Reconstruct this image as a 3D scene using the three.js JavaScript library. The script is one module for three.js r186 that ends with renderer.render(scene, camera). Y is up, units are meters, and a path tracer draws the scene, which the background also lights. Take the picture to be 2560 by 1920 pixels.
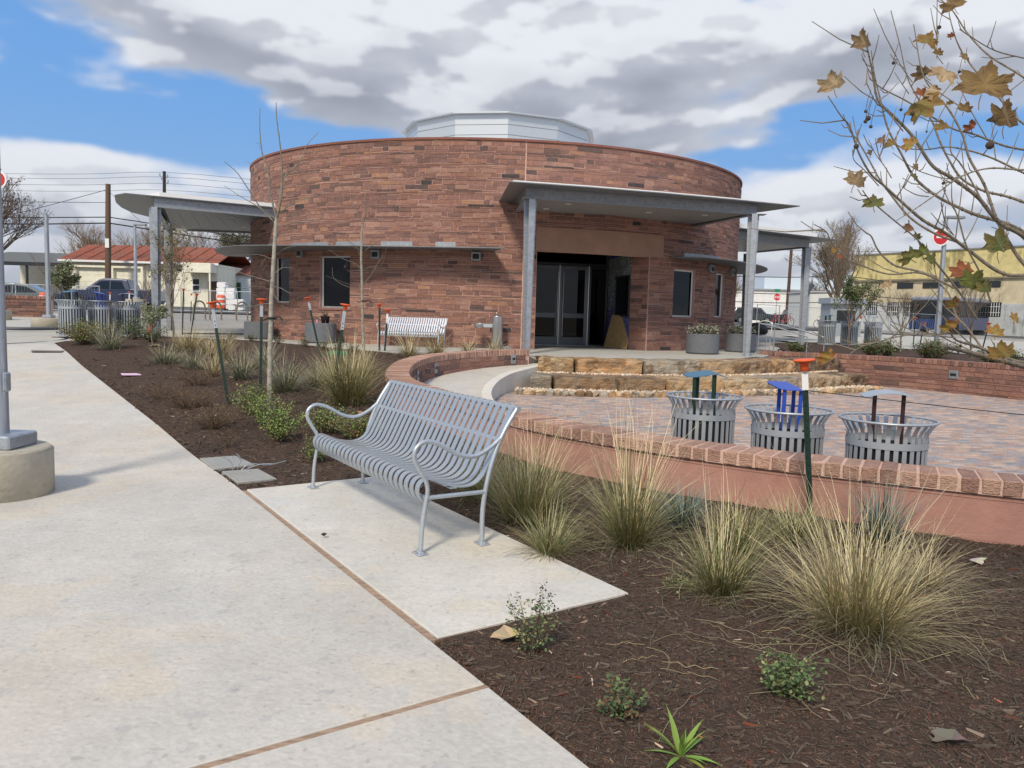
import * as THREE from 'three';
import { mergeGeometries } from 'three/addons/utils/BufferGeometryUtils.js';
import { FontLoader } from 'three/addons/loaders/FontLoader.js';
import { TextGeometry } from 'three/addons/geometries/TextGeometry.js';

const scene = new THREE.Scene();
const camera = new THREE.PerspectiveCamera(53.13, 4 / 3, 0.05, 3000);
camera.position.set(0, 1.55, 0);
camera.rotation.set(THREE.MathUtils.degToRad(-5.15), 0, THREE.MathUtils.degToRad(1.55));
const renderer = new THREE.WebGLRenderer({ antialias: true });
renderer.toneMapping = THREE.LinearToneMapping;
renderer.toneMappingExposure = 1.03;
renderer.shadowMap.enabled = true;

/* ------------------------------------------------------------------ noise */
function rng(seed) { let s = seed >>> 0; return () => { s = (s + 0x6D2B79F5) >>> 0; let t = s; t = Math.imul(t ^ (t >>> 15), t | 1); t ^= t + Math.imul(t ^ (t >>> 7), t | 61); return ((t ^ (t >>> 14)) >>> 0) / 4294967296; }; }
const PERM = new Float32Array(65536); { const r = rng(77); for (let i = 0; i < 65536; i++) PERM[i] = r(); }
const hash = (x, y, s) => PERM[((x & 255) + ((y & 255) << 8) + s * 7919) & 65535];
const sm = (t) => t * t * t * (t * (t * 6 - 15) + 10);
function vn(x, y, per, s) {               // value noise, wraps every `per` cells
  const xi = Math.floor(x), yi = Math.floor(y), fx = sm(x - xi), fy = sm(y - yi);
  const w = (v) => per ? ((v % per) + per) % per : v;
  const a = hash(w(xi), w(yi), s), b = hash(w(xi + 1), w(yi), s), c = hash(w(xi), w(yi + 1), s), d = hash(w(xi + 1), w(yi + 1), s);
  return a + (b - a) * fx + (c - a) * fy + (a - b - c + d) * fx * fy;
}
function fbm(x, y, oct, per = 0, s = 1) { let v = 0, a = .5, n = 0; for (let i = 0; i < oct; i++) { v += a * vn(x, y, per, s + i); n += a; x *= 2; y *= 2; per *= 2; a *= .5; } return v / n; }
function vn3(x, y, z, s) {
  const xi = Math.floor(x), yi = Math.floor(y), zi = Math.floor(z), fx = sm(x - xi), fy = sm(y - yi), fz = sm(z - zi), h = (i, j, k) => hash(xi + i, (yi + j) * 31 + (zi + k) * 71, s), l = (a, b, t) => a + (b - a) * t;
  return l(l(l(h(0, 0, 0), h(1, 0, 0), fx), l(h(0, 1, 0), h(1, 1, 0), fx), fy), l(l(h(0, 0, 1), h(1, 0, 1), fx), l(h(0, 1, 1), h(1, 1, 1), fx), fy), fz);
}
function f3(x, y, z, oct, s) { let v = 0, a = .5, n = 0; for (let i = 0; i < oct; i++) { v += a * vn3(x, y, z, s + i); n += a; x *= 2.03; y *= 2.03; z *= 2.03; a *= .5; } return v / n; }
const clamp = (v, a = 0, b = 1) => Math.min(b, Math.max(a, v));
const sstep = (a, b, v) => { const t = clamp((v - a) / (b - a)); return t * t * (3 - 2 * t); };
const mix = (a, b, t) => a + (b - a) * t;
const toL = (v) => { v /= 255; return v <= .04045 ? v / 12.92 : Math.pow((v + .055) / 1.055, 2.4); };
const toS = (v) => { v = clamp(v); return 255 * (v <= .0031308 ? v * 12.92 : 1.055 * Math.pow(v, 1 / 2.4) - .055); };
const S = (r, g, b) => [toL(r), toL(g), toL(b)];
const col = (c) => new THREE.Color().setRGB(c[0], c[1], c[2]);
const deg = THREE.MathUtils.degToRad, PI = Math.PI;

/* -------------------------------------------------------------------- sky */
{
  const W = 2048, H = 1024, out = new Float32Array(W * H * 4), F = new Float32Array(W * H);
  // openings in the cloud cover and heavier banks: azimuth and elevation in degrees, half widths, strength
  const gaps = [[-28, 12.0, 6, 1.7, .36], [-21, 12.4, 6, 1.8, .38], [-14, 11.2, 6, 1.5, .36], [-34, 12.4, 5, 1.8, .26], [-7.5, 10.6, 3, 1.3, .2], [9, 22.6, 4, 1.5, .75], [15.5, 22.2, 4, 1.6, .75], [16.5, 11.3, 2.4, .9, .30], [19.8, 12.5, 2.6, 1.0, .32], [23, 14.2, 2.6, 1.2, .30], [33, 12, 5, 2, .2], [-31, 16.5, 3.5, 2.2, .2], [-10, 9.2, 4, 1, .16], [4, 8.5, 4, 1.2, .12],
    [95, 28, 20, 9, .35], [-120, 38, 24, 8, .35], [150, 34, 22, 8, .3], [-75, 22, 14, 6, .35], [60, 55, 22, 9, .35], [10, 62, 20, 8, .3]];
  const banks = [[-24, 19.5, 14, 3.4, .12], [-2, 18, 16, 4.5, .12], [24, 19, 8, 3.5, .06], [-26, 7.0, 14, 2.2, .10], [-4, 14.8, 12, 2.0, .08], [22, 7.6, 9, 2.4, .08], [6, 13, 10, 3, .05]];
  const sumOf = (L, az, el) => { let v = 0; for (const [ga, ge, sa, se, w] of L) { const da = ((az - ga + 540) % 360 - 180) / sa, de = (el - ge) / se, q = da * da + de * de; if (q < 7) v += w * Math.exp(-q); } return v; };
  const AZ = (i) => (((i + .5) / W * 360 - 90 + 540) % 360) - 180, EL = (j) => (j + .5) / H * 180 - 90;    // row 0 is the nadir; the middle column looks along +x
  for (let j = 0; j < H; j++) { const el = EL(j); if (el < -3) continue; for (let i = 0; i < W; i++) {
    const az = AZ(i), a = az * PI / 180, ce = Math.cos(el * PI / 180), dx = Math.sin(a) * ce + 8, dz = Math.cos(a) * ce + 8, dy = el * .036 + 8;
    const w = (f3(dx * 5, dy * 6, dz * 5, 3, 90) - .5) * .22;
    F[j * W + i] = .56 * f3((dx + w) * 3.1, (dy + w * .5) * 4.2, (dz - w) * 3.1, 7, 11) + .44 * f3(dx * 8.5 - w, dy * 12, dz * 8.5 + w, 6, 37) + .222 - sumOf(gaps, az + (f3(dx * 9 + 3, dy * 14, dz * 9, 4, 70) - .5) * 9, el + (f3(dx * 8, dy * 13, dz * 8 + 5, 4, 77) - .5) * 4.2) + sumOf(banks, az, el);
  } }
  const at = (i, j) => F[clamp(Math.round(j), 0, H - 1) * W + ((Math.round(i) % W) + W) % W];
  for (let j = 0; j < H; j++) { const el = EL(j), px = H / 180; for (let i = 0; i < W; i++) {
    const o = (j * W + i) * 4, az = AZ(i); let r, g, b;
    if (el < -3) { r = .30; g = .28; b = .25; }
    else {
      const t = clamp(el / 40), h = Math.exp(-Math.max(el, 0) / 6.5);
      r = mix(mix(.175, .10, t), .42, h); g = mix(mix(.41, .28, t), .55, h); b = mix(.80, .68, h) - .1 * t;
      const d = at(i, j), u1 = at(i - 1 * px, j + .8 * px), u2 = at(i - 2 * px, j + 2.4 * px), dn = at(i + 1 * px, j - 1.8 * px), a = sstep(.53, .73, d);
      const thick = sstep(.64, 1.0, .35 * d + .25 * u1 + .40 * u2), belly = clamp((u2 - dn) * 1.5, -.25, .25), lip = clamp((d - u1) * 5, -.05, .14);
      let l = mix(.70, .49, thick) - belly * .30 + lip * 1.1 + .05 * (f3(Math.sin(az * PI / 180) * 14 + 40, el * .3 + 9, Math.cos(az * PI / 180) * 14 + 40, 3, 61) - .5); l = clamp(l, .34, .82) * mix(1, .86, sstep(11, 3, el));
      const k = sstep(.35, .8, l);
      r = mix(r, l * mix(.89, .955, k), a); g = mix(g, l * mix(.97, .985, k), a); b = mix(b, l * mix(1.15, 1.06, k), a);
      const hz = .6 * Math.exp(-Math.max(el, 0) / 3); r = mix(r, .50, hz); g = mix(g, .545, hz); b = mix(b, .63, hz);
    }
    out[o] = r; out[o + 1] = g; out[o + 2] = b; out[o + 3] = 1;
  } }
  const sky = new THREE.DataTexture(out, W, H, THREE.RGBAFormat, THREE.FloatType);
  sky.mapping = THREE.EquirectangularReflectionMapping; sky.magFilter = sky.minFilter = THREE.LinearFilter; sky.wrapS = THREE.RepeatWrapping; sky.needsUpdate = true;
  scene.background = sky; scene.environment = sky;
}
const SUN = new THREE.Vector3(-.27, .74, .76).normalize();      // behind the camera, to the left, veiled by thin cloud
const sun = new THREE.DirectionalLight(new THREE.Color().setRGB(1, .90, .74), 3.1);
sun.position.copy(SUN).multiplyScalar(80).add(new THREE.Vector3(0, 0, -15)); sun.target.position.set(0, 0, -15);
sun.castShadow = true; sun.shadow.radius = 18; sun.shadow.mapSize.set(4096, 4096);
Object.assign(sun.shadow.camera, { left: -60, right: 60, top: 60, bottom: -60, near: 1, far: 220 });
scene.add(sun, sun.target);

/* ---------------------------------------------------- scene bookkeeping */
const used = {};
function numbered(n) { const k = used[n] = (used[n] ?? -1) + 1; return k ? n + '_' + String(k).padStart(3, '0') : n; }
function tag(o, label, category, group, kind) { if (label) o.userData.label = label; if (category) o.userData.category = category; if (group) o.userData.group = group; if (kind) o.userData.kind = kind; return o; }
function thing(name, label, category, p = [0, 0, 0], turn = 0, group) {
  const o = new THREE.Group(); o.name = numbered(name); o.position.set(...p); o.rotation.y = turn; scene.add(o);
  return tag(o, label, category, group);
}
function part(parent, name, geo, mat, p, label) {
  const m = new THREE.Mesh(geo, mat); m.name = name; m.castShadow = m.receiveShadow = true; if (p) m.position.set(...p);
  if (label) m.userData.label = label; parent.add(m); return m;
}
function struct(name, geo, mat) { const m = new THREE.Mesh(geo, mat); m.name = numbered(name); m.receiveShadow = m.castShadow = true; m.userData.kind = 'structure'; scene.add(m); return m; }
function copy(src, p, turn, label) { const c = src.clone(); c.name = numbered(src.name.replace(/_\d{3}$/, '')); c.position.set(...p); c.rotation.y = turn; c.userData = { ...src.userData }; if (label) c.userData.label = label; scene.add(c); return c; }

/* -------------------------------------------------------- mesh collector */
const V = (x, y, z) => new THREE.Vector3(x, y, z);
class Geo {
  constructor() { this.P = []; this.N = []; this.U = []; this.C = []; this.c = [1, 1, 1]; this.uo = [0, 0]; }
  color(c) { this.c = c; return this; }
  vert(p, n, u, c = this.c) { this.P.push(p.x, p.y, p.z); this.N.push(n.x, n.y, n.z); this.U.push(u[0] + this.uo[0], u[1] + this.uo[1]); this.C.push(c[0], c[1], c[2]); }
  puv(p, n) { const ax = Math.abs(n.x), ay = Math.abs(n.y), az = Math.abs(n.z); return ay >= ax && ay >= az ? [p.x, p.z] : ax > az ? [p.z, p.y] : [p.x, p.y]; }
  tri(a, b, c) { const n = V().crossVectors(V().subVectors(b, a), V().subVectors(c, a)).normalize(); for (const p of [a, b, c]) this.vert(p, n, this.puv(p, n)); return this; }
  quad(a, b, c, d) { this.tri(a, b, c); this.tri(a, c, d); return this; }
  // box by centre, size, optional matrix; jit moves the corners a little
  box(x, y, z, w, h, d, o = {}) {
    const k = [], j = o.jit || 0, R = o.rnd || Math.random0;
    for (const sy of [-1, 1]) for (const sz of [-1, 1]) for (const sx of [-1, 1]) {
      const q = V(sx * w / 2 + (j ? (R() - .5) * 2 * j : 0), sy * h / 2 + (j ? (R() - .5) * 2 * j : 0), sz * d / 2 + (j ? (R() - .5) * 2 * j : 0));
      if (o.e) q.applyEuler(o.e); else if (o.ry) q.applyAxisAngle(YAX, o.ry);
      q.x += x; q.y += y; q.z += z; if (o.m) q.applyMatrix4(o.m); k.push(q);
    }
    const f = [[2, 3, 7, 6], [1, 0, 4, 5], [0, 2, 6, 4], [3, 1, 5, 7], [6, 7, 5, 4], [0, 1, 3, 2]];
    f.forEach((q, i) => { if (!(o.skip && o.skip.includes(i))) this.quad(k[q[0]], k[q[1]], k[q[2]], k[q[3]]); });
    return this;
  }
  // chamfered box, 44 triangles
  cbox(x, y, z, w, h, d, c, o = {}) {
    const R = o.rnd, j = o.jit || 0, g = (sx, sy, sz, ax) => {
      const q = V(sx * (w / 2 - (ax === 0 ? 0 : c)), sy * (h / 2 - (ax === 1 ? 0 : c)), sz * (d / 2 - (ax === 2 ? 0 : c)));
      if (j) { const s = (n) => (PERM[(n + (o.seed || 0) * 131 + (sx + 1) * 17 + (sy + 1) * 53 + (sz + 1) * 199) & 65535] - .5) * 2 * j; q.x += s(1); q.y += s(2); q.z += s(3); }
      if (o.e) q.applyEuler(o.e); else if (o.ry) q.applyAxisAngle(YAX, o.ry);
      q.x += x; q.y += y; q.z += z; if (o.m) q.applyMatrix4(o.m); return q;
    };
    const T = (a, b, cc, out) => { const n = V().crossVectors(V().subVectors(b, a), V().subVectors(cc, a)); if (n.dot(out) < 0) this.tri(a, cc, b); else this.tri(a, b, cc); };
    const ctr = V(x, y, z); if (o.m) ctr.applyMatrix4(o.m);
    const Q = (a, b, cc, dd) => { const m = V().add(a).add(b).add(cc).add(dd).multiplyScalar(.25).sub(ctr); T(a, b, cc, m); T(a, cc, dd, m); };
    for (let ax = 0; ax < 3; ax++) for (const s of [-1, 1]) { const p = (u, v) => { const a = [0, 0, 0]; a[ax] = s; a[(ax + 1) % 3] = u; a[(ax + 2) % 3] = v; return g(...a, ax); }; Q(p(-1, -1), p(1, -1), p(1, 1), p(-1, 1)); }
    for (let ax = 0; ax < 3; ax++) for (const u of [-1, 1]) for (const v of [-1, 1]) { const b = (ax + 1) % 3, e = (ax + 2) % 3, p = (s, w2) => { const a = [0, 0, 0]; a[ax] = s; a[b] = u; a[e] = v; return g(...a, w2); }; Q(p(-1, b), p(1, b), p(1, e), p(-1, e)); }
    for (const sx of [-1, 1]) for (const sy of [-1, 1]) for (const sz of [-1, 1]) { const a = g(sx, sy, sz, 0), b = g(sx, sy, sz, 1), e = g(sx, sy, sz, 2); T(a, b, e, V().add(a).add(b).add(e).multiplyScalar(1 / 3).sub(ctr)); }
    return this;
  }
  tube(pts, rad, sides = 8, o = {}) {
    const n = pts.length, rings = []; let up = null, len = 0;
    const rf = typeof rad === 'function' ? rad : () => rad;
    for (let i = 0; i < n; i++) {
      const t = V().subVectors(pts[Math.min(n - 1, i + 1)], pts[Math.max(0, i - 1)]).normalize();
      if (!up) { up = Math.abs(t.y) > .9 ? V(1, 0, 0) : V(0, 1, 0); }
      const b = V().crossVectors(t, up).normalize(); up = V().crossVectors(b, t).normalize();
      if (i) len += pts[i].distanceTo(pts[i - 1]);
      const r = rf(n > 1 ? i / (n - 1) : 0), ring = [];
      const c = o.colors ? o.colors(i / (n - 1)) : this.c;
      for (let k = 0; k <= sides; k++) { const a = k / sides * 2 * PI + (o.a0 || 0), dir = V().addScaledVector(b, Math.cos(a)).addScaledVector(up, Math.sin(a) * (o.flat || 1)); ring.push([V().copy(pts[i]).addScaledVector(dir, r), dir.clone().normalize(), [k / sides * 2 * PI * r, len], c]); }
      rings.push(ring);
    }
    for (let i = 0; i + 1 < n; i++) for (let k = 0; k < sides; k++) { const q = [rings[i][k], rings[i][k + 1], rings[i + 1][k + 1], rings[i + 1][k]]; for (const s of [0, 2, 1, 0, 3, 2]) this.vert(...q[s]); }
    if (o.caps !== false) for (const [i, s] of [[0, -1], [n - 1, 1]]) { const nrm = V().subVectors(pts[Math.min(n - 1, i + 1)], pts[Math.max(0, i - 1)]).normalize().multiplyScalar(s); for (let k = 0; k < sides; k++) { const a = [rings[i][k + (s > 0 ? 1 : 0)], rings[i][k + (s > 0 ? 0 : 1)]]; this.vert(pts[i], nrm, [0, 0], rings[i][0][3]); for (const q of a) this.vert(q[0], nrm, q[2], q[3]); } }
    return this;
  }
  // square or rectangular bar from a to b
  bar(a, b, w, h = w) { const L = a.distanceTo(b), m = new THREE.Matrix4(), z = V().subVectors(b, a).normalize(), x = Math.abs(z.y) > .98 ? V(1, 0, 0) : V().crossVectors(YAX, z).normalize(), y = V().crossVectors(z, x); m.makeBasis(x, y, z).setPosition(V().addVectors(a, b).multiplyScalar(.5)); return this.box(0, 0, 0, w, h, L, { m }); }
  add(g, m, c) {
    let q = g.index ? g.toNonIndexed() : g; if (m) q = q.clone().applyMatrix4(m);
    const p = q.attributes.position, n = q.attributes.normal, u = q.attributes.uv; c = c || this.c;
    for (let i = 0; i < p.count; i++) { this.P.push(p.getX(i), p.getY(i), p.getZ(i)); this.N.push(n.getX(i), n.getY(i), n.getZ(i)); this.U.push(u ? u.getX(i) : 0, u ? u.getY(i) : 0); this.C.push(c[0], c[1], c[2]); }
    return this;
  }
  cyl(x, y, z, r0, r1, h, seg = 24, open = false) { return this.add(new THREE.CylinderGeometry(r1, r0, h, seg, 1, open), new THREE.Matrix4().makeTranslation(x, y + h / 2, z)); }
  build() {
    const g = new THREE.BufferGeometry();
    g.setAttribute('position', new THREE.Float32BufferAttribute(this.P, 3)); g.setAttribute('normal', new THREE.Float32BufferAttribute(this.N, 3));
    g.setAttribute('uv', new THREE.Float32BufferAttribute(this.U, 2)); g.setAttribute('color', new THREE.Float32BufferAttribute(this.C, 3));
    return g;
  }
}
const YAX = V(0, 1, 0); Math.random0 = rng(5);
const curve = (pts, n, closed = false) => new THREE.CatmullRomCurve3(pts, closed, 'centripetal').getPoints(n);

/* --------------------------------------------------------------- textures */
function tex(size, fn, rep, srgb = true) {
  const d = new Uint8Array(size * size * 4);
  for (let j = 0; j < size; j++) for (let i = 0; i < size; i++) { const c = fn(i / size, j / size), o = (j * size + i) * 4; for (let k = 0; k < 3; k++) d[o + k] = srgb ? toS(c[k]) : clamp(c[k]) * 255; d[o + 3] = 255; }
  const t = new THREE.DataTexture(d, size, size); t.wrapS = t.wrapT = THREE.RepeatWrapping; t.magFilter = THREE.LinearFilter; t.minFilter = THREE.LinearMipmapLinearFilter; t.generateMipmaps = true;
  if (srgb) t.colorSpace = THREE.SRGBColorSpace; t.repeat.set(rep, rep); t.needsUpdate = true; return t;
}
const g1 = (f) => (u, v) => { const k = f(u, v); return [k, k, k]; };
const std = (o) => new THREE.MeshStandardMaterial(o);
const N = (u, v, f, o, s) => fbm(u * f, v * f, o, f, s);
const T = {};
T.conc = tex(1024, (u, v) => {                                    // 4 m of brushed, stained concrete
  const big = N(u, v, 5, 5, 2), mid = N(u, v, 17, 4, 5), fine = N(u, v, 190, 3, 9), warm = N(u + .3, v, 4, 5, 13), blot = sstep(.60, .72, N(u, v, 8, 5, 17)), pit = sstep(.80, .86, N(u, v, 120, 2, 21)), spot = sstep(.76, .82, N(u, v, 40, 3, 27)), pale = sstep(.70, .75, N(u, v, 9, 4, 41));
  let k = .50 + .07 * (big - .5) + .09 * (mid - .5) + .10 * (fine - .5); k *= 1 - .17 * pit; k *= 1 - .08 * spot; k *= 1 + .05 * pale; k *= 1 + .05 * (N(u * .5, v * 3, 60, 2, 33) - .5);
  const w = .10 * (warm - .45) + .05 * blot - .03 * spot; k *= 1.06;
  return [k * (1 + w * .9), k * (.945 + w * .1), k * (.845 - w * .9)];
}, 1 / 4);
T.concB = tex(512, g1((u, v) => .6 * N(u, v, 120, 3, 3) + .4 * N(u, v, 20, 3, 4)), 1 / 2, false);
T.brick = tex(512, (u, v) => { const k = .80 + .34 * (N(u, v, 14, 4, 6) - .5) + .42 * (N(u, v * 3, 40, 3, 8) - .5) + .25 * (N(u, v, 110, 2, 10) - .5); return [k, k * .985, k * .97]; }, 1 / .8);
T.brickB = tex(512, g1((u, v) => .5 * N(u, v, 12, 4, 6) + .3 * N(u, v * 3, 40, 3, 8) + .2 * N(u, v, 110, 2, 10)), 1 / .8, false);
T.mortar = tex(256, (u, v) => { const k = .85 + .5 * (N(u, v, 50, 3, 6) - .5); return [k, k, k]; }, 1 / .5);
T.stucco = tex(1024, (u, v) => { const k = .80 + .20 * (N(u, v, 6, 5, 12) - .5) + .10 * (N(u, v, 60, 3, 14) - .5), d = sstep(.60, .8, N(u, v, 11, 4, 31)) * .10; return [k * (1 - d * .4), k * (1 - d), k * (1 - d)]; }, 1 / 2);
T.stuccoB = tex(512, g1((u, v) => .5 * N(u, v, 90, 3, 3) + .5 * N(u, v, 16, 4, 4)), 1 / 1.2, false);
T.stone = tex(1024, (u, v) => { // sandstone, rusty and grey patches
  const a = N(u, v, 5, 5, 3), b = N(u, v, 9, 4, 7), f = N(u, v, 90, 3, 9), st = N(u * .5, v * 4, 16, 4, 15), dk = sstep(.57, .70, N(u, v, 7, 5, 19));
  let k = .9 + .5 * (a - .5) + .5 * (f - .5) + .45 * (st - .5); const r = sstep(.42, .65, b); k *= 1 - .42 * dk;
  return [k * mix(.95, 1.02, r), k * mix(.94, .88, r), k * mix(.90, .72, r)];
}, 1 / 1.3);
T.stoneB = tex(512, g1((u, v) => .55 * N(u, v, 7, 5, 3) + .3 * N(u * .5, v * 4, 24, 3, 15) + .15 * N(u, v, 100, 2, 9)), 1 / 1.1, false);
T.galv = tex(512, (u, v) => { // spangled zinc
  const a = N(u, v, 22, 2, 3), b = N(u, v, 60, 2, 5), st = N(u * 2, v * .25, 24, 3, 8), k = .86 + .28 * (a - .5) + .16 * (b - .5) + .16 * (st - .5); return [k * .98, k, k * 1.02];
}, 1 / 1.0);
T.grain = tex(256, (u, v) => { const k = .9 + .3 * (N(u, v, 8, 4, 3) - .5) + .18 * (N(u, v, 60, 2, 5) - .5); return [k, k, k]; }, 1);
T.wood = tex(256, (u, v) => { const k = .85 + .8 * (fbm(u * 3, v * 60, 3, 0, 4) - .5) + .2 * (N(u, v, 60, 2, 5) - .5); return [k, k * .97, k * .93]; }, 1 / .6);
T.asph = tex(512, (u, v) => { const k = .85 + .5 * (N(u, v, 4, 5, 3) - .5) + .5 * (N(u, v, 160, 2, 5) - .5); return [k, k, k * .98]; }, 1 / 6);
T.bark = tex(256, (u, v) => { const k = .85 + .7 * (N(u, v, 10, 4, 3) - .5) + .35 * (N(u * 2, v, 50, 2, 5) - .5); return [k, k * .99, k * .96]; }, 1 / .3);
T.rust = tex(512, (u, v) => { const a = sstep(.42, .62, N(u, v, 7, 5, 3)), f = N(u, v * .4, 60, 3, 8), k = .8 + .6 * (f - .5); return [k * mix(.30, .34, a), k * mix(.10, .085, a), k * mix(.055, .04, a)]; }, 1 / 6);
T.mould = tex(512, (u, v) => { const streak = fbm(u * 34, v * 3, 4, 0, 5), k = .86 + .3 * (N(u, v, 20, 3, 3) - .5), m = sstep(.50, .74, streak * .55 + N(u, v, 12, 4, 9) * .45); return [k * mix(1, .52, m), k * mix(1, .53, m), k * mix(1, .5, m)]; }, 1 / 8);
// mulch: shredded bark drawn chip by chip, with its relief
function mulchTex() {
  const n = 1024, c = document.createElement('canvas'), b = document.createElement('canvas'); c.width = c.height = b.width = b.height = n;
  const x = c.getContext('2d'), y = b.getContext('2d'), r = rng(9); x.fillStyle = 'rgb(52,39,32)'; x.fillRect(0, 0, n, n); y.fillStyle = '#222'; y.fillRect(0, 0, n, n);
  x.lineCap = y.lineCap = 'round';
  for (let i = 0; i < 17000; i++) {
    const px = r() * n, py = r() * n, a = r() * PI, l = 4 + 22 * r() * r(), w = 1 + 3.2 * r(), k = .55 + .75 * r() + (r() < .03 ? .5 : 0), h = Math.floor(40 + 180 * i / 17000 * r() + 30), red = r() < .015;
    for (const ox of [0, -n, n]) for (const oy of [0, -n, n]) {
      if (px + ox < -40 || px + ox > n + 40 || py + oy < -40 || py + oy > n + 40) continue;
      for (const [q, s] of [[x, red ? `rgb(${90 * k | 0},${48 * k | 0},${32 * k | 0})` : `rgb(${78 * k | 0},${61 * k | 0},${50 * k | 0})`], [y, `rgb(${h},${h},${h})`]]) { q.strokeStyle = s; q.lineWidth = w; q.beginPath(); q.moveTo(px + ox, py + oy); q.quadraticCurveTo(px + ox + Math.cos(a + .3) * l * .5, py + oy + Math.sin(a + .3) * l * .5, px + ox + Math.cos(a) * l, py + oy + Math.sin(a) * l); q.stroke(); }
    }
  }
  const mk = (k, s) => { const t = new THREE.CanvasTexture(k); t.wrapS = t.wrapT = THREE.RepeatWrapping; t.repeat.set(1 / 1.5, 1 / 1.5); if (s) t.colorSpace = THREE.SRGBColorSpace; return t; };
  return [mk(c, true), mk(b, false)];
}
const sh = (c, k) => c.map((v) => v * k);
const [mulchMap, mulchBump] = mulchTex();

const M = {
  conc: std({ map: T.conc, bumpMap: T.concB, bumpScale: .004, roughness: .88 }),
  padConc: std({ map: T.conc, bumpMap: T.concB, bumpScale: .003, roughness: .86, color: col([1.10, 1.12, 1.13]) }),
  curbConc: std({ map: T.conc, bumpMap: T.concB, bumpScale: .003, roughness: .9, color: col([1.22, 1.24, 1.26]) }),
  greyConc: std({ map: T.conc, bumpMap: T.concB, bumpScale: .004, roughness: .9, color: col([.86, .88, .88]) }),
  mulch: std({ map: mulchMap, bumpMap: mulchBump, bumpScale: .02, roughness: 1, color: col([1.72, 1.60, 1.44]) }),
  brick: std({ map: T.brick, bumpMap: T.brickB, bumpScale: .022, roughness: .92, vertexColors: true }),
  mortar: std({ map: T.mortar, bumpMap: T.mortar, bumpScale: .004, roughness: .97, color: col([.66, .43, .36]) }),
  paver: std({ map: T.brick, bumpMap: T.brickB, bumpScale: .003, roughness: .9, vertexColors: true }),
  stucco: std({ map: T.stucco, bumpMap: T.stuccoB, bumpScale: .003, roughness: .95, color: col([.54, .285, .225]) }),
  header: std({ map: T.stucco, bumpMap: T.stuccoB, bumpScale: .003, roughness: .95, color: col([.46, .28, .205]) }),
  stone: std({ map: T.stone, bumpMap: T.stoneB, bumpScale: .03, roughness: .95, vertexColors: true }),
  pebble: std({ map: T.grain, roughness: .9, vertexColors: true }),
  galv: std({ map: T.galv, color: col([.50, .53, .57]), metalness: .75, roughness: .46 }),
  galvDark: std({ map: T.galv, color: col([.40, .42, .44]), metalness: .6, roughness: .55 }),
  sheet: std({ map: T.galv, color: col([.29, .30, .31]), metalness: .6, roughness: .5 }),
  soffit: std({ color: col([.30, .30, .30]), map: T.grain, roughness: .6 }),
  whiteRoof: std({ color: col([.82, .82, .82]), roughness: .6 }),
  panel: std({ color: col([.56, .60, .63]), roughness: .36, metalness: .5 }),
  bench: std({ map: T.grain, color: col([.52, .57, .62]), metalness: .55, roughness: .36 }),
  benchFar: std({ color: col([.62, .65, .70]), metalness: .6, roughness: .36 }),
  bin: std({ color: col([.42, .46, .50]), metalness: .45, roughness: .42 }),
  black: std({ color: col([.012, .012, .013]), roughness: .6 }),
  rubber: std({ color: col([.02, .02, .02]), roughness: .8 }),
  hose: std({ color: col([.10, .11, .13]), roughness: .6 }),
  blue: std({ color: col([.02, .07, .42]), roughness: .4 }),
  green: std({ color: col([.008, .035, .022]), roughness: .45 }),
  teal: std({ color: col([.05, .15, .24]), roughness: .4 }),
  brown: std({ color: col([.035, .014, .012]), roughness: .5 }),
  steel: std({ color: col([.55, .55, .54]), metalness: 1, roughness: .33 }),
  frame: std({ color: col([.50, .50, .48]), metalness: .7, roughness: .4 }),
  darkFrame: std({ color: col([.035, .038, .042]), metalness: .3, roughness: .4 }),
  glass: new THREE.MeshPhysicalMaterial({ color: col([.012, .016, .018]), roughness: .04, metalness: 0, specularIntensity: 1, ior: 1.52 }),
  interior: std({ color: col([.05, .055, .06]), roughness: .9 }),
  planter: std({ map: T.grain, color: col([.155, .165, .185]), roughness: .8 }),
  orange: std({ color: col([.80, .12, .03]), roughness: .5 }),
  postGreen: std({ color: col([.008, .030, .022]), roughness: .5 }),
  white: std({ color: col([.80, .80, .80]), roughness: .6 }),
  veg: std({ vertexColors: true, roughness: .8, side: THREE.DoubleSide }),
  bark: std({ map: T.bark, vertexColors: true, roughness: .9 }),
  paint: std({ vertexColors: true, roughness: .6 }),
  woodstrip: std({ map: T.wood, color: col([.40, .28, .20]), roughness: .9 }),
  asph: std({ map: T.asph, color: col([.10, .10, .10]), roughness: .95 }),
  far: std({ map: T.asph, color: col([.36, .34, .31]), roughness: .95 }),
};

/* ================================================================ TERRAIN */
function gh(x, z) {
  const d = -z; let h = .65 * clamp((d - 8) / 10);
  if (d > 26) h += (Math.min(d, 95) - 26) * mix(.023, .0075, clamp((x - 16) / 14));
  return h;
}
const plazaY = (z) => -.2 + .025 * clamp(-z - 7, 0, 8);
const rampY = (z) => Math.max(plazaY(z) + .005, -.15 + .64 * (-z - 9.5) / 8.3);
const capY = (z) => .5 + .0326 * Math.max(-.9, -z - 8.8);
const v2 = (a) => a.map(([x, z]) => V(x, 0, z));
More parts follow.
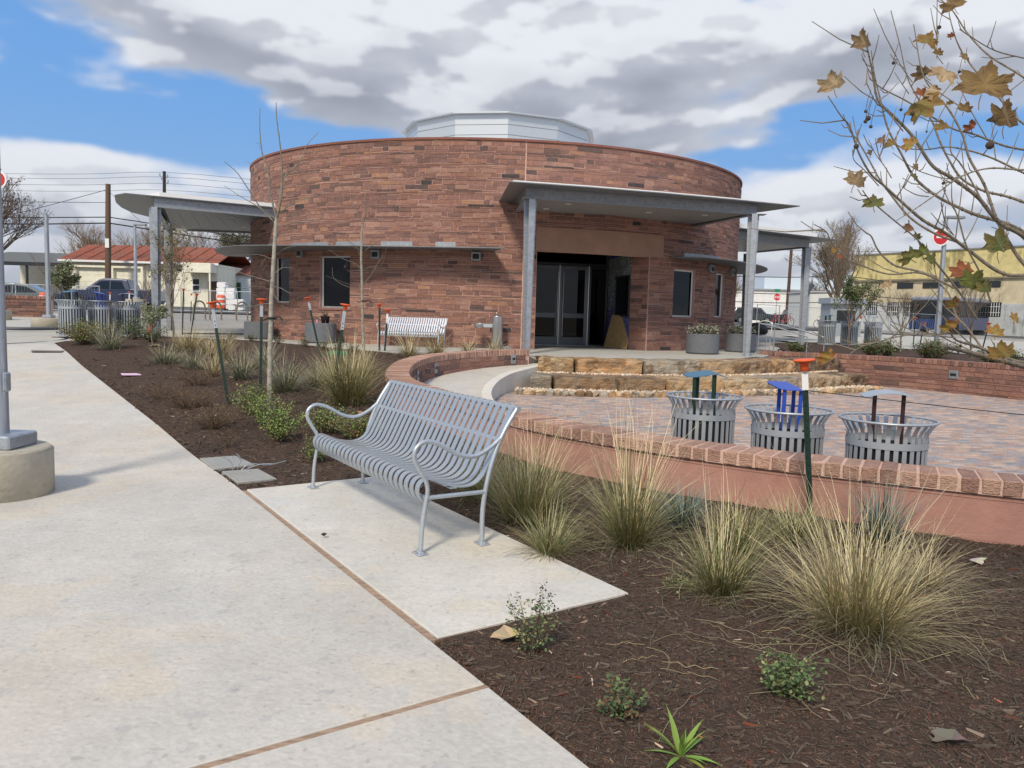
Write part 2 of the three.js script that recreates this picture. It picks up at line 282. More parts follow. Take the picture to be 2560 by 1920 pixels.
// centre line of the curved brick wall round the sunken court: court post -> behind the bench -> right, out of the frame
const ringPts = curve(v2([[.28, -17.38], [-.36, -16.97], [-.93, -16.4], [-1.38, -15.75], [-1.7, -15.1], [-1.88, -14.1], [-1.9, -13.3], [-1.85, -12.45], [-1.75, -11.7], [-1.55, -11], [-1.15, -10.2], [-.65, -9.45], [-.15, -8.7], [.3, -8.05], [.85, -7.4], [1.45, -6.83], [2, -6.4], [2.9, -5.87], [3.6, -5.52], [4.6, -5.1], [6, -4.72], [7.6, -4.75], [9.5, -5.65], [11, -7.4], [11.9, -9.8], [12.1, -12.5]]), 400);
const rwPts = curve(v2([[12.1, -12.5], [11.85, -14.7], [11.28, -16.6], [10.6, -17.9], [9.92, -19.0], [9.15, -19.85], [8.1, -20.55], [6.85, -21.15]]), 160);
const courtPoly = [...ringPts, ...rwPts, V(6.2, 0, -19.2), V(4.3, 0, -17.6), V(2.7, 0, -17.2), V(.9, 0, -17.3)];
function inside(poly, x, z) { let c = false; for (let i = 0, j = poly.length - 1; i < poly.length; j = i++) { const a = poly[i], b = poly[j]; if ((a.z > z) !== (b.z > z) && x < (b.x - a.x) * (z - a.z) / (b.z - a.z) + a.x) c = !c; } return c; }
function grid(x0, x1, z0, z1, dx, dz, hf, keep) {
  const nx = Math.round((x1 - x0) / dx), nz = Math.round((z1 - z0) / dz), pos = [], uv = [], idx = [];
  for (let j = 0; j <= nz; j++) for (let i = 0; i <= nx; i++) { const x = x0 + (x1 - x0) * i / nx, z = z0 + (z1 - z0) * j / nz; pos.push(x, hf(x, z), z); uv.push(x, z); }
  for (let j = 0; j < nz; j++) for (let i = 0; i < nx; i++) { const xc = x0 + (x1 - x0) * (i + .5) / nx, zc = z0 + (z1 - z0) * (j + .5) / nz; if (keep && !keep(xc, zc)) continue; const a = j * (nx + 1) + i, b = a + 1, c = a + nx + 1, d = c + 1; idx.push(a, c, b, b, c, d); }
  const g = new THREE.BufferGeometry(); g.setAttribute('position', new THREE.Float32BufferAttribute(pos, 3)); g.setAttribute('uv', new THREE.Float32BufferAttribute(uv, 2)); g.setIndex(idx); g.computeVertexNormals(); return g;
}
// one sheet of ground out to the horizon
{
  const xs = [-900, -400, -200, -100, -60, -40, -25, -12, 0, 12, 25, 40, 60, 100, 200, 400, 900], zs = [60, 20, 4, -8, -18, -26, -40, -55, -75, -95, -140, -250, -500, -1200], pos = [], uv = [], idx = [];
  for (const z of zs) for (const x of xs) { pos.push(x, gh(x, z) - (z > -23 ? 1.3 : .06), z); uv.push(x, z); }
  for (let j = 0; j + 1 < zs.length; j++) for (let i = 0; i + 1 < xs.length; i++) { const a = j * xs.length + i, b = a + 1, c = a + xs.length, d = c + 1; idx.push(a, b, c, b, d, c); }
  const g = new THREE.BufferGeometry(); g.setAttribute('position', new THREE.Float32BufferAttribute(pos, 3)); g.setAttribute('uv', new THREE.Float32BufferAttribute(uv, 2)); g.setIndex(idx); g.computeVertexNormals();
  struct('ground', g, M.far);
}
// sidewalk frame: u across, v along
const PU = [.834, -.552], PV = [-.552, -.834];
const uvw = (u, v) => [u * PU[0] + v * PV[0], u * PU[1] + v * PV[1]];
const edgeU = (v) => { const k = [[-4, 1.60], [0, 1.645], [7, 1.65], [8.8, 1.60], [10.16, 1.54], [12.48, 1.40], [16.15, 1.18], [18.6, 1.08], [20.4, .95], [24, .6]]; for (let i = 0; i + 1 < k.length; i++) if (v <= k[i + 1][0]) return mix(k[i][1], k[i + 1][1], clamp((v - k[i][0]) / (k[i + 1][0] - k[i][0]))); return .6; };
const bedNoise = (x, z) => .05 * (fbm(x * .9 + 20, z * .9 + 20, 4, 0, 3) - .5) + .03 * (fbm(x * 5, z * 5, 3, 0, 8) - .5);
const nearPad = (x, z) => { const u = x * PU[0] + z * PU[1], v = x * PV[0] + z * PV[1]; return Math.max(0, 1 - Math.max(0, Math.abs(u - 2.1) - 1.0, v - 7.3, 3.0 - v) / .5); };
const bedY = (x, z) => { const u = x * PU[0] + z * PU[1], v = x * PV[0] + z * PV[1], under = u < edgeU(v) - .012 ? .09 : 0, e = Math.max(clamp(1 - (u - edgeU(v)) / .35), clamp(nearPad(x, z))); return gh(x, z) - under - mix(.012, .010, e) + bedNoise(x, z) * (1 - .8 * e) + .03 * (1 - e) * sstep(.2, 1.2, u - edgeU(v)); };
const terrXZ = [[-10.0, -21.9], [-7.68, -21.2], [-6.17, -20.0], [-5.08, -18.9], [-4.3, -18.1], [-3.7, -17.72], [-2.92, -17.45], [-2.2, -17.2], [-1.2, -17.55], [-.2, -17.55], [.28, -17.4], [.75, -17.62], [1.6, -17.27], [2.7, -17.12], [4.17, -17.42], [5.83, -18.9], [6.45, -19.7], [7.05, -21.05], [9.2, -26.5], [10.2, -30.2], [12, -31.5], [14, -38], [0, -38], [-15, -38], [-18, -30], [-12, -24.5]], terrP = v2(terrXZ);
// bed behind the right-hand wall
const bedR = v2([[7.6, -21.3], [8.4, -20.9], [9.6, -19.8], [10.9, -18.3], [11.6, -16.6], [12.2, -14.6], [12.4, -12.5], [16, -12.5], [16.6, -20], [15.2, -27], [12, -31.5], [10.2, -30.2], [9.2, -26.5]]);
{ // planting bed: fine near the camera
  const keepN = (x, z) => !inside(courtPoly, x, z) && !inside(terrP, x, z);
  const g1_ = grid(-4.2, 7, -7.2, 1, .07, .07, bedY, keepN), g2 = grid(-12, -4.2, -7.2, 1, .8, .8, (x, z) => gh(x, z) - .06), g3 = grid(-12, 7, -22, -7.2, .12, .12, (x, z) => bedY(x, z), keepN), g4 = grid(7, 26, -7.2, 1, .5, .5, (x, z) => gh(x, z) - .03, keepN), g5 = grid(7, 30, -36, -7.2, .3, .3, (x, z) => Math.max(gh(x, z), z < -10 ? .66 : 0) - .02 + bedNoise(x, z), (x, z) => keepN(x, z) && inside(bedR, x, z));
  struct('mulch_bed', mergeGeometries([g1_, g2, g3, g4, g5]), M.mulch);
}
{ // bark shreds lying loose on the bed, near the camera
  const b = new Geo(); b.box(0, 0, 0, 1, .22, .12, { jit: .05, rnd: rng(3) });
  const g = b.build(), n = 52000, im = new THREE.InstancedMesh(g, std({ roughness: 1 }), n), r = rng(41), m = new THREE.Matrix4(), q = new THREE.Quaternion(), e = new THREE.Euler(), c = new THREE.Color(); let k = 0;
  const onPad = (x, z) => { const u = x * PU[0] + z * PU[1], v = x * PV[0] + z * PV[1]; return u < edgeU(v) + .01 || (u < 2.915 && v > 3.12 && v < 6.63); };
  while (k < n) {
    const far = r() < .42, x = far ? mix(-9, .4, r()) : mix(-.6, 5, r()), z = far ? mix(-17, -6.4, Math.sqrt(r())) : mix(-7, -1.8, r());
    if (onPad(x, z) || inside(courtPoly, x, z)) continue;
    const s = (.014 + .05 * r() * r()) * (far ? 1.35 : 1);
    e.set((r() - .5) * .7, r() * 6.28, (r() - .5) * .5); q.setFromEuler(e); m.compose(V(x, bedY(x, z) + .002 + .006 * r(), z), q, V(s, s * (.35 + .5 * r()), s * (.6 + r()))); im.setMatrixAt(k, m);
    const t = r(), l = t < .004 ? 7 : t < .02 ? 3.2 : t < .10 ? 1.7 : .6 + .7 * r(), rd = r() < .012; c.setRGB(l * (rd ? .13 : .094), l * (rd ? .038 : .072), l * (rd ? .02 : .054)); im.setColorAt(k, c); k++;
  }
  im.name = 'mulch_chips'; im.castShadow = im.receiveShadow = true; tag(im, 'loose dark brown bark mulch chips scattered over the planting beds', 'mulch', null, 'stuff'); scene.add(im);
}
// a concrete slab whose top follows the ground: polygon between u(v) limits, with rounded arris
function slabGeo(ua, ub, va, vb, top, thick = .12, c = .008) {
  const g = new Geo(), nv = Math.max(1, Math.ceil((vb - va) / .5)), nu = 6;
  const P = (i, j, dy = 0, ins = 0) => { const v = mix(va + ins, vb - ins, j / nv), a = (typeof ua === 'function' ? ua(v) : ua) + ins, b = (typeof ub === 'function' ? ub(v) : ub) - ins, u = mix(a, b, i / nu), [x, z] = uvw(u, v); return V(x, top(x, z) - dy, z); };
  for (let j = 0; j < nv; j++) for (let i = 0; i < nu; i++) g.quad(P(i, j, 0, c), P(i + 1, j, 0, c), P(i + 1, j + 1, 0, c), P(i, j + 1, 0, c));
  const rim = []; for (let i = 0; i <= nu; i++) rim.push([i, 0]); for (let j = 1; j <= nv; j++) rim.push([nu, j]); for (let i = nu - 1; i >= 0; i--) rim.push([i, nv]); for (let j = nv - 1; j > 0; j--) rim.push([0, j]);
  for (let k = 0; k < rim.length; k++) { const a = rim[k], b = rim[(k + 1) % rim.length]; g.quad(P(...a, 0, c), P(...a, c * .7), P(...b, c * .7), P(...b, 0, c)); g.quad(P(...a, c * .7), P(...a, thick), P(...b, thick), P(...b, c * .7)); }
  return g.build();
}
{ // sidewalk: slabs with tooled joints, one wooden expansion strip across, one along the bench pad
  const walk = new THREE.Group(); walk.name = 'sidewalk'; walk.userData.kind = 'structure'; scene.add(walk);
  const J = [-3, .9, 2.62, 4.26, 5.95, 7.75, 12.0, 16.2, 20.4];
  for (let i = 0; i + 1 < J.length; i++) {
    const gp = (v) => v === 2.62 ? .0175 : .0028;
    part(walk, 'concrete_slab', slabGeo(-9, (v) => edgeU(v), J[i] + gp(J[i]), J[i + 1] - gp(J[i + 1]), gh, .12, .004), M.conc);
  }
  const strip = (a, b, w) => { const g = new Geo(), n = 12; for (let k = 0; k < n; k++) { const p = mix(0, 1, k / n), q = mix(0, 1, (k + 1) / n), A = V(mix(a[0], b[0], p), -.03 - .002, mix(a[1], b[1], p)), B = V(mix(a[0], b[0], q), -.032, mix(a[1], b[1], q)); g.bar(A, B, w, .05); } return g.build(); };
  const e0 = uvw(-9, 2.62), e1 = uvw(1.655, 2.62), f0 = uvw(1.672, 3.14), f1 = uvw(1.672, 6.63);
  part(walk, 'expansion_strip', strip(e0, e1, .034), M.woodstrip); part(walk, 'expansion_strip', strip(f0, f1, .034), M.woodstrip);
}
{ const pad = struct('bench_pad', slabGeo(1.692, 2.905, (0, 3.14), 6.62, (x, z) => gh(x, z) + .004, .12, .006), M.padConc); }
// concrete floor round the building and the open pavement to the left of it
{
  const shape = (pts) => { const s = new THREE.Shape(); pts.forEach(([x, z], i) => i ? s.lineTo(x, -z) : s.moveTo(x, -z)); return s; };
  const slab = (pts, y, th) => { const g = new THREE.ExtrudeGeometry(shape(pts), { depth: th, bevelEnabled: false }); g.rotateX(-PI / 2); g.translate(0, y - th, 0); return g; };
  struct('terrace', slab(terrXZ, .65, .5), M.greyConc);
  struct('pavement', mergeGeometries([grid(-60, -9.3, -40, -16.8, 1.2, 1.2, (x, z) => gh(x, z) + .004 - .012 * (x > -10.6 && z > -17.6 ? 1 : 0), (x, z) => !(x > -18 && z < -24.5 && x > -12 - (-z - 24.5) * 1.1) && !(x > -10.3 && z > -21.9) ), grid(11.2, 60, -46, -18, 1, 1, (x, z) => gh(x, z) + .004, (x, z) => !inside(bedR, x, z) && x > 11.2 + Math.max(0, (-z - 32) * .45))]), M.greyConc);
}
// street beyond
struct('road', mergeGeometries([grid(-140, 140, -66, -48, 4, 3, (x, z) => gh(x, z) + .0)]), M.asph);

/* ==================================================== SUNKEN COURT PAVING */
const BRK = (r, g, b, k = 1.32) => { const c = S(r, g, b), l = .3 * c[0] + .55 * c[1] + .15 * c[2]; return c.map((v, i) => mix(v, l, .30) * k * [1, 1.03, .97][i]); };
const brickCols = [BRK(150, 98, 84), BRK(158, 106, 91), BRK(142, 92, 79), BRK(162, 112, 96), BRK(146, 95, 84), BRK(134, 88, 78), BRK(154, 98, 79), BRK(128, 86, 80)];
const darkCols = [BRK(110, 78, 72), BRK(98, 74, 72), BRK(116, 82, 74)];
function brickColor(r, dark = .14) { const c = r() < dark ? darkCols[Math.floor(r() * 3)] : brickCols[Math.floor(r() * 8)], k = .88 + .24 * r(); return c.map((v) => v * k); }
{
  const court = new THREE.Group(); court.name = 'court_paving'; court.userData.kind = 'structure'; scene.add(court);
  part(court, 'joint_sand', grid(-2.3, 12.6, -21.4, -4, .3, .3, (x, z) => plazaY(z) - .006, (x, z) => inside(courtPoly, x, z)), std({ color: col(S(150, 138, 126)), roughness: 1 }));
  const pc = [S(190, 166, 154), S(198, 172, 156), S(180, 164, 158), S(164, 160, 164), S(202, 180, 166), S(186, 156, 142), S(158, 156, 160), S(194, 176, 166)];
  const r = rng(8), list = [], L = .2, Wd = .1, a = deg(12), ca = Math.cos(a), sa = Math.sin(a);
  for (let j = -60; j < 260; j++) for (let i = -80; i < 90; i++) {
    const p = i * L + (j % 2) * L / 2, q = j * Wd, x = p * ca - q * sa, z = -4 - p * sa - q * ca;
    if (z < -20.6 || x > 12.4 || !inside(courtPoly, x, z)) continue;
    if (z < -15.2 && x < 8.8 && z < -15.2 - Math.max(0, x - 2) * .4) continue;    // under the steps
    list.push([x, z, x < 8 && z > -15 ? Math.hypot(x, z) : 40 + z * -1]);
  }
  const seen = (x, z) => { const A = Math.atan2(x, -z); return A > -.03 && A < .56 && z < -7.6 + (x < 1.5 ? -.5 : 0); };
  const cand = list.filter((o) => seen(o[0], o[1])).sort((p, q) => p[2] - q[2]).slice(0, 300), near = new Set(cand);
  const rest = new Geo();
  const put = (g, x, z) => { const c = pc[Math.floor(r() * 8)], k = .86 + .26 * r(); g.color(c.map((v) => v * k)); g.uo = [r() * 9, r() * 9]; g.cbox(0, 0, 0, L - .007, .06, Wd - .007, .004, { m: new THREE.Matrix4().makeRotationY(a).setPosition(x, plazaY(z) - .03 + (r() - .5) * .003, z) }); };
  for (const o of list) { if (near.has(o)) { const g = new Geo(); put(g, o[0], o[1]); part(court, 'paver', g.build(), M.paver); } else put(rest, o[0], o[1]); }
  part(court, 'pavers', rest.build(), M.paver).userData.kind = 'stuff';
}

/* ============================================== CURVED WALLS OF THE COURT */
function pathData(pts) { const s = [0]; for (let i = 1; i < pts.length; i++) s.push(s[i - 1] + pts[i].distanceTo(pts[i - 1])); const at = (d, off = 0) => { d = clamp(d, 0, s[s.length - 1]); let i = 0; while (i < s.length - 2 && s[i + 1] < d) i++; const f = (d - s[i]) / (s[i + 1] - s[i]), p = V().lerpVectors(pts[i], pts[i + 1], f), t = V().subVectors(pts[i + 1], pts[i]).normalize(), n = V(-t.z, 0, t.x); p.addScaledVector(n, off); return { p, t, n, ry: Math.atan2(-t.z, t.x) }; }; return { len: s[s.length - 1], at }; }
const ring = pathData(ringPts), rwall = pathData(rwPts);
function core(path, d0, d1, w, yb, yt, o0 = -w / 2, o1 = w / 2) { // solid strip following the path
  const g = new Geo(), n = Math.ceil((d1 - d0) / .15);
  const sec = (d) => { const a = path.at(d, o0), b = path.at(d, o1); return [V(a.p.x, yb(a.p), a.p.z), V(a.p.x, yt(a.p), a.p.z), V(b.p.x, yt(b.p), b.p.z), V(b.p.x, yb(b.p), b.p.z)]; };
  let p = sec(d0); g.quad(p[0], p[1], p[2], p[3]);
  for (let i = 1; i <= n; i++) { const q = sec(mix(d0, d1, i / n)); for (const [u, v] of [[0, 1], [1, 2], [2, 3]]) { g.quad(p[u], q[u], q[v], p[v]); } p = q; }
  g.quad(p[3], p[2], p[1], p[0]); return g;
}
{
  const w = thing('retaining_wall', 'curved low red brick wall with rowlock cap and pink stucco back, running behind the front bench', 'wall', [0, 0, 0]);
  for (const [wd, a, b] of [[.300, (p) => -.5, (p) => capY(p.z) - .452], [.307, (p) => capY(p.z) - .452, (p) => capY(p.z) - .255], [.302, (p) => capY(p.z) - .255, (p) => capY(p.z) - .150], [.312, (p) => capY(p.z) - .150, (p) => capY(p.z) - .112]]) part(w, 'stucco_face', core(ring, 0, ring.len, wd, a, b).build(), M.stucco);
  // lower, slightly proud stucco courses of the block wall
  const mort = core(ring, 0, ring.len, .358, (p) => capY(p.z) - .112, (p) => capY(p.z) - .005); part(w, 'mortar', mort.build(), std({ map: T.mortar, bumpMap: T.mortar, bumpScale: .004, roughness: .97, color: col([.72, .48, .38]) }));
  const r = rng(21), capCols = [BRK(176, 126, 106), BRK(166, 116, 97), BRK(157, 109, 92), BRK(180, 132, 110), BRK(168, 120, 101), BRK(148, 104, 92)];
  const len = ring.len; let d = .01, cnt = 0;
  const restCap = new Geo();
  while (d < len) { // cap: bricks on edge across the wall
    const p0 = ring.at(d), near = p0.p.z > -9.5, sp = near ? .104 + .026 * (p0.p.x > .1 ? 1 : 0) : .082, bw = sp - .014; const a = ring.at(d + sp / 2), y = capY(a.p.z);
    const vis = a.p.x < 4.6; const g = vis ? new Geo() : restCap; g.color(sh(capCols[Math.floor(r() * 6)], .86 + .28 * r())); g.uo = [r() * 5, r() * 5];
    const h = .112, m = new THREE.Matrix4().makeRotationFromEuler(new THREE.Euler((r() - .5) * .02, a.ry, (r() - .5) * .02)).setPosition(a.p.x, y - h / 2 + (r() - .5) * .006, a.p.z + (r() - .5) * .008);
    g.cbox(0, 0, 0, bw, h, .37, .008, { m, jit: .0035, seed: cnt });
    if (vis) part(w, 'brick', g.build(), M.brick); cnt++; d += sp;
  }
  part(w, 'bricks', restCap.build(), M.brick).userData.kind = 'stuff';
  // brick facing on the court side of the left stretch
  const face = core(ring, .0, 9.2, .02, (p) => rampY(p.z) - .15, (p) => capY(p.z) - .112, -.163, -.143); part(w, 'mortar', face.build(), M.mortar);
  for (let c = 0; c < 6; c++) { let s = .02 + r() * .1; while (s < 9.0) { const L = .16 + r() * .26, hh = .098; const a = ring.at(s + L / 2, -.162), y = capY(a.p.z) - .118 - c * .106; s += L + .012; if (y - hh < rampY(a.p.z) - .09) continue; const g = new Geo(); g.color(brickColor(r, .25)); g.uo = [r() * 5, r() * 5]; g.cbox(0, 0, 0, L, hh, .035, .006, { m: new THREE.Matrix4().makeRotationY(a.ry).setPosition(a.p.x, y - hh / 2, a.p.z), jit: .004, seed: cnt++ }); part(w, 'brick', g.build(), M.brick); } }
  for (const s of [.42, 3.05, 4.35]) { const a = ring.at(s, -.19), y = (capY(a.p.z) + rampY(a.p.z)) / 2 - .03; const g = new Geo(); const m = new THREE.Matrix4().makeRotationY(a.ry).setPosition(a.p.x, y, a.p.z); g.cbox(0, 0, 0, .12, .2, .03, .006, { m }); const lt = part(w, 'step_light', g.build(), M.galvDark); part(lt, 'lens', new Geo().box(0, .01, -.017, .07, .045, .008, { m }).build(), M.black); }
}
{
  const w = thing('garden_wall', 'low red sandstone brick wall curving round the right side of the paved court', 'wall', [0, 0, 0]);
  part(w, 'mortar', core(rwall, 0, rwall.len, .30, () => -.4, () => .735).build(), M.mortar);
  const r = rng(33); let d = 0, cnt = 500; const rest = new Geo(), cap = new Geo();
  while (d < rwall.len) { const sp = .105, a = rwall.at(d + sp / 2), vis = a.p.z < -15.6; const g = vis ? new Geo() : cap; g.color(brickColor(r, .05)); g.uo = [r() * 5, r() * 5]; g.cbox(0, 0, 0, sp - .012, .12, .36, .008, { m: new THREE.Matrix4().makeRotationY(a.ry).setPosition(a.p.x, .695 + (r() - .5) * .005, a.p.z), jit: .004, seed: cnt++ }); if (vis) part(w, 'brick', g.build(), M.brick); d += sp; }
  let y = .63; const cs = [.115, .11, .10, .045, .105, .11, .05, .10, .11];
  for (const h of cs) { let s = r() * .1; while (s < rwall.len) { const L = .2 + r() * .42; const a = rwall.at(s + L / 2, -.152), vis = a.p.z < -16; s += L + .012; const g = vis ? new Geo() : rest; g.color(brickColor(r, .16)); g.uo = [r() * 5, r() * 5]; g.cbox(0, 0, 0, L, h - .012, .04, .005, { m: new THREE.Matrix4().makeRotationY(a.ry).setPosition(a.p.x, y - h / 2, a.p.z), jit: .004, seed: cnt++ }); if (vis) part(w, 'brick', g.build(), M.brick); } y -= h; if (y < -.02) break; }
  part(w, 'bricks', mergeGeometries([rest.build(), cap.build()]), M.brick).userData.kind = 'stuff';
  const a = rwall.at(rwall.len - 4.9, -.18); const m = new THREE.Matrix4().makeRotationY(a.ry).setPosition(a.p.x, .43, a.p.z); const lt = part(w, 'step_light', new Geo().cbox(0, 0, 0, .22, .2, .05, .01, { m }).build(), M.galvDark); part(lt, 'lens', new Geo().box(0, .0, -.027, .14, .06, .01, { m }).build(), M.black);
}
/* ------------------------------------------------------------------- ramp */
{
  const left = curve(v2([[.3, -17.5], [-.3, -16.95], [-.85, -16.35], [-1.3, -15.7], [-1.62, -15.05], [-1.8, -14.1], [-1.82, -13.3], [-1.77, -12.45], [-1.65, -11.7], [-1.45, -11], [-1.05, -10.2]]), 60);
  const curb = curve(v2([[.95, -17.4], [.55, -16.75], [.24, -16.2], [-.06, -15.6], [-.27, -14.9], [-.4, -14.1], [-.44, -13.4], [-.42, -12.9], [-.33, -12.35], [-.15, -11.9]]), 60);
  const g = new Geo(); const A = (i) => V(left[i].x, rampY(left[i].z) + .002, left[i].z), B = (i) => { const c = curb[Math.min(60, i)]; return V(c.x, rampY(c.z) + .002, c.z); };
  for (let i = 0; i < 60; i++) for (let k = 0; k < 4; k++) { const L = (j, t) => V().lerpVectors(A(j), B(j), t); g.quad(L(i, k / 4), L(i + 1, k / 4), L(i + 1, (k + 1) / 4), L(i, (k + 1) / 4)); }
  const s1 = V(.3, .655, -17.5), s2 = V(1.0, .655, -17.5);
  struct('ramp', g.build(), M.conc);
  const cp = pathData(curb), kg = core(cp, 0, cp.len, .17, () => -.4, (p) => rampY(p.z) + .055 * sstep(0, 1.2, 1.2) , -.085, .085);
  struct('ramp_kerb', kg.build(), M.curbConc);
}
/* -------------------------------------------------- sandstone steps, edging */
function boulder(name, label, x, z, w, h, d, ry, y, tint, seed) {
  const g = new THREE.BoxGeometry(w, h, d, 14, 7, 7), p = g.attributes.position, r = rng(seed);
  const o1 = r() * 50, o2 = r() * 50, ch = .035 + .03 * r();
  for (let i = 0; i < p.count; i++) {
    let a = V().fromBufferAttribute(p, i); const q = V(a.x / (w / 2), a.y / (h / 2), a.z / (d / 2));
    // round the arrises
    const lim = V(w / 2 - ch, h / 2 - ch, d / 2 - ch), c = V(clamp(a.x, -lim.x, lim.x), clamp(a.y, -lim.y, lim.y), clamp(a.z, -lim.z, lim.z)), e = V().subVectors(a, c); if (e.length() > 0) { e.setLength(Math.min(e.length(), ch)); a = c.add(e); }
    const n = (s, f) => fbm((a.x + a.z * .7) * f + o1 + s * 9, (a.y * 1.4 + a.z * .6) * f + o2, 4, 0, 5) - .5;
    a.x += n(1, 4) * .07; a.z += n(2, 5) * .11 + n(5, 1.6) * .08; a.y += (n(3, 3) * .05) * (q.y > .2 ? 1 : .3);
    p.setXYZ(i, a.x, a.y, a.z);
  }
  const m = g.toNonIndexed(); g.computeVertexNormals(); m.computeVertexNormals();
  const b = new Geo(); b.add(m, null, tint); for (let i = 0; i < b.P.length / 3; i++) { const px = b.P[i * 3], py = b.P[i * 3 + 1], pz = b.P[i * 3 + 2], nx = Math.abs(b.N[i * 3]), ny = Math.abs(b.N[i * 3 + 1]); b.U[i * 2] = (ny > .7 ? px : nx > .7 ? pz : px) + o1; b.U[i * 2 + 1] = (ny > .7 ? pz : py) + o2; }
  const t = new THREE.Mesh(b.build(), M.stone); t.name = numbered(name); t.castShadow = t.receiveShadow = true; t.position.set(x, y, z); t.rotation.y = ry; scene.add(t); return tag(t, label, 'boulder', 'sandstone blocks of the court steps');
}
const stepsLine = pathData(curve(v2([[.55, -16.55], [1.4, -16.45], [2.6, -16.5], [3.8, -16.75], [5.0, -17.3], [6.0, -17.95], [7.1, -18.75], [8.3, -19.8]]), 60));
const lowLine = pathData(curve(v2([[.35, -15.6], [1.3, -15.5], [2.6, -15.55], [3.8, -15.8], [5.3, -16.45], [6.7, -17.3], [8.3, -18.6]]), 60));
{
  const tan = [S(196, 178, 152), S(188, 164, 132), S(166, 158, 146), S(184, 164, 138), S(188, 156, 122), S(168, 144, 120)];
  let s = 0; const up = [[.78, 'short tan block at the left end of the upper step', 1], [1.42, 'long orange tan block second from left in the upper step', 4], [1.3, 'grey weathered block in the upper step below the doors', 2], [.95, 'tan block right of the grey one in the upper step', 3], [1.25, 'smooth brown block in the upper step below the right planters', 5], [.85, 'rusty orange block near the right end of the upper step', 4], [.9, 'dark grey brown block second from the right end of the upper step', 5], [1.25, 'dark brown block at the right end of the upper step', 5]];
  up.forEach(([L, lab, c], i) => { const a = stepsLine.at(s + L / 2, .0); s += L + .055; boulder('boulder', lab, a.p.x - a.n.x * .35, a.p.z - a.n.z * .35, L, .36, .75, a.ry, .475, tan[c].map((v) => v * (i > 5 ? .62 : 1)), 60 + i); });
  s = 0; const lo = [[.45, 'small rounded block at the left end of the lower step', 2], [1.25, 'brown faced block second from left in the lower step', 5], [1.0, 'brown faced block third from left in the lower step', 5], [1.3, 'tan swirled block in the middle of the lower step', 1], [1.2, 'pale tan block behind the green lidded bin in the lower step', 0], [1.15, 'grey tan block in the lower step left of the blue lidded bin', 2], [1.1, 'tan block in the lower step behind the blue lidded bin', 3], [1.1, 'pale tan block second from the right end of the lower step', 3], [1.4, 'dark brown rounded block at the right end of the lower step', 5]];
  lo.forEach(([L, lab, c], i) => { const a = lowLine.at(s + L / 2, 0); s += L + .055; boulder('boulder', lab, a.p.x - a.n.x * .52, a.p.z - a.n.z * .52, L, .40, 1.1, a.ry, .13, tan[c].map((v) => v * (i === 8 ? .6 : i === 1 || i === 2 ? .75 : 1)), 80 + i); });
  // edging stones and pale gravel at the foot
  const edge = thing('stone_edging', 'row of small rough tan stones edging the gravel at the foot of the steps', 'stone edging', [0, 0, 0]), r = rng(51);
  const el = pathData(curve(v2([[.05, -15.0], [1.0, -14.93], [2.05, -15.0], [3.05, -15.17], [5, -15.98], [6.95, -16.87], [8.7, -18.05]]), 60)); let d = .05, k = 0;
  while (d < el.len) { const L = .10 + .12 * r(), a = el.at(d + L / 2, (r() - .5) * .04); d += L + .012; const g = new Geo(); const c = tan[Math.floor(r() * 6)], kk = .8 + .5 * r(); g.color(c.map((v) => v * kk)); g.uo = [r() * 9, r() * 9]; g.cbox(0, 0, 0, L, .11 + .04 * r(), .12, .03, { m: new THREE.Matrix4().makeRotationY(a.ry + (r() - .5) * .3).setPosition(a.p.x, plazaY(a.p.z) + .04, a.p.z), jit: .016, seed: k++ }); part(edge, 'stone', g.build(), M.stone); }
  const gm = new THREE.IcosahedronGeometry(1, 0), n = 2600, im = new THREE.InstancedMesh(gm, std({ roughness: .9 }), n), m = new THREE.Matrix4(), q = new THREE.Quaternion(), c = new THREE.Color();
  for (let i = 0; i < n; i++) { const up2 = r() < .25, a = up2 ? stepsLine.at(r() * stepsLine.len, .02 + .12 * r()) : el.at(r() * el.len, -.08 - .45 * r()), s2 = .014 + .022 * r(), y = up2 ? .335 : plazaY(a.p.z) + .05 + .03 * r(); q.setFromEuler(new THREE.Euler(r() * 6, r() * 6, r() * 6)); m.compose(V(a.p.x, y, a.p.z), q, V(s2 * (1 + .6 * r()), s2 * .7, s2)); im.setMatrixAt(i, m); const l = .55 + .5 * r(), t = r(); c.setRGB(l * .78, l * mix(.70, .55, t), l * mix(.6, .36, t)); im.setColorAt(i, c); }
  im.name = 'gravel'; tag(im, 'pale tan gravel along the foot of the sandstone steps', 'gravel', null, 'stuff'); im.castShadow = im.receiveShadow = true; scene.add(im);
  const bg = core(el, 0, el.len, .8, () => -.4, (p) => plazaY(p.z) + .03, -.9, .0); struct('gravel_bed', bg.build(), std({ map: T.grain, color: col(S(176, 150, 120)), roughness: 1 }));
}

/* =============================================================== BUILDING */
const BC = V(-.685, .65, -27.815), BT = .047, BA = 8.394, BB = 7.452, BH = 5.44;
const bld = thing('stone_building', 'oval building of red sandstone courses with a white faceted rooftop lantern', 'building', [BC.x, BC.y, BC.z], BT);
const bLoc = (x, z) => { const dx = x - BC.x, dz = z - BC.z, c = Math.cos(BT), s = Math.sin(BT); return [c * dx - s * dz, s * dx + c * dz]; };
const eN = (t) => { const n = V(Math.sin(t) / BA, 0, Math.cos(t) / BB); return n.normalize(); };
const eP = (t, y, off = 0) => V(BA * Math.sin(t), y, BB * Math.cos(t)).addScaledVector(eN(t), off);
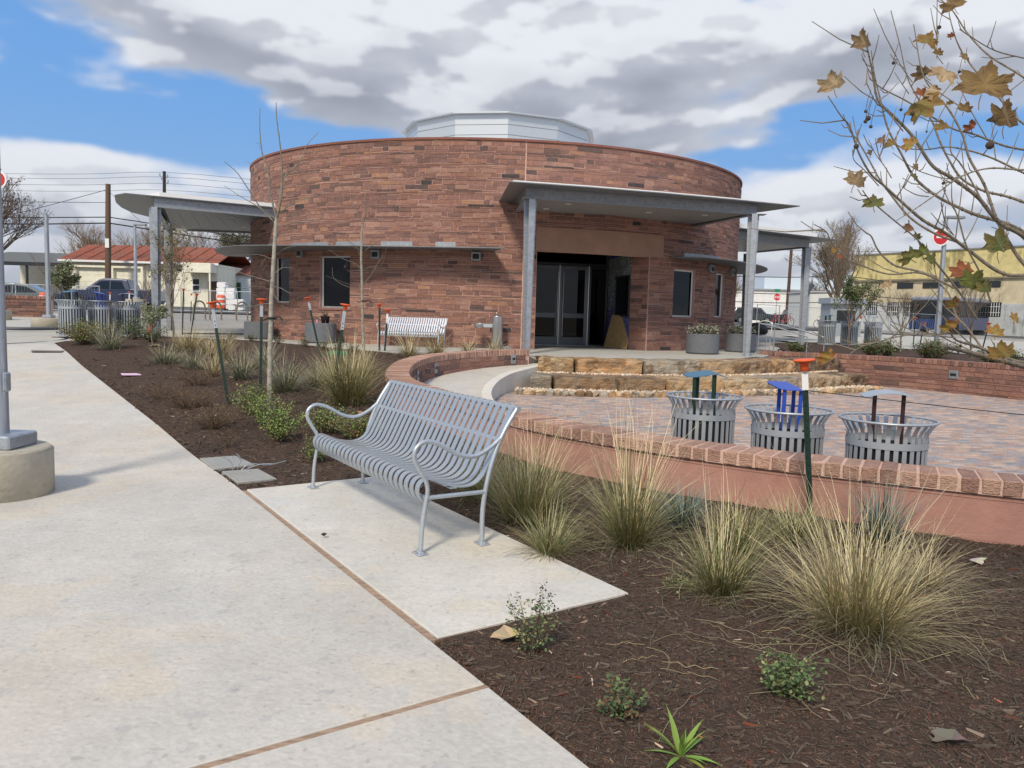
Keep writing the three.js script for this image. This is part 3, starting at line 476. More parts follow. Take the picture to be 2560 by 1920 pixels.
// arc length table
const arcT = [], arcS = []; { let s = 0, p = null; for (let i = 0; i <= 2000; i++) { const t = -PI + i / 2000 * 2 * PI, q = eP(t, 0); if (p) s += q.distanceTo(p); arcT.push(t); arcS.push(s); p = q; } }
const tOf = (s) => { let a = 0, b = 2000; while (b - a > 1) { const m = (a + b) >> 1; if (arcS[m] < s) a = m; else b = m; } return mix(arcT[a], arcT[b], (s - arcS[a]) / (arcS[b] - arcS[a])); };
const sOf = (t) => { const f = (t + PI) / (2 * PI) * 2000, i = Math.min(1999, Math.floor(f)); return mix(arcS[i], arcS[i + 1], f - i); };
function arcBlock(g, t0, t1, y0, y1, o0, o1) { // closed curved block
  const n = Math.max(1, Math.ceil((t1 - t0) / .03)), sec = (t) => [eP(t, y0, o0), eP(t, y1, o0), eP(t, y1, o1), eP(t, y0, o1)];
  let p = sec(t0); g.quad(p[0], p[1], p[2], p[3]);
  for (let i = 1; i <= n; i++) { const q = sec(mix(t0, t1, i / n)); for (let k = 0; k < 4; k++) { const u = k, v = (k + 1) % 4; g.quad(p[u], q[u], q[v], p[v]); } p = q; }
  g.quad(p[3], p[2], p[1], p[0]); return g;
}
const doorT = [.108, .512];
const holes = [[-.920, -.813, 1.07, 2.42], [-.645, -.514, .955, 2.385], [doorT[0], doorT[1], -.1, 2.60], [.627, .747, .968, 2.318], [.899, .993, .99, 2.335]];
{ // backing wall, .35 m thick, with real openings
  const g = new Geo(), br = [...new Set([-PI, PI, ...holes.flatMap((h) => [h[0], h[1]])])].sort((a, b) => a - b);
  for (let i = 0; i + 1 < br.length; i++) { const m = (br[i] + br[i + 1]) / 2, h = holes.find((q) => m > q[0] && m < q[1]); if (!h) arcBlock(g, br[i], br[i + 1], -.1, BH - .06, -.36, -.006); else { if (h[2] > 0) arcBlock(g, br[i], br[i + 1], -.1, h[2], -.36, -.006); arcBlock(g, br[i], br[i + 1], h[3], BH - .06, -.36, -.006); } }
  part(bld, 'mortar', g.build(), M.mortar);
  const roof = new Geo(); const nr = 64; for (let i = 0; i < nr; i++) { const a = i / nr * 2 * PI, b = (i + 1) / nr * 2 * PI; roof.tri(V(0, 4.9, 0), eP(a, 4.9, -.34), eP(b, 4.9, -.34)); } part(bld, 'roof', roof.build(), M.whiteRoof);
}
{ // sandstone courses
  const r = rng(101), pat = [.116, .108, .046, .050, .112, .118, .042, .050, .045], all = [], sep = sOf(.0645);
  let y = .0, c = 0;
  while (y < BH - .08) {
    let h = pat[c % pat.length] * (.92 + .16 * r()); if (y + h > BH - .075) h = BH - .06 - y;
    const ym = y + h / 2, blocks = holes.filter((q) => ym > q[2] - .01 && ym < q[3] + .01).map((q) => [sOf(q[0]), sOf(q[1])]); if (ym > 2.6 && ym < 3.215) blocks.push([sOf(.104), sOf(.568)]);
    blocks.push([sep - .006, sep + .006]); blocks.sort((a, b) => a[0] - b[0]);
    let s = sOf(-1.5) + r() * .3; const end = sOf(1.52); let bi = 0;
    while (s < end) {
      while (bi < blocks.length && blocks[bi][1] <= s) bi++;
      if (bi < blocks.length && s >= blocks[bi][0] - .02) { s = blocks[bi][1] + .006; bi++; continue; }
      let L = h > .08 ? .15 + .42 * r() * (.4 + r()) : .25 + .6 * r(); const lim = bi < blocks.length ? blocks[bi][0] - .006 : end; if (s + L > lim - .12) L = lim - s; if (L < .04) { s = lim + .01; continue; }
      all.push({ s: s + L / 2, L: L - .015, y: ym, h: h - .014, thin: h < .08 }); s += L;
    }
    y += h; c++;
  }
  for (const b of all) { const t = tOf(b.s), d = V().copy(eP(t, b.y)).add(BC); const n = eN(t); b.t = t; b.size = (b.thin ? .5 : 1) * b.L * Math.max(.05, n.z) / (-d.z); const hid = (b.y > 2.2 && b.t > .0 && b.t < .6 && b.y < 4.2) ; if (hid) b.size *= .3; }
  const order = [...all].sort((p, q) => q.size - p.size); order.slice(0, 300).forEach((b) => { b.own = true; });
  const rest = new Geo(); let k = 0;
  for (const b of all) {
    const g = b.own ? new Geo() : rest, n = eN(b.t), p = eP(b.t, b.y, -.034 + .012 * r());
    const q = r(); let cl = q < .010 ? BRK(72, 62, 64, 1.2) : q < .07 ? darkCols[Math.floor(r() * 3)] : q < .108 ? BRK(168, 112, 82) : brickCols[Math.floor(r() * 8)]; const kk = (.93 + .14 * r()) * 1.04;
    g.color(cl.map((v) => v * kk)); g.uo = [r() * 9, r() * 9];
    const m = new THREE.Matrix4().makeRotationY(Math.atan2(n.x, n.z)).setPosition(p);
    g.box(0, 0, 0, b.L, b.h, .06 + .012 * r(), { m, jit: b.thin ? .003 : .0045, rnd: r });
    if (b.own) part(bld, 'stone', g.build(), M.brick);
  }
  part(bld, 'stone_courses', rest.build(), M.brick).userData.kind = 'stuff';
  // coping stones
  const cs = new Geo(); let s = sOf(-1.55); while (s < sOf(1.55)) { const g = new Geo(); g.color(S(150, 98, 86).map((v) => v * (.9 + .2 * r()))); arcBlock(g, tOf(s), tOf(s + .78), BH - .058, BH + .0, -.40, .035); part(bld, 'coping_stone', g.build(), M.brick); s += .784; }
  const back = new Geo().color(S(150, 98, 86)); arcBlock(back, tOf(s), PI, BH - .058, BH, -.40, .035); arcBlock(back, -PI, -1.551, BH - .058, BH, -.40, .035); part(bld, 'coping_stone', back.build(), M.brick);
}
{ // header slab over the entrance
  const g = new Geo(); arcBlock(g, .104, .568, 2.602, 3.213, -.30, .03); part(bld, 'header_slab', g.build(), M.header);
}
const glassM = new THREE.MeshPhysicalMaterial({ color: col([.06, .08, .085]), transmission: 1, thickness: 0, roughness: .02, ior: 1.5, specularIntensity: .7 });
for (const h of [holes[0], holes[1], holes[3], holes[4]]) { // windows
  const fr = new Geo(), w = .045, a = eP(h[0], 0, -.11), b = eP(h[1], 0, -.11), bar = (p, q, ww) => fr.bar(p, q, ww, .07);
  const A0 = V(a.x, h[2], a.z), B0 = V(b.x, h[2], b.z), A1 = V(a.x, h[3], a.z), B1 = V(b.x, h[3], b.z), dir = V().subVectors(B0, A0).normalize();
  fr.bar(A0.clone().addScaledVector(dir, w / 2), A1.clone().addScaledVector(dir, w / 2), w, .08); fr.bar(B0.clone().addScaledVector(dir, -w / 2), B1.clone().addScaledVector(dir, -w / 2), w, .08);
  for (const y of [h[2] + w / 2, h[3] - w / 2]) fr.bar(V(a.x, y, a.z).addScaledVector(dir, w), V(b.x, y, b.z).addScaledVector(dir, -w), .08, w);
  const win = part(bld, 'window', fr.build(), M.frame);
  const pg = new Geo(); pg.quad(A0.clone().addScaledVector(dir, w), B0.clone().addScaledVector(dir, -w), B1.clone().addScaledVector(dir, -w), A1.clone().addScaledVector(dir, w)); part(win, 'pane', pg.build(), glassM);
  const sl = new Geo().color(brickCols[0]); arcBlock(sl, h[0] - .006, h[1] + .006, h[2] - .055, h[2], -.2, .03); part(win, 'sill', sl.build(), M.brick);
  const rv = new Geo(); // returns of the opening
  for (const t of [h[0], h[1]]) rv.quad(eP(t, h[2], -.02), eP(t, h[2], -.36), eP(t, h[3], -.36), eP(t, h[3], -.02));
}
{ // entrance recess
  const L = (x, z, y) => { const q = bLoc(x, z); return V(q[0], y, q[1]); };
  const oL = eP(doorT[0], 0, -.03), oR = eP(doorT[1], 0, -.03), bL = L(.42, -23.55, 0), bR = L(2.92, -24.21, 0), jR = L(3.30, -22.0, 0), H = 2.98;
  const wall = (a, b, y0, y1, th, mat, name) => { const A = V(a.x, y0, a.z), B = V(b.x, y0, b.z); const d = V().subVectors(B, A).setY(0).normalize(), n = V(d.z, 0, -d.x).multiplyScalar(th); const g = new Geo(); g.color([1, 1, 1]); const c = [A, B, V(b.x, y1, b.z), V(a.x, y1, a.z)], e = c.map((p) => p.clone().add(n)); g.quad(c[0], c[1], c[2], c[3]); g.quad(e[1], e[0], e[3], e[2]); for (let i = 0; i < 4; i++) { const j = (i + 1) % 4; g.quad(c[j], c[i], e[i], e[j]); } return part(bld, name, g.build(), mat); };
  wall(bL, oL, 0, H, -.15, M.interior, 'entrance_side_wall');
  const ceil = new Geo(); const cp = [oL, oR, jR, bR, bL].map((p) => V(p.x, H, p.z)); ceil.tri(cp[0], cp[2], cp[1]); ceil.tri(cp[0], cp[3], cp[2]); ceil.tri(cp[0], cp[4], cp[3]); part(bld, 'entrance_ceiling', ceil.build(), M.soffit);
  // jamb in sandstone, coursed
  wall(V(jR.x, 0, jR.z), V(oR.x, 0, oR.z), 0, 2.6, .3, M.mortar, 'mortar');
  const r = rng(7), len = jR.distanceTo(oR), dj = V().subVectors(oR, jR).setY(0).normalize(), nj = V(-dj.z, 0, dj.x); let y = .0, c = 0; const pat = [.130, .122, .052, .056, .126, .134, .05];
  while (y < 2.55) { const h = Math.min(pat[c++ % 7], 2.6 - y); let s = 0; while (s < len - .02) { let l = .25 + .35 * r(); if (s + l > len - .15) l = len - s; const p = jR.clone().addScaledVector(dj, s + l / 2).addScaledVector(nj, -.001); const g = new Geo(); g.color(brickColor(r, .12)); g.uo = [r() * 9, r() * 9]; g.box(0, 0, 0, l - .012, h - .013, .03, { m: new THREE.Matrix4().makeRotationY(Math.atan2(-dj.z, dj.x)).setPosition(p.x, y + h / 2, p.z), jit: .004, rnd: r }); part(bld, 'stone', g.build(), M.brick); s += l; } y += h; }
  // mosaic wall with a dark service window
  const mos = tex(512, (u, v) => { const n = 56, i = Math.floor(u * n), j = Math.floor(v * n), a = hash(i, j, 4), b = hash(i, j, 9), g = (u * n - i < .12 || v * n - j < .12) ? .55 : 1, t = sstep(.28, .62, v + .25 * (b - .5)); const lo = [mix(.06, .22, a), mix(.07, .22, a), mix(.28, .60, a)], hi = [mix(.22, .75, a * a), mix(.26, .78, a * a), mix(.27, .76, a * a)]; return lo.map((x, k) => mix(x, hi[k], t) * g); }, 1);
  mos.repeat.set(1 / 2.7, 1 / 2.7); const mosM = std({ map: mos, roughness: .25 });
  const f = (s, y) => V(mix(bR.x, jR.x, s), y, mix(bR.z, jR.z, s)); const mg = new Geo(); const nz = 12;
  const q = (s0, s1, y0, y1) => mg.quad(f(s0, y0), f(s1, y0), f(s1, y1), f(s0, y1));
  q(0, .36, 0, H); q(.36, 1, 0, .95); q(.36, 1, 2.12, H); part(bld, 'mosaic_wall', mg.build(), mosM);
  const wf = new Geo(); wf.bar(f(.37, .95), f(.37, 2.12), .05, .04); wf.bar(f(.98, .95), f(.98, 2.12), .05, .04); wf.bar(f(.36, 2.10), f(1, 2.10), .05, .05); wf.bar(f(.36, .96), f(1, .96), .05, .05); const sw = part(bld, 'service_window', wf.build(), M.darkFrame); part(sw, 'pane', new Geo().quad(f(.37, .95), f(.98, .95), f(.98, 2.12), f(.37, 2.12)).build(), glassM);
  // doors
  const dd = V().subVectors(bR, bL).setY(0), dl = dd.length(); dd.normalize(); const nn = V(-dd.z, 0, dd.x); if (nn.z < 0) nn.negate();
  const D = (s, y, o = 0) => V(bL.x + dd.x * s + nn.x * o, y, bL.z + dd.z * s + nn.z * o);
  const rect = (g, s0, s1, y0, y1, w, dep = .06, o = 0) => { g.bar(D(s0 + w / 2, y0, o), D(s0 + w / 2, y1, o), w, dep); g.bar(D(s1 - w / 2, y0, o), D(s1 - w / 2, y1, o), w, dep); for (const y of [y0 + w / 2, y1 - w / 2]) g.bar(D(s0 + w, y, o), D(s1 - w, y, o), dep, w); };
  const leafs = [[.06, .985, 1], [1.0, 1.925, -1]];
  for (const [s0, s1, side] of leafs) {
    const g = new Geo(); rect(g, s0, s1, .03, 2.44, .11, .05); g.bar(D(s0 + .11, .92), D(s1 - .11, .92), .05, .14); g.bar(D(s0 + .11, .2), D(s1 - .11, .2), .05, .12);
    const dr = part(bld, 'door', g.build(), std({ color: col([.13, .14, .155]), metalness: .4, roughness: .4 }));
    part(dr, 'pane', new Geo().quad(D(s0 + .1, .2), D(s1 - .1, .2), D(s1 - .1, 2.35), D(s0 + .1, 2.35)).build(), glassM);
    const hs = side > 0 ? s1 - .07 : s0 + .09, hg = new Geo(); hg.tube([D(hs, .28, .09), D(hs, 2.25, .09)], .016, 8); for (const y of [.4, 1.3, 2.1]) hg.tube([D(hs, y, .02), D(hs, y, .09)], .012, 6); part(dr, 'handle', hg.build(), M.steel);
    const tr = new Geo(); for (const s of side > 0 ? [s1 + .0] : [s1 + .012]) tr.bar(D(s, .0, .02), D(s, 2.46, .02), .018, .05); part(dr, 'edge_trim', tr.build(), M.steel);
  }
  const sl = new Geo(); rect(sl, 1.96, dl - .02, .0, 2.44, .06); rect(sl, .05, dl - .02, 2.46, 2.97, .07); const sp = part(bld, 'entrance_glazing', sl.build(), M.darkFrame); part(sp, 'pane', new Geo().quad(D(2.0, .04), D(dl - .05, .04), D(dl - .05, 2.42), D(2.0, 2.42)).quad(D(.1, 2.5), D(dl - .05, 2.5), D(dl - .05, 2.95), D(.1, 2.95)).build(), glassM);
  part(bld, 'threshold', new Geo().bar(D(0, .006, .02), D(dl, .006, .02), .14, .014).build(), M.steel);
  const bk = new Geo(); // dark lobby behind the glass
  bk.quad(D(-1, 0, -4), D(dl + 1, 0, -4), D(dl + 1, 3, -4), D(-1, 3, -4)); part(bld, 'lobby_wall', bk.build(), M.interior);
}
{ // control joint: thin drain line right of the centre
  // sconces
  for (const [t, y] of [[-.738, 2.475], [-.412, 2.415], [-.083, 2.40], [.84, 2.42], [1.06, 2.42]]) { const n = eN(t), p = eP(t, y, .06), m = new THREE.Matrix4().makeRotationY(Math.atan2(n.x, n.z)).setPosition(p); const s = part(bld, 'wall_light', new Geo().cbox(0, 0, 0, .25, .23, .12, .012, { m }).build(), M.galvDark); part(s, 'lens', new Geo().box(0, -.01, .062, .17, .13, .008, { m }).build(), M.black); }
  // sun-shade plates
  const plate = (t0, t1, off, y, e0, e1) => { const g = new Geo(), n = 60, sec = (t) => { const f = (t - t0) / (t1 - t0), k = Math.min(e0 ? Math.sqrt(clamp(1 - Math.pow(clamp(1 - f / e0), 2))) : 1, e1 ? Math.sqrt(clamp(1 - Math.pow(clamp(1 - (1 - f) / e1), 2))) : 1), o = Math.max(.03, off * k); return [eP(t, y, -.05), eP(t, y + .022, -.05), eP(t, y + .022, o), eP(t, y - .0, o)]; }; let p = sec(t0); g.quad(...p); for (let i = 1; i <= n; i++) { const q = sec(mix(t0, t1, i / n)); for (let k = 0; k < 4; k++) { const u = k, v = (k + 1) % 4; g.quad(p[u], q[u], q[v], p[v]); } p = q; } g.quad(p[3], p[2], p[1], p[0]); return g.build(); };
  const o1 = [[-.27, -19.42], [-2, -19.6], [-3.8, -19.85], [-5.4, -20.18], [-6.6, -20.5], [-7.4, -20.8], [-8.05, -21.4], [-8.7, -22.4], [-9.1, -23.6], [-9.4, -25.2]].map(([x, z]) => bLoc(x, z)); for (let k = 0; k <= 20; k++) { const q = eP(mix(-1.3, -.03, k / 20), 0, -.05); o1.push([q.x, q.z]); }
  const a1 = part(bld, 'sun_shade', poly(o1, 2.545, .022), M.sheet), a2 = part(bld, 'sun_shade', plate(.60, 1.62, .98, 2.60, .04, .12), M.sheet);
  const up = (t0, t1, y, h, o) => { const g = new Geo(); arcBlock(g, t0, t1, y, y + h, o, o + .012); return g.build(); };
  for (const [t0, t1] of [[-1.0, -.80], [-.72, -.56], [-.53, -.43], [-.37, -.27], [-.2, -.14]]) part(a1, 'stiffener', up(t0, t1, 2.567, .15, .45), M.galvDark);
  for (const [t0, t1] of [[.62, .82]]) part(a2, 'stiffener', up(t0, t1, 2.622, .13, .4), M.galvDark);
}
{ // rooftop lantern
  const cup = new THREE.Group(); cup.name = 'roof_lantern'; bld.add(cup); cup.rotation.y = -BT;
  const R0 = 3.26, ph = (k) => deg(-24 + 30 * k), vp = (k, y, r = R0) => V(r * Math.sin(ph(k)), y, r * Math.cos(ph(k)));
  for (let k = 0; k < 12; k++) {
    const lv = [[6.815, 7.12], [6.505, 6.80], [5.9, 6.49], [4.9, 5.885]];
    for (const [y0, y1] of lv) { const g = new Geo(), i = .006; const a = vp(k, y0), b = vp(k + 1, y0), c = vp(k + 1, y1), d = vp(k, y1); g.quad(a, b, c, d); const ir = R0 - .05, e = [vp(k, y0, ir), vp(k + 1, y0, ir), vp(k + 1, y1, ir), vp(k, y1, ir)]; g.quad(b, a, e[0], e[1]); g.quad(d, c, e[2], e[3]); g.quad(a, d, e[3], e[0]); g.quad(c, b, e[1], e[2]); part(cup, 'panel', g.build(), M.panel); }
  }
  const bk = new Geo().add(new THREE.CylinderGeometry(R0 - .06, R0 - .06, 2.2, 12, 1, true, deg(-24)), new THREE.Matrix4().makeTranslation(0, 6.0, 0)); part(cup, 'backing', bk.build(), M.galvDark);
  const rf = new Geo(); for (let k = 0; k < 12; k++) { const o = R0 + .17, a = vp(k, 7.125, o), b = vp(k + 1, 7.125, o), c = vp(k + 1, 7.165, o), d = vp(k, 7.165, o); rf.quad(a, b, c, d); rf.tri(V(0, 7.4, 0), d, c); rf.tri(V(0, 7.125, 0), b, a); } part(cup, 'roof', rf.build(), M.panel);
}
/* ---------------------------------------------------------------- canopies */
function poly(pts, y, th) { const s = new THREE.Shape(); pts.forEach(([x, z], i) => i ? s.lineTo(x, -z) : s.moveTo(x, -z)); const g = new THREE.ExtrudeGeometry(s, { depth: th, bevelEnabled: false }); g.rotateX(-PI / 2); g.translate(0, y, 0); return g; }
function ibeam(a, b, y0, y1, fw = .15) { const g = new Geo(); g.bar(V(a[0], y0 + .008, a[1]), V(b[0], y0 + .008, b[1]), fw, .016); g.bar(V(a[0], y1 - .008, a[1]), V(b[0], y1 - .008, b[1]), fw, .016); g.bar(V(a[0], (y0 + y1) / 2, a[1]), V(b[0], (y0 + y1) / 2, b[1]), .014, y1 - y0 - .032); return g.build(); }
function taperPost(y0, y1, w0, w1, turn, d0 = .14, d1 = .24) { // tapered wide-flange post
  const g = new Geo(), E = new THREE.Matrix4().makeRotationY(turn), pl = (ax, o, W0, W1, th) => { const c = []; for (const [y, w] of [[y0, W0], [y1, W1]]) for (const s of [-1, 1]) for (const k of [-1, 1]) { const p = ax ? V(o(y) + k * th / 2, y, s * w / 2) : V(s * w / 2, y, o(y) + k * th / 2); c.push(p.applyMatrix4(E)); } const f = [[0, 1, 3, 2], [4, 6, 7, 5], [0, 4, 5, 1], [2, 3, 7, 6], [0, 2, 6, 4], [1, 5, 7, 3]]; for (const q of f) g.quad(c[q[0]], c[q[1]], c[q[2]], c[q[3]]); };
  const od = (y) => mix(d0, d1, (y - y0) / (y1 - y0)) / 2;
  pl(0, (y) => -od(y), w0, w1, .016); pl(1, () => 0, d0 - .018, d1 - .018, .014); pl(0, (y) => od(y), w0 * .55, w1 * .5, .016);
  return g.build();
}
function downlights(root, pts, y) { for (const [x, z] of pts) { const r = part(root, 'downlight', new Geo().cyl(x, y - .012, z, .075, .075, .012, 20).build(), M.whiteRoof); part(r, 'lens', new Geo().cyl(x, y - .014, z, .05, .05, .004, 16).build(), M.panel); } }
{
  const c = thing('entrance_canopy', 'grey steel canopy on two tapered posts over the glass entrance doors', 'canopy');
  part(c, 'roof_sheet', poly([[-.17, -17.33], [1.6, -17.78], [3.4, -18.33], [5.3, -19.02], [7.17, -19.79], [6.6, -20.9], [5.3, -23.0], [2.4, -21.0], [-.53, -21.0]], 4.475, .022), M.sheet);
  part(c, 'roof', poly([[-.10, -17.42], [1.6, -17.86], [3.4, -18.41], [5.3, -19.1], [6.95, -19.8], [5.2, -22.6], [2.4, -20.9], [-.45, -20.9]], 4.5, .035), M.whiteRoof);
  part(c, 'beam', ibeam([.2, -18.03], [6.05, -19.72], 4.225, 4.472), M.galvDark); part(c, 'beam', ibeam([.28, -18.1], [-.02, -20.75], 4.225, 4.472), M.galvDark); part(c, 'beam', ibeam([6.0, -19.78], [5.1, -22.6], 4.225, 4.472), M.galvDark);
  part(c, 'soffit', poly([[.36, -18.12], [5.93, -19.76], [5.05, -22.3], [2.4, -20.75], [.06, -20.7]], 4.265, .012), M.soffit);
  downlights(c, [[1.25, -18.95], [4.9, -20.3], [.75, -19.9], [3.4, -20.05]], 4.264);
  part(c, 'post', taperPost(.40, 4.225, .17, .30, deg(12), .13, .2), M.galv, [.33, 0, -18.03], 'left tapered galvanised post standing on the ramp edge'); part(c, 'post', taperPost(.62, 4.225, .17, .28, deg(-8), .13, .2), M.galv, [5.95, 0, -19.55], 'right tapered galvanised post in front of the planters');
  part(c, 'cap_plate', new Geo().box(.33, 4.222, -18.03, .42, .012, .3).build(), M.galvDark); part(c, 'cap_plate', new Geo().box(6.0, 4.222, -19.62, .5, .012, .3).build(), M.galvDark);
  const e = thing('side_canopy', 'grey steel canopy with a rounded tip on two posts left of the building', 'canopy');
  part(e, 'roof_sheet', poly([[-7.1, -22.75], [-10.41, -20.74], [-10.9, -21.15], [-11.28, -21.91], [-11.6, -22.58], [-12.02, -23.72], [-12.3, -24.93], [-12.26, -26.04], [-11.7, -27.7], [-9.62, -28.3], [-8.2, -28.4], [-7.6, -24.5]], 4.475, .022), M.sheet);
  part(e, 'roof', poly([[-7.1, -22.95], [-9.75, -21.3], [-10.5, -21.9], [-11.3, -24], [-11.4, -26], [-9.5, -28.0], [-8.2, -28.1], [-7.6, -24.5]], 4.5, .12), M.whiteRoof);
  part(e, 'beam', ibeam([-9.86, -21.22], [-7.1, -22.95], 4.2, 4.472), M.galvDark); part(e, 'beam', ibeam([-9.9, -21.3], [-12.3, -27.55], 4.2, 4.472), M.galvDark); part(e, 'beam', ibeam([-12.3, -27.6], [-8.0, -28.1], 4.2, 4.472), M.galvDark);
  const std0 = std({ color: col([.42, .42, .42]), metalness: .5, roughness: .4 }); for (let k = 0; k < 8; k++) { const s = (t, u) => [mix(mix(-9.75, -12.1, u), mix(-7.6, -8.2, u), t), mix(mix(-21.55, -27.4, u), mix(-23.0, -28.0, u), t)]; const a = k / 8 + .0012, b = (k + 1) / 8 - .0012; part(e, 'soffit_panel', poly([s(a, 0), s(b, 0), s(b, 1), s(a, 1)], 4.26, .012), M.sheet); }
  downlights(e, [[-8.6, -23.6], [-9.2, -26.3]], 4.259);
  part(e, 'post', taperPost(.62, 4.2, .20, .31, deg(20), .15, .22), M.galv, [-9.86, 0, -21.24]); part(e, 'post', taperPost(.62, 4.2, .20, .31, deg(20), .15, .22), M.galvDark, [-12.3, 0, -27.5]);
  const f = thing('rear_canopy', 'grey steel canopy with white roof edge behind the right end of the building', 'canopy');
  part(f, 'roof_sheet', poly([[7.4, -26.2], [12.2, -29.2], [10.6, -33], [6.5, -33]], 4.66, .022), M.sheet); part(f, 'roof', poly([[7.4, -26.3], [11.1, -28.7], [10.3, -32.8], [6.6, -32.8]], 4.683, .16), M.whiteRoof);
  part(f, 'beam', ibeam([7.6, -27.0], [11.1, -29.45], 4.38, 4.656), M.galvDark); part(f, 'beam', ibeam([11.1, -29.5], [9.8, -32.6], 4.38, 4.656), M.galvDark); part(f, 'soffit', poly([[7.7, -27.3], [10.9, -29.5], [9.7, -32.4], [7.2, -32.4]], 4.42, .012), std0);
  part(f, 'post', taperPost(.64, 4.38, .22, .34, deg(-10), .16, .24), M.galv, [11.06, 0, -29.5]); part(f, 'post', taperPost(.64, 4.38, .22, .34, deg(-10), .16, .24), M.galvDark, [9.75, 0, -32.6]);
}
const SAP1 = [
 [0.036,0.02,[[-3.27,0.15,-10.30],[-3.26,0.86,-10.30],[-3.24,1.68,-10.30],[-3.21,2.15,-10.30],[-3.18,2.67,-10.30],[-3.17,2.74,-10.30]]],
 [0.014,0.004,[[-3.17,2.74,-10.30],[-3.27,3.09,-10.34],[-3.30,3.36,-10.38],[-3.40,3.62,-10.42],[-3.44,3.89,-10.46],[-3.45,4.20,-10.50]]],
 [0.015,0.004,[[-3.17,2.74,-10.30],[-3.11,2.91,-10.26],[-3.07,3.28,-10.22],[-3.09,3.67,-10.18],[-3.12,4.00,-10.14],[-3.11,4.17,-10.10]]],
 [0.01,0.003,[[-3.14,2.82,-10.30],[-3.10,3.26,-10.36],[-2.97,3.42,-10.42],[-2.89,3.56,-10.48],[-2.84,3.74,-10.54],[-2.69,3.93,-10.60]]],
 [0.01,0.003,[[-3.17,2.71,-10.30],[-3.33,2.84,-10.20],[-3.48,3.08,-10.10],[-3.59,3.27,-10.00],[-3.71,3.38,-9.90]]],
 [0.009,0.003,[[-3.19,2.67,-10.30],[-3.42,2.87,-10.43],[-3.75,3.05,-10.57],[-4.01,3.20,-10.70]]],
 [0.008,0.003,[[-3.15,2.80,-10.30],[-2.91,2.93,-10.20],[-2.66,2.99,-10.10],[-2.48,3.02,-10.00]]],
 [0.006,0.002,[[-3.18,2.61,-10.30],[-2.99,2.69,-10.40],[-2.74,2.73,-10.50],[-2.59,2.78,-10.60]]],
 [0.005,0.002,[[-3.10,3.29,-10.30],[-2.93,3.34,-10.20],[-2.68,3.29,-10.10],[-2.53,3.31,-10.00]]],
 [0.005,0.002,[[-3.28,3.35,-10.30],[-3.43,3.42,-10.40],[-3.64,3.49,-10.50]]],
 [0.01,0.004,[[-3.23,1.94,-10.30],[-3.29,2.01,-10.17],[-3.29,2.08,-10.03],[-3.19,2.18,-9.90]]],
 [0.006,0.002,[[-3.21,2.23,-10.30],[-3.11,2.35,-10.45],[-2.97,2.41,-10.60]]],
 [0.006,0.002,[[-3.23,1.90,-10.30],[-3.41,1.94,-10.37],[-3.64,2.00,-10.43],[-3.90,2.06,-10.50]]],
 [0.006,0.002,[[-3.24,1.79,-10.30],[-3.37,1.83,-10.20],[-3.55,1.80,-10.10],[-3.76,1.85,-10.00]]],
 [0.007,0.002,[[-3.22,1.75,-10.30],[-3.11,1.64,-10.23],[-2.98,1.63,-10.17],[-2.71,1.76,-10.10]]],
 [0.006,0.002,[[-3.24,1.62,-10.30],[-3.35,1.60,-10.27],[-3.53,1.56,-10.23],[-3.77,1.58,-10.20]]],
 [0.005,0.002,[[-3.21,2.00,-10.30],[-3.09,2.09,-10.30],[-2.94,2.09,-10.30]]],
 [0.006,0.002,[[-3.21,2.19,-10.30],[-3.43,2.26,-10.43],[-3.71,2.26,-10.57],[-4.04,2.24,-10.70]]],
 [0.005,0.002,[[-3.24,1.85,-10.30],[-3.03,1.81,-10.05],[-2.84,1.74,-9.80]]],
];
const SAP2 = [
 [0.034,0.016,[[-3.07,0.52,-15.86],[-3.11,1.38,-15.86],[-3.13,2.03,-15.86],[-3.15,2.68,-15.86],[-3.14,3.16,-15.86],[-3.13,3.29,-15.86]]],
 [0.008,0.004,[[-3.14,3.29,-15.90],[-3.22,3.49,-15.97],[-3.33,3.69,-16.03],[-3.37,3.86,-16.10]]],
 [0.009,0.004,[[-3.14,3.29,-15.90],[-3.06,3.51,-15.83],[-3.04,3.76,-15.77],[-3.02,3.90,-15.70]]],
 [0.009,0.003,[[-3.16,2.71,-15.90],[-3.06,2.82,-16.00],[-2.88,2.97,-16.10],[-2.60,3.15,-16.20]]],
 [0.008,0.003,[[-3.16,2.75,-15.90],[-3.34,2.92,-15.77],[-3.50,3.06,-15.63],[-3.55,3.11,-15.50]]],
 [0.008,0.003,[[-3.15,2.39,-15.90],[-3.32,2.52,-16.00],[-3.60,2.62,-16.10],[-3.89,2.80,-16.20]]],
 [0.01,0.003,[[-3.14,2.36,-15.90],[-2.94,2.45,-15.77],[-2.69,2.48,-15.63],[-2.58,2.82,-15.50]]],
 [0.007,0.003,[[-3.13,2.04,-15.90],[-3.32,2.06,-15.73],[-3.54,2.14,-15.57],[-3.76,2.22,-15.40]]],
 [0.006,0.003,[[-3.13,2.00,-15.90],[-3.44,2.03,-16.00],[-3.77,2.22,-16.10],[-3.82,2.44,-16.20]]],
 [0.007,0.003,[[-3.13,2.07,-15.90],[-2.99,2.27,-16.00],[-2.87,2.51,-16.10],[-2.76,2.72,-16.20]]],
 [0.005,0.003,[[-3.16,2.65,-15.90],[-3.27,2.81,-15.90],[-3.40,2.90,-15.90]]],
 [0.006,0.003,[[-3.14,2.39,-15.90],[-3.40,2.35,-15.80],[-3.45,2.44,-15.70],[-3.44,2.40,-15.60]]],
];
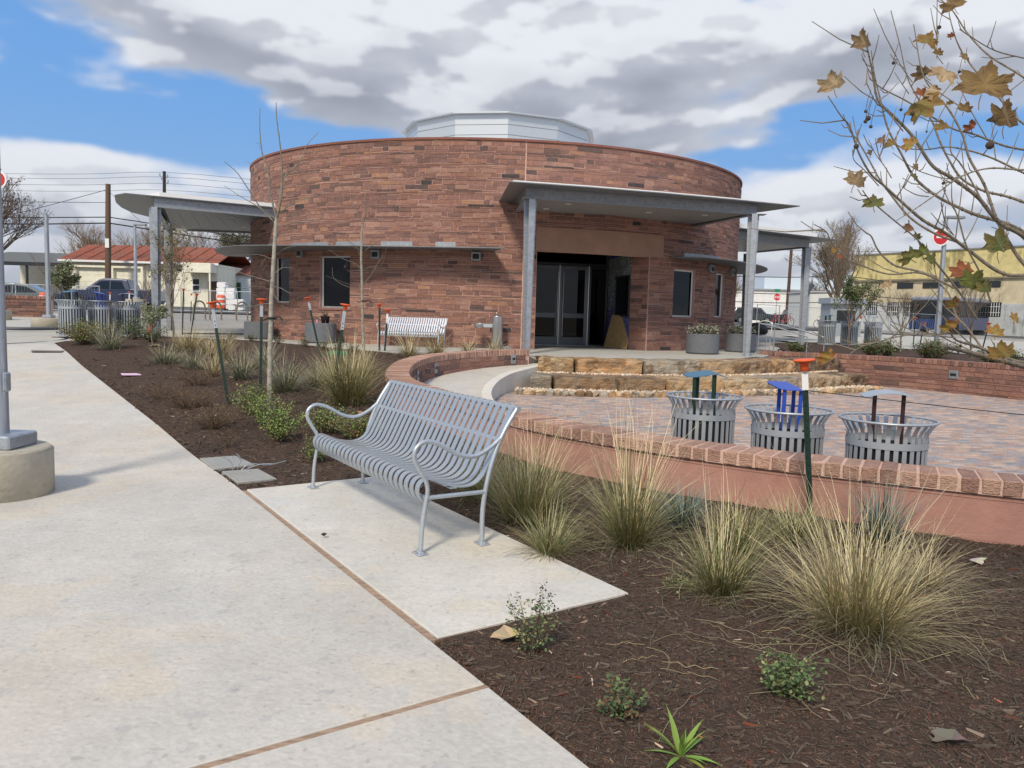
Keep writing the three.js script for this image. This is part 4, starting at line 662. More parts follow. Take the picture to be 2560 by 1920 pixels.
const SYC = [
 [0.019,0.004,[[2.26,1.83,-3.30],[2.13,1.94,-3.28],[2.02,1.98,-3.25],[1.96,2.02,-3.23],[1.89,2.08,-3.21],[1.76,2.15,-3.18],[1.67,2.19,-3.16],[1.57,2.30,-3.14],[1.48,2.37,-3.12],[1.41,2.41,-3.09],[1.38,2.44,-3.07],[1.36,2.49,-3.05],[1.32,2.57,-3.02],[1.30,2.60,-3.00]]],
 [0.016,0.0035,[[2.25,1.91,-3.30],[2.09,1.99,-3.32],[1.96,2.03,-3.34],[1.90,2.06,-3.36],[1.81,2.11,-3.38],[1.72,2.19,-3.40],[1.66,2.30,-3.42],[1.61,2.40,-3.44],[1.57,2.55,-3.46],[1.55,2.65,-3.48],[1.54,2.75,-3.50]]],
 [0.016,0.0035,[[2.37,1.74,-3.40],[2.22,1.83,-3.39],[2.14,1.92,-3.38],[2.07,2.02,-3.37],[2.00,2.16,-3.36],[1.92,2.27,-3.35],[1.88,2.36,-3.34],[1.80,2.47,-3.33],[1.74,2.52,-3.32],[1.68,2.59,-3.31],[1.62,2.79,-3.30]]],
 [0.015,0.003,[[2.20,1.77,-3.20],[1.99,1.77,-3.16],[1.82,1.86,-3.13],[1.70,1.92,-3.09],[1.59,1.96,-3.05],[1.49,2.02,-3.02],[1.39,2.08,-2.98],[1.33,2.11,-2.95],[1.26,2.18,-2.91],[1.20,2.27,-2.87],[1.16,2.29,-2.84],[1.09,2.35,-2.80]]],
 [0.009,0.003,[[1.85,1.90,-3.25],[1.74,1.93,-3.23],[1.62,1.99,-3.21],[1.53,2.07,-3.19],[1.46,2.14,-3.17],[1.41,2.21,-3.16],[1.35,2.28,-3.14],[1.31,2.31,-3.12],[1.27,2.37,-3.10]]],
 [0.012,0.0035,[[2.31,2.06,-3.40],[2.15,2.12,-3.42],[2.04,2.15,-3.44],[1.96,2.20,-3.46],[1.91,2.28,-3.48],[1.87,2.37,-3.50],[1.84,2.46,-3.52],[1.79,2.55,-3.54],[1.74,2.65,-3.56],[1.70,2.81,-3.58],[1.66,2.96,-3.60]]],
 [0.01,0.0035,[[2.31,2.33,-3.50],[2.14,2.35,-3.47],[1.98,2.39,-3.44],[1.88,2.40,-3.41],[1.76,2.45,-3.39],[1.64,2.50,-3.36],[1.52,2.54,-3.33],[1.45,2.57,-3.30]]],
 [0.01,0.003,[[2.36,2.20,-3.50],[2.20,2.25,-3.47],[2.07,2.29,-3.44],[1.96,2.31,-3.41],[1.85,2.32,-3.39],[1.74,2.30,-3.36],[1.62,2.30,-3.33],[1.56,2.32,-3.30]]],
 [0.007,0.003,[[1.98,2.05,-3.30],[1.89,2.17,-3.28],[1.83,2.23,-3.26],[1.78,2.27,-3.24],[1.77,2.38,-3.22],[1.79,2.49,-3.20]]],
 [0.008,0.0025,[[2.09,2.19,-3.10],[1.99,2.17,-3.08],[1.84,2.17,-3.07],[1.72,2.13,-3.05],[1.61,2.05,-3.03],[1.54,2.00,-3.02],[1.46,1.95,-3.00]]],
 [0.01,0.003,[[2.41,2.43,-3.60],[2.27,2.50,-3.60],[2.19,2.58,-3.60],[2.06,2.71,-3.60],[1.98,2.81,-3.60],[1.93,2.93,-3.60],[1.92,2.97,-3.60]]],
 [0.01,0.003,[[2.40,2.61,-3.60],[2.28,2.70,-3.62],[2.13,2.79,-3.63],[2.04,2.89,-3.65],[1.97,3.00,-3.67],[1.93,3.04,-3.68],[1.89,3.07,-3.70]]],
 [0.006,0.003,[[2.27,2.77,-3.60],[2.12,2.79,-3.57],[1.99,2.83,-3.53],[1.92,2.85,-3.50]]],
 [0.008,0.003,[[1.91,1.65,-3.10],[1.86,1.74,-3.08],[1.77,1.87,-3.06],[1.72,1.97,-3.04],[1.68,2.03,-3.02],[1.66,2.11,-3.00]]],
 [0.008,0.003,[[1.80,1.58,-3.00],[1.71,1.67,-2.96],[1.60,1.76,-2.91],[1.52,1.82,-2.87],[1.46,1.86,-2.83],[1.34,1.93,-2.79],[1.23,1.99,-2.74],[1.19,2.01,-2.70]]],
 [0.009,0.004,[[1.63,1.74,-3.00],[1.54,1.76,-2.98],[1.44,1.78,-2.96],[1.37,1.83,-2.94],[1.33,1.88,-2.92],[1.30,1.89,-2.90]]],
 [0.007,0.0025,[[1.70,1.70,-3.00],[1.55,1.75,-2.96],[1.40,1.74,-2.91],[1.27,1.77,-2.87],[1.20,1.79,-2.83],[1.13,1.84,-2.79],[1.09,1.87,-2.74],[1.03,1.89,-2.70]]],
 [0.005,0.0025,[[1.51,2.31,-3.10],[1.41,2.38,-3.05],[1.35,2.39,-3.00],[1.29,2.44,-2.95],[1.26,2.42,-2.90]]],
 [0.004,0.002,[[1.63,2.06,-3.10],[1.57,2.06,-3.07],[1.51,2.07,-3.03],[1.47,2.08,-3.00]]],
 [0.005,0.0025,[[2.06,2.22,-3.30],[1.94,2.21,-3.30],[1.82,2.17,-3.30],[1.71,2.19,-3.30],[1.66,2.21,-3.30],[1.57,2.27,-3.30]]],
 [0.004,0.002,[[1.86,2.70,-3.50],[1.83,2.74,-3.50],[1.83,2.84,-3.50]]],
 [0.004,0.002,[[1.67,2.54,-3.40],[1.63,2.59,-3.40],[1.60,2.63,-3.40]]],
 [0.004,0.002,[[1.73,2.62,-3.50],[1.66,2.66,-3.45],[1.60,2.70,-3.40]]],
 [0.004,0.003,[[1.68,2.04,-3.10],[1.73,1.97,-3.15],[1.80,1.92,-3.20]]],
 [0.004,0.002,[[1.36,2.07,-2.95],[1.29,2.12,-2.92],[1.23,2.15,-2.88],[1.21,2.18,-2.85]]],
 [0.004,0.002,[[1.43,2.11,-3.00],[1.39,2.15,-2.98],[1.35,2.19,-2.97],[1.31,2.24,-2.95]]],
 [0.014,0.006,[[2.16,1.43,-3.00],[1.98,1.42,-2.98],[1.86,1.45,-2.96],[1.76,1.48,-2.94],[1.68,1.50,-2.92],[1.64,1.53,-2.90]]],
 [0.02,0.012,[[1.97,1.40,-2.90],[1.80,1.43,-2.83],[1.64,1.46,-2.77],[1.51,1.48,-2.70]]],
 [0.008,0.003,[[1.86,1.43,-3.00],[1.77,1.54,-3.00],[1.72,1.59,-3.00],[1.68,1.68,-3.00],[1.64,1.72,-3.00],[1.61,1.81,-3.00]]],
 [0.005,0.0025,[[1.60,1.51,-2.80],[1.47,1.52,-2.76],[1.36,1.51,-2.72],[1.27,1.49,-2.68],[1.19,1.47,-2.64],[1.13,1.44,-2.60]]],
 [0.005,0.003,[[1.63,1.52,-2.90],[1.54,1.52,-2.85],[1.43,1.52,-2.80]]],
];
const leafM = new THREE.MeshPhysicalMaterial({ vertexColors: true, roughness: .8, side: THREE.DoubleSide, transmission: .25, thickness: 0 });
const LEAF = [
 [1.263,2.593,-2.950,0.097,0,20],
 [1.124,2.412,-2.850,0.094,1,10],
 [1.681,2.731,-3.300,0.087,2,-10],
 [1.936,2.995,-3.600,0.095,3,0],
 [1.721,2.630,-3.400,0.082,3,5],
 [1.705,2.562,-3.200,0.105,1,160],
 [1.669,2.495,-3.200,0.077,1,200],
 [1.676,2.517,-3.300,0.051,4,0],
 [1.636,2.435,-3.200,0.127,2,190],
 [1.464,2.318,-2.500,0.148,3,0],
 [1.598,2.243,-2.600,0.120,3,20],
 [1.948,2.414,-3.400,0.067,4,0],
 [1.771,2.385,-3.300,0.065,2,0],
 [1.917,2.488,-3.400,0.056,3,0],
 [1.903,2.536,-3.500,0.029,2,0],
 [1.540,2.264,-3.100,0.068,5,60],
 [1.363,2.239,-2.950,0.065,6,0],
 [1.416,2.239,-3.000,0.046,2,0],
 [1.325,2.191,-2.950,0.032,6,0],
 [1.210,2.063,-2.800,0.080,1,0],
 [1.253,1.977,-2.750,0.066,7,0],
 [1.573,2.173,-3.100,0.034,2,0],
 [1.569,2.137,-3.100,0.034,7,0],
 [1.519,1.931,-3.000,0.059,6,40],
 [1.545,1.893,-3.000,0.033,7,0],
 [1.637,1.915,-3.000,0.033,2,0],
 [1.956,2.731,-3.500,0.054,3,0],
 [1.886,2.823,-3.500,0.031,4,0],
 [1.783,2.716,-3.400,0.041,3,0],
 [1.610,1.832,-2.600,0.114,7,10],
 [1.110,1.802,-2.700,0.027,5,0],
 [1.129,1.782,-2.700,0.027,4,0],
 [1.363,1.788,-2.700,0.065,7,30],
 [1.359,1.798,-2.600,0.063,8,0],
 [1.422,1.775,-2.650,0.064,7,-20],
 [1.496,1.739,-2.600,0.077,4,20],
 [1.476,1.698,-2.500,0.095,8,-10],
 [1.520,1.678,-2.500,0.060,7,10],
 [1.538,1.633,-2.700,0.057,5,0],
 [1.471,1.553,-2.600,0.062,5,40],
 [1.751,1.539,-2.800,0.059,5,0],
 [1.882,1.589,-2.900,0.049,5,0],
 [1.653,1.471,-2.600,0.084,2,0],
 [1.624,1.476,-2.800,0.032,7,0],
 [1.393,1.701,-2.900,0.039,1,0],
 [1.059,1.436,-2.600,0.062,5,20],
];
const BALL = [
 [1.548,2.634,-3.300,0.0073],
 [1.270,2.328,-2.900,0.0057],
 [1.281,2.304,-2.900,0.0096],
 [1.272,2.292,-2.900,0.0070],
 [1.293,2.274,-2.900,0.0064],
 [1.223,2.191,-2.850,0.0094],
 [1.544,2.419,-3.200,0.0063],
 [1.831,2.856,-3.500,0.0085],
 [1.591,2.405,-3.200,0.0091],
 [1.915,2.288,-3.200,0.0162],
 [1.684,2.114,-3.100,0.0068],
 [1.691,2.085,-3.100,0.0048],
 [1.879,2.638,-3.400,0.0067],
 [1.654,2.335,-3.200,0.0042],
];

/* ================================================================ OBJECTS */
const pv = (a) => a.map((p) => V(...p));
/* ---------------------------------------------------------------- benches */
function makeBench(name, label, mat) {
  const t = thing(name, label, 'bench');
  const sm2 = (pts, n) => curve(pts.map(([s, y]) => V(0, y, -s)), n);
  const front = [[0, .008], [.012, .2], [.033, .33], [.045, .41], [.03, .475], [-.015, .55], [-.053, .63], [-.044, .685], [0, .722], [.05, .727], [.137, .697], [.262, .628], [.35, .606], [.42, .613], [.52, .662], [.585, .712]];
  const rear = [[.46, .008], [.46, .22], [.476, .353], [.511, .505], [.567, .665], [.624, .774], [.712, .905]];
  for (const sx of [-1, 1]) {
    const X = sx * 1.047, at = (a, n) => sm2(a, n).map((p) => V(X, p.y, p.z));
    part(t, 'arm_frame', new Geo().tube(at(front, 60), .0155, 12).build(), mat);
    part(t, 'back_leg', new Geo().tube(at(rear, 36), .017, 12).build(), mat);
    part(t, 'side_rail', new Geo().tube([V(X, .362, -.045), V(X, .358, -.475)], .0145, 10).build(), mat);
    for (const s of [0, .46]) { const g = new Geo().cbox(X, .0065, -s, .10, .011, .075, .003); g.cyl(X + .033, .012, -s + .0, .010, .010, .012, 8); g.cyl(X - .033, .012, -s, .010, .010, .012, 8); part(t, 'foot_plate', g.build(), mat); }
  }
  const prof = [[.062, .322], [.035, .332], [.008, .358], [-.006, .395], [-.004, .43], [.018, .463], [.058, .476], [.105, .464], [.16, .44], [.225, .416], [.30, .402], [.37, .402], [.42, .418], [.468, .458], [.50, .515], [.545, .605], [.60, .715], [.655, .822], [.692, .896], [.709, .922], [.728, .927], [.741, .913], [.738, .895]];
  const pp = sm2(prof, 64); const n = 25, W = .053, th = .006;
  for (let i = 0; i < n; i++) {
    const x = mix(-1.0, 1.0, i / (n - 1)), g = new Geo();
    const L = pp.length, nor = pp.map((p, k) => { const a = pp[Math.max(0, k - 1)], b = pp[Math.min(L - 1, k + 1)], d = V().subVectors(b, a).normalize(); return V(0, -d.z, d.y); });
    const q = (k, sx, so) => V(x + sx * W / 2, pp[k].y + nor[k].y * so * th / 2, pp[k].z + nor[k].z * so * th / 2);
    for (let k = 0; k + 1 < L; k++) {
      for (const so of [1, -1]) { const a = q(k, -1, so), b = q(k, 1, so), c = q(k + 1, 1, so), d = q(k + 1, -1, so), na = nor[k].clone().multiplyScalar(so), nb = nor[k + 1].clone().multiplyScalar(so); const o = so > 0 ? [[a, na], [b, na], [c, nb], [a, na], [c, nb], [d, nb]] : [[a, na], [c, nb], [b, na], [a, na], [d, nb], [c, nb]]; for (const [p, m] of o) g.vert(p, m, [0, 0]); }
      g.quad(q(k, -1, 1), q(k + 1, -1, 1), q(k + 1, -1, -1), q(k, -1, -1)); g.quad(q(k, 1, -1), q(k + 1, 1, -1), q(k + 1, 1, 1), q(k, 1, 1));
    }
    part(t, 'slat', g.build(), mat);
  }
  part(t, 'top_rail', new Geo().tube([V(-1.06, .905, -.722), V(1.06, .905, -.722)], .0195, 14).build(), mat);
  part(t, 'front_rail', new Geo().tube([V(-1.047, .345, -.052), V(1.047, .345, -.052)], .020, 14).build(), mat);
  part(t, 'back_bar', new Geo().box(0, .700, -.598, 2.08, .024, .008, { e: new THREE.Euler(-.45, 0, 0) }).build(), mat);
  part(t, 'seat_bar', new Geo().box(0, .4045, -.24, 2.08, .008, .05).build(), mat);
  return t;
}
const bench = makeBench('bench', 'silver steel slatted bench with looped arms standing on the pale concrete pad', M.bench);
bench.position.set(-1.1325, .004, -5.69); bench.rotation.y = deg(-56.8);
const bench2 = copy(bench, [-2.72, .652, -19.78], -.32, 'bright silver slatted bench standing against the sandstone building wall'); bench2.scale.setScalar(.82); bench2.traverse((o) => { if (o.isMesh) o.material = M.benchFar; });

/* ------------------------------------------------------------------- bins */
function makeBin(label, lid, lidMat, postMat, turn, group) {
  const t = thing('litter_bin', label, 'litter bin', [0, 0, 0], 0, group), R = .315, n = 30;
  for (let i = 0; i < n; i++) {
    const a = i / n * 2 * PI, m = new THREE.Matrix4().makeRotationY(a), g = new Geo();
    const P = [[R, .03], [R, .835], [R + .004, .855], [R + .022, .888], [R + .046, .925], [R + .062, .952]], w = .036;
    for (let k = 0; k + 1 < P.length; k++) { const [r0, y0] = P[k], [r1, y1] = P[k + 1]; const c = [V(-w / 2, y0, r0), V(w / 2, y0, r0), V(w / 2, y1, r1), V(-w / 2, y1, r1), V(-w / 2, y0, r0 - .006), V(w / 2, y0, r0 - .006), V(w / 2, y1, r1 - .006), V(-w / 2, y1, r1 - .006)].map((p) => p.applyMatrix4(m)); g.quad(c[0], c[1], c[2], c[3]); g.quad(c[5], c[4], c[7], c[6]); g.quad(c[1], c[5], c[6], c[2]); g.quad(c[4], c[0], c[3], c[7]); }
    part(t, 'slat', g.build(), M.bin);
  }
  const ringG = (r, y, h) => new Geo().add(new THREE.CylinderGeometry(r, r, h, 48, 1, true), new THREE.Matrix4().makeTranslation(0, y, 0)).add(new THREE.CylinderGeometry(r - .008, r - .008, h, 48, 1, true), new THREE.Matrix4().makeTranslation(0, y, 0)).build();
  part(t, 'band', ringG(R + .006, .765, .055), M.bin); part(t, 'band', ringG(R + .006, .06, .055), M.bin);
  part(t, 'rim', new Geo().add(new THREE.TorusGeometry(R + .064, .011, 10, 56), new THREE.Matrix4().makeRotationX(PI / 2).setPosition(0, .955, 0)).build(), M.bin);
  part(t, 'liner', new Geo().add(new THREE.LatheGeometry([[.0, .04], [.26, .04], [.285, .74], [.292, .74], [.272, .03], [0, .03]].map((p) => new THREE.Vector2(...p)), 32)).build(), lid === 'grey' ? M.black : lid === 'blue' ? M.black : M.black);
  if (lid) {
    const c = Math.cos(turn), s = Math.sin(turn), W = (x, y, z) => V(x * c + z * s, y, -x * s + z * c);
    const tilt = lid === 'blue' ? .28 : lid === 'green' ? .12 : .06;
    const ps = lid === 'grey' ? [[-.115, 0], [.115, 0]] : [[-.15, .08], [-.04, -.08], [.06, .08], [.15, -.08]];
    const curveY = (x) => lid === 'grey' ? 1.185 - .9 * x * x : lid === 'blue' ? 1.165 - .05 * x - (x > .08 ? (x - .08) * .3 : 0) : 1.175 + .018 * Math.sin((x + .08) * 9) - (x > .08 ? (x - .08) * .22 : 0);
    for (const [x, z] of ps) part(t, 'lid_post', new Geo().bar(W(x, .62, z), W(x, curveY(x) - tilt * z, z), .034, .008).build(), postMat);
    const g = new Geo(), hw = (x) => .112 * Math.sqrt(clamp(1.06 - Math.pow(x / .235, 4))), nx = 24, th = .006, q = (i, k, d) => { const x = mix(-.22, .22, i / nx), z = hw(x) * k; return W(x, curveY(x) + d - tilt * z, z); };
    for (let i = 0; i < nx; i++) { g.quad(q(i, 1, th), q(i + 1, 1, th), q(i + 1, -1, th), q(i, -1, th)); g.quad(q(i, -1, 0), q(i + 1, -1, 0), q(i + 1, 1, 0), q(i, 1, 0)); for (const k of [1, -1]) g.quad(q(i, k, 0), q(i + 1, k, 0), q(i + 1, k, th), q(i, k, th)); }
    part(t, 'lid', g.build(), lidMat);
  }
  return t;
}
const binGreen = makeBin('grey slatted bin with a dark teal lid on green posts inside the court wall', 'green', M.teal, M.green, .2);
const binBlue = makeBin('grey slatted bin with a bright blue lid, middle of three inside the court wall', 'blue', M.blue, M.blue, .5);
const binGrey = makeBin('grey slatted bin with a grey arched lid on brown posts inside the court wall', 'grey', M.bench, M.brown, -.15);
binGreen.position.set(1.97, plazaY(-7.83), -7.83); binBlue.position.set(2.54, plazaY(-7), -7.0); binGrey.position.set(3.19, plazaY(-6.46), -6.46);
copy(binGreen, [-11.35, .66, -19.8], .6, 'leftmost of the three far bins, beside the sidewalk left of the side canopy'); copy(binBlue, [-10.9, .66, -20.35], .9, 'far bin with a blue lid between two others left of the side canopy'); copy(binGrey, [-10.5, .66, -20.95], .4, 'far bin with a grey lid, nearest the posts of the side canopy');
copy(binGreen, [12.2, .69, -30.0], .2, 'far bin nearest the rear canopy post, in the right background'); copy(binBlue, [13.12, .69, -30.1], .3, 'far bin half hidden by a leafy shrub in the right background'); copy(binGrey, [14.0, .69, -30.0], 1.0, 'far bin at the right end of the three in the right background');

/* ------------------------------------------------------- planters, fountain */
function planter(label, x, z, r, h) {
  const t = thing('planter', label, 'planter', [x, .652, z]);
  part(t, 'pot', new Geo().add(new THREE.LatheGeometry([[0, 0], [r * .965, 0], [r, .05], [r, h - .02], [r - .015, h], [r - .05, h], [r - .06, h - .06], [r - .06, .1]].map((p) => new THREE.Vector2(...p)), 48)).build(), M.planter);
  part(t, 'soil', new Geo().add(new THREE.CircleGeometry(r - .05, 24), new THREE.Matrix4().makeRotationX(-PI / 2).setPosition(0, h - .05, 0)).build(), M.mulch); return t;
}
planter('grey round planter behind the tall sapling, at the left end of the building', -7.42, -22.45, .42, .50);
planter('grey round planter with a small black pot on it, under the left window', -5.22, -20.85, .42, .54);
const plA = planter('grey round planter with dry silvery plants, nearer the entrance doors', 5.05, -20.5, .43, .53);
const plB = planter('grey round planter with dry silvery plants, half behind the right canopy post', 6.62, -22.4, .43, .53);
{ const t = thing('plant_pot', 'small black plastic pot with a grass tuft standing on the grey planter', 'plant pot', [-5.1, 1.17, -20.85]); part(t, 'pot', new Geo().add(new THREE.LatheGeometry([[0, 0], [.095, 0], [.12, .19], [.13, .19], [.13, .21], [.118, .21], [.112, .16], [0, .15]].map((p) => new THREE.Vector2(...p)), 24)).build(), M.black); part(t, 'leaves', blades(70, .05, .26, .4, [[.08, .11, .05], [.2, .2, .1]], 3, .8), M.veg, [0, .16, 0]);
  const c = thing('cup', 'small pink cup standing on the grey planter beside the black pot', 'cup', [-5.28, 1.14, -20.7]); part(c, 'body', new Geo().add(new THREE.LatheGeometry([[0, 0], [.025, 0], [.03, .14], [.027, .14], [.022, .01], [0, .01]].map((p) => new THREE.Vector2(...p)), 16)).build(), std({ color: col(S(225, 160, 190)) })); }
{
  const t = thing('drinking_fountain', 'stainless steel drinking fountain with a side bowl beside the left canopy post', 'drinking fountain', [-.42, .652, -19.95]);
  part(t, 'pedestal', new Geo().add(new THREE.LatheGeometry([[0, 0], [.14, 0], [.14, .84], [.125, .86], [.10, .87], [0, .872]].map((p) => new THREE.Vector2(...p)), 40)).build(), M.steel);
  part(t, 'arm', new Geo().cbox(-.26, .60, .04, .28, .10, .10, .012).build(), M.panel); part(t, 'bowl', new Geo().add(new THREE.LatheGeometry([[0, .53], [.11, .535], [.125, .56], [.125, .655], [.115, .655], [.1, .60], [0, .59]].map((p) => new THREE.Vector2(...p)), 32), new THREE.Matrix4().makeTranslation(-.47, 0, .04)).build(), M.steel);
  part(t, 'button', new Geo().cyl(0, .80, .125, .012, .012, .03, 10).build(), M.black); part(t, 'low_bowl', new Geo().add(new THREE.LatheGeometry([[0, .0], [.12, .0], [.13, .08], [.11, .08], [.1, .04], [0, .03]].map((p) => new THREE.Vector2(...p)), 28), new THREE.Matrix4().makeTranslation(.27, 0, .12)).build(), M.steel); part(t, 'spout', new Geo().tube([V(-.02, .87, 0), V(-.02, .92, .0), V(-.03, .935, .03)], .012, 8).build(), M.steel);
}
{ // board leaning in the entrance
  const g = new Geo(), a = V(2.74, .655, -23.2), b = V(3.26, .655, -22.02), c = V(3.42, 1.62, -22.12), d = V(2.98, 1.62, -23.3), n = V().crossVectors(V().subVectors(b, a), V().subVectors(d, a)).normalize().multiplyScalar(.016);
  const q = [a, b, c, d], e = q.map((p) => p.clone().add(n)); g.quad(...q); g.quad(e[3], e[2], e[1], e[0]); for (let i = 0; i < 4; i++) { const j = (i + 1) % 4; g.quad(q[j], q[i], e[i], e[j]); }
  const m = new THREE.Mesh(g.build(), std({ map: T.grain, color: col(S(206, 172, 118)), roughness: .8 })); m.name = 'wooden_board'; m.castShadow = m.receiveShadow = true; scene.add(m); tag(m, 'tan wooden board leaning on the mosaic wall beside the entrance doors', 'board');
}
{ // floor lids and boxes in the bed
  const box = (name, label, cat, pts, mat, up = .012, th = .08) => { const g = new Geo(), c = V(); pts.forEach((p) => c.add(p)); c.multiplyScalar(.25); const ins = (p, k, dy) => V().lerpVectors(p, c, k).add(V(0, dy, 0)); const A = pts.map((p) => ins(p, 0, up - .006)), B = pts.map((p) => ins(p, .03, up)), C = pts.map((p) => ins(p, .10, up)), D = pts.map((p) => ins(p, .115, up - .005)), E = pts.map((p) => ins(p, 0, up - th)); for (let i = 0; i < 4; i++) { const j = (i + 1) % 4; g.quad(E[i], E[j], A[j], A[i]); g.quad(A[i], A[j], B[j], B[i]); g.quad(B[i], B[j], C[j], C[i]); g.quad(C[i], C[j], D[j], D[i]); } const t = thing(name, label, cat); part(t, 'frame', g.build(), mat); const l = new Geo(); const F = pts.map((p) => ins(p, .118, up - .002)); l.quad(F[0], F[1], F[2], F[3]); part(t, 'lid', l.build(), mat); return t; };
  const boxM = std({ map: T.conc, bumpMap: T.concB, bumpScale: .004, color: col([.60, .64, .68]), roughness: .8 });
  const b1 = box('utility_box', 'grey concrete utility box lid set in the mulch, farther of two by the sidewalk', 'utility box', pv([[-2.82, .0, -7.22], [-2.52, .0, -7.48], [-2.86, .0, -7.90], [-3.16, .0, -7.72]]), boxM);
  const b2 = box('utility_box', 'grey concrete utility box lid nearest the bench pad, by the sidewalk', 'utility box', pv([[-2.40, .0, -6.68], [-2.12, .0, -6.88], [-2.42, .0, -7.28], [-2.71, .0, -7.12]]), boxM);
  const w = thing('wire', 'bundle of thin pale wires sticking out between the two utility boxes', 'wire'); for (const p of [[[-2.62, -.02, -7.18], [-2.64, .09, -7.17], [-2.7, .15, -7.13]], [[-2.56, 0, -7.2], [-2.5, .06, -7.25], [-2.35, .03, -7.36], [-2.2, .06, -7.45]], [[-2.6, 0, -7.22], [-2.56, .12, -7.2], [-2.59, .17, -7.18]], [[-2.55, 0, -7.24], [-2.4, .05, -7.3], [-2.28, .05, -7.33]]]) part(w, 'strand', new Geo().tube(curve(pv(p), 10), .004, 5).build(), M.bench);
  const lid = thing('valve_box', 'green round plastic valve box lid lying in the mulch near the building', 'valve box', [-3.82, gh(0, -16.8) + .01, -16.8]); part(lid, 'lid', new Geo().add(new THREE.LatheGeometry([[0, .09], [.12, .085], [.22, .06], [.25, .03], [.25, -.05]].map((p) => new THREE.Vector2(...p)), 32)).build(), std({ color: col([.03, .20, .09]), roughness: .5 })); part(lid, 'knob', new Geo().cyl(0, .088, 0, .03, .03, .012, 12).build(), std({ color: col([.02, .14, .06]), roughness: .5 }));
  const card = new THREE.Mesh(new Geo().add(poly([[-6.83, -13.34], [-6.56, -13.46], [-6.36, -13.12], [-6.63, -13.0]], 0, .006)).build(), std({ color: col(S(226, 190, 214)), roughness: .7 })); card.position.y = .345; card.name = 'paper_card'; card.castShadow = true; scene.add(card); tag(card, 'pale pink flat card lying on the mulch by the sidewalk', 'card');
}
/* -------------------------------------------------- stakes with safety caps */
function stake(base, top, label, o = {}) {
  const b = V(...base), t = V(...top), d = V().subVectors(t, b), L = d.length(); d.normalize(); const g = thing('fence_post', label, 'fence post', base, 0);
  const q = new THREE.Quaternion().setFromUnitVectors(YAX, d), m = new THREE.Matrix4().makeRotationFromQuaternion(q);
  const bar = new Geo(); bar.box(0, L / 2 - .05, 0, .042, L + .1, .006, { m }); bar.box(0, L / 2 - .05, -.015, .006, L + .1, .024, { m }); for (let y = .1; y < L - .2; y += .055) bar.box(0, y, .005, .012, .02, .008, { m });
  part(g, 'post', bar.build(), M.postGreen);
  const wl = o.white ?? .16; const wg = new Geo(); wg.box(0, L - wl / 2 - .03, 0, .046, wl, .010, { m }); wg.box(0, L - wl / 2 - .03, -.015, .010, wl, .030, { m }); part(g, 'painted_tip', wg.build(), o.tip || M.white);
  const cg = new Geo(), at = (geo, y) => cg.add(geo, new THREE.Matrix4().multiplyMatrices(m, new THREE.Matrix4().makeTranslation(0, y, 0)));
  at(new THREE.LatheGeometry([[0, -.03], [.030, -.03], [.031, .02], [.045, .035], [.072, .040], [.078, .048], [.074, .056], [.03, .060], [0, .061]].map((p) => new THREE.Vector2(...p)), 20), L - .02); part(g, 'safety_cap', cg.build(), M.orange);
  return g;
}
stake([2.25, -.02, -5.58], [2.12, 1.25, -5.58], 'dark green stake with a white tip and orange cap beside the front brick wall');
stake([-3.99, .16, -10.76], [-4.21, 1.58, -10.76], 'leaning green stake with an orange cap left of the tall sapling', { tip: M.bench, white: .3 });
stake([-3.78, .2, -11.49], [-3.76, 1.65, -11.49], 'upright green stake with an orange cap just left of the sapling trunk', { tip: M.bench, white: .2 });
stake([-2.59, .17, -10.97], [-2.4, 1.6, -10.97], 'green stake with an orange cap right of the sapling, leaning right', { tip: M.bench, white: .3 });
stake([-4.03, .5, -16.14], [-4.31, 1.76, -16.14], 'slanting thin stake with an orange cap in front of the black potted planter', { tip: M.bench, white: .2 });
stake([-3.05, .6, -17.55], [-3.06, 1.68, -17.55], 'thin dark stake with an orange cap at the left end of the wall bench', { white: .03 });
stake([-2.93, .6, -17.54], [-2.87, 1.56, -17.54], 'thin stake with a pale upper end in front of the wall bench', { white: .25 });
stake([-10.23, .62, -23.76], [-10.18, 2.04, -23.76], 'dark stake with an orange cap behind the shrubs by the side canopy', { white: .03 });
stake([-10.05, .62, -23.95], [-9.85, 1.9, -23.95], 'slanting dark stake with an orange cap right of another by the side canopy', { white: .03 });
stake([13.6, .68, -30.9], [13.9, 1.82, -30.9], 'stake with a white tip and orange cap between the far right bins');
stake([15.17, .66, -29.17], [15.17, 1.82, -29.17], 'stake with an orange cap right of the far right bins', { white: .05 });
stake([14.18, .66, -26.88], [14.3, 1.62, -26.88], 'stake with an orange cap leaning beside the far right lamp post', { white: .05 });
stake([14.27, .64, -23.46], [14.45, 1.66, -23.46], 'stake with an orange cap seen through the sycamore twigs in front of the bus', { white: .05 });
for (const [x, z, y, lab] of [[-18.9, -36, 2.05, 'small stake with orange cap in front of the truck hood'], [-18.0, -36, 2.1, 'small stake with orange cap in front of the truck door'], [-16.9, -36, 2.15, 'small stake with orange cap in front of the truck bed'], [-15.1, -36, 2.1, 'small stake with orange cap just left of the side canopy post']]) stake([x, gh(x, z), z], [x + .05, y, z], lab, { white: .3 });
{ // cable from the front stake
  const w = new THREE.Mesh(new Geo().tube(curve(pv([[2.135, 1.06, -5.57], [2.8, 1.01, -5.4], [3.6, .96, -5.15], [4.6, .92, -4.8]]), 30), .0035, 6).build(), M.black); w.name = 'guy_wire'; scene.add(w); tag(w, 'thin black wire running right from the front stake above the bins', 'wire');
}
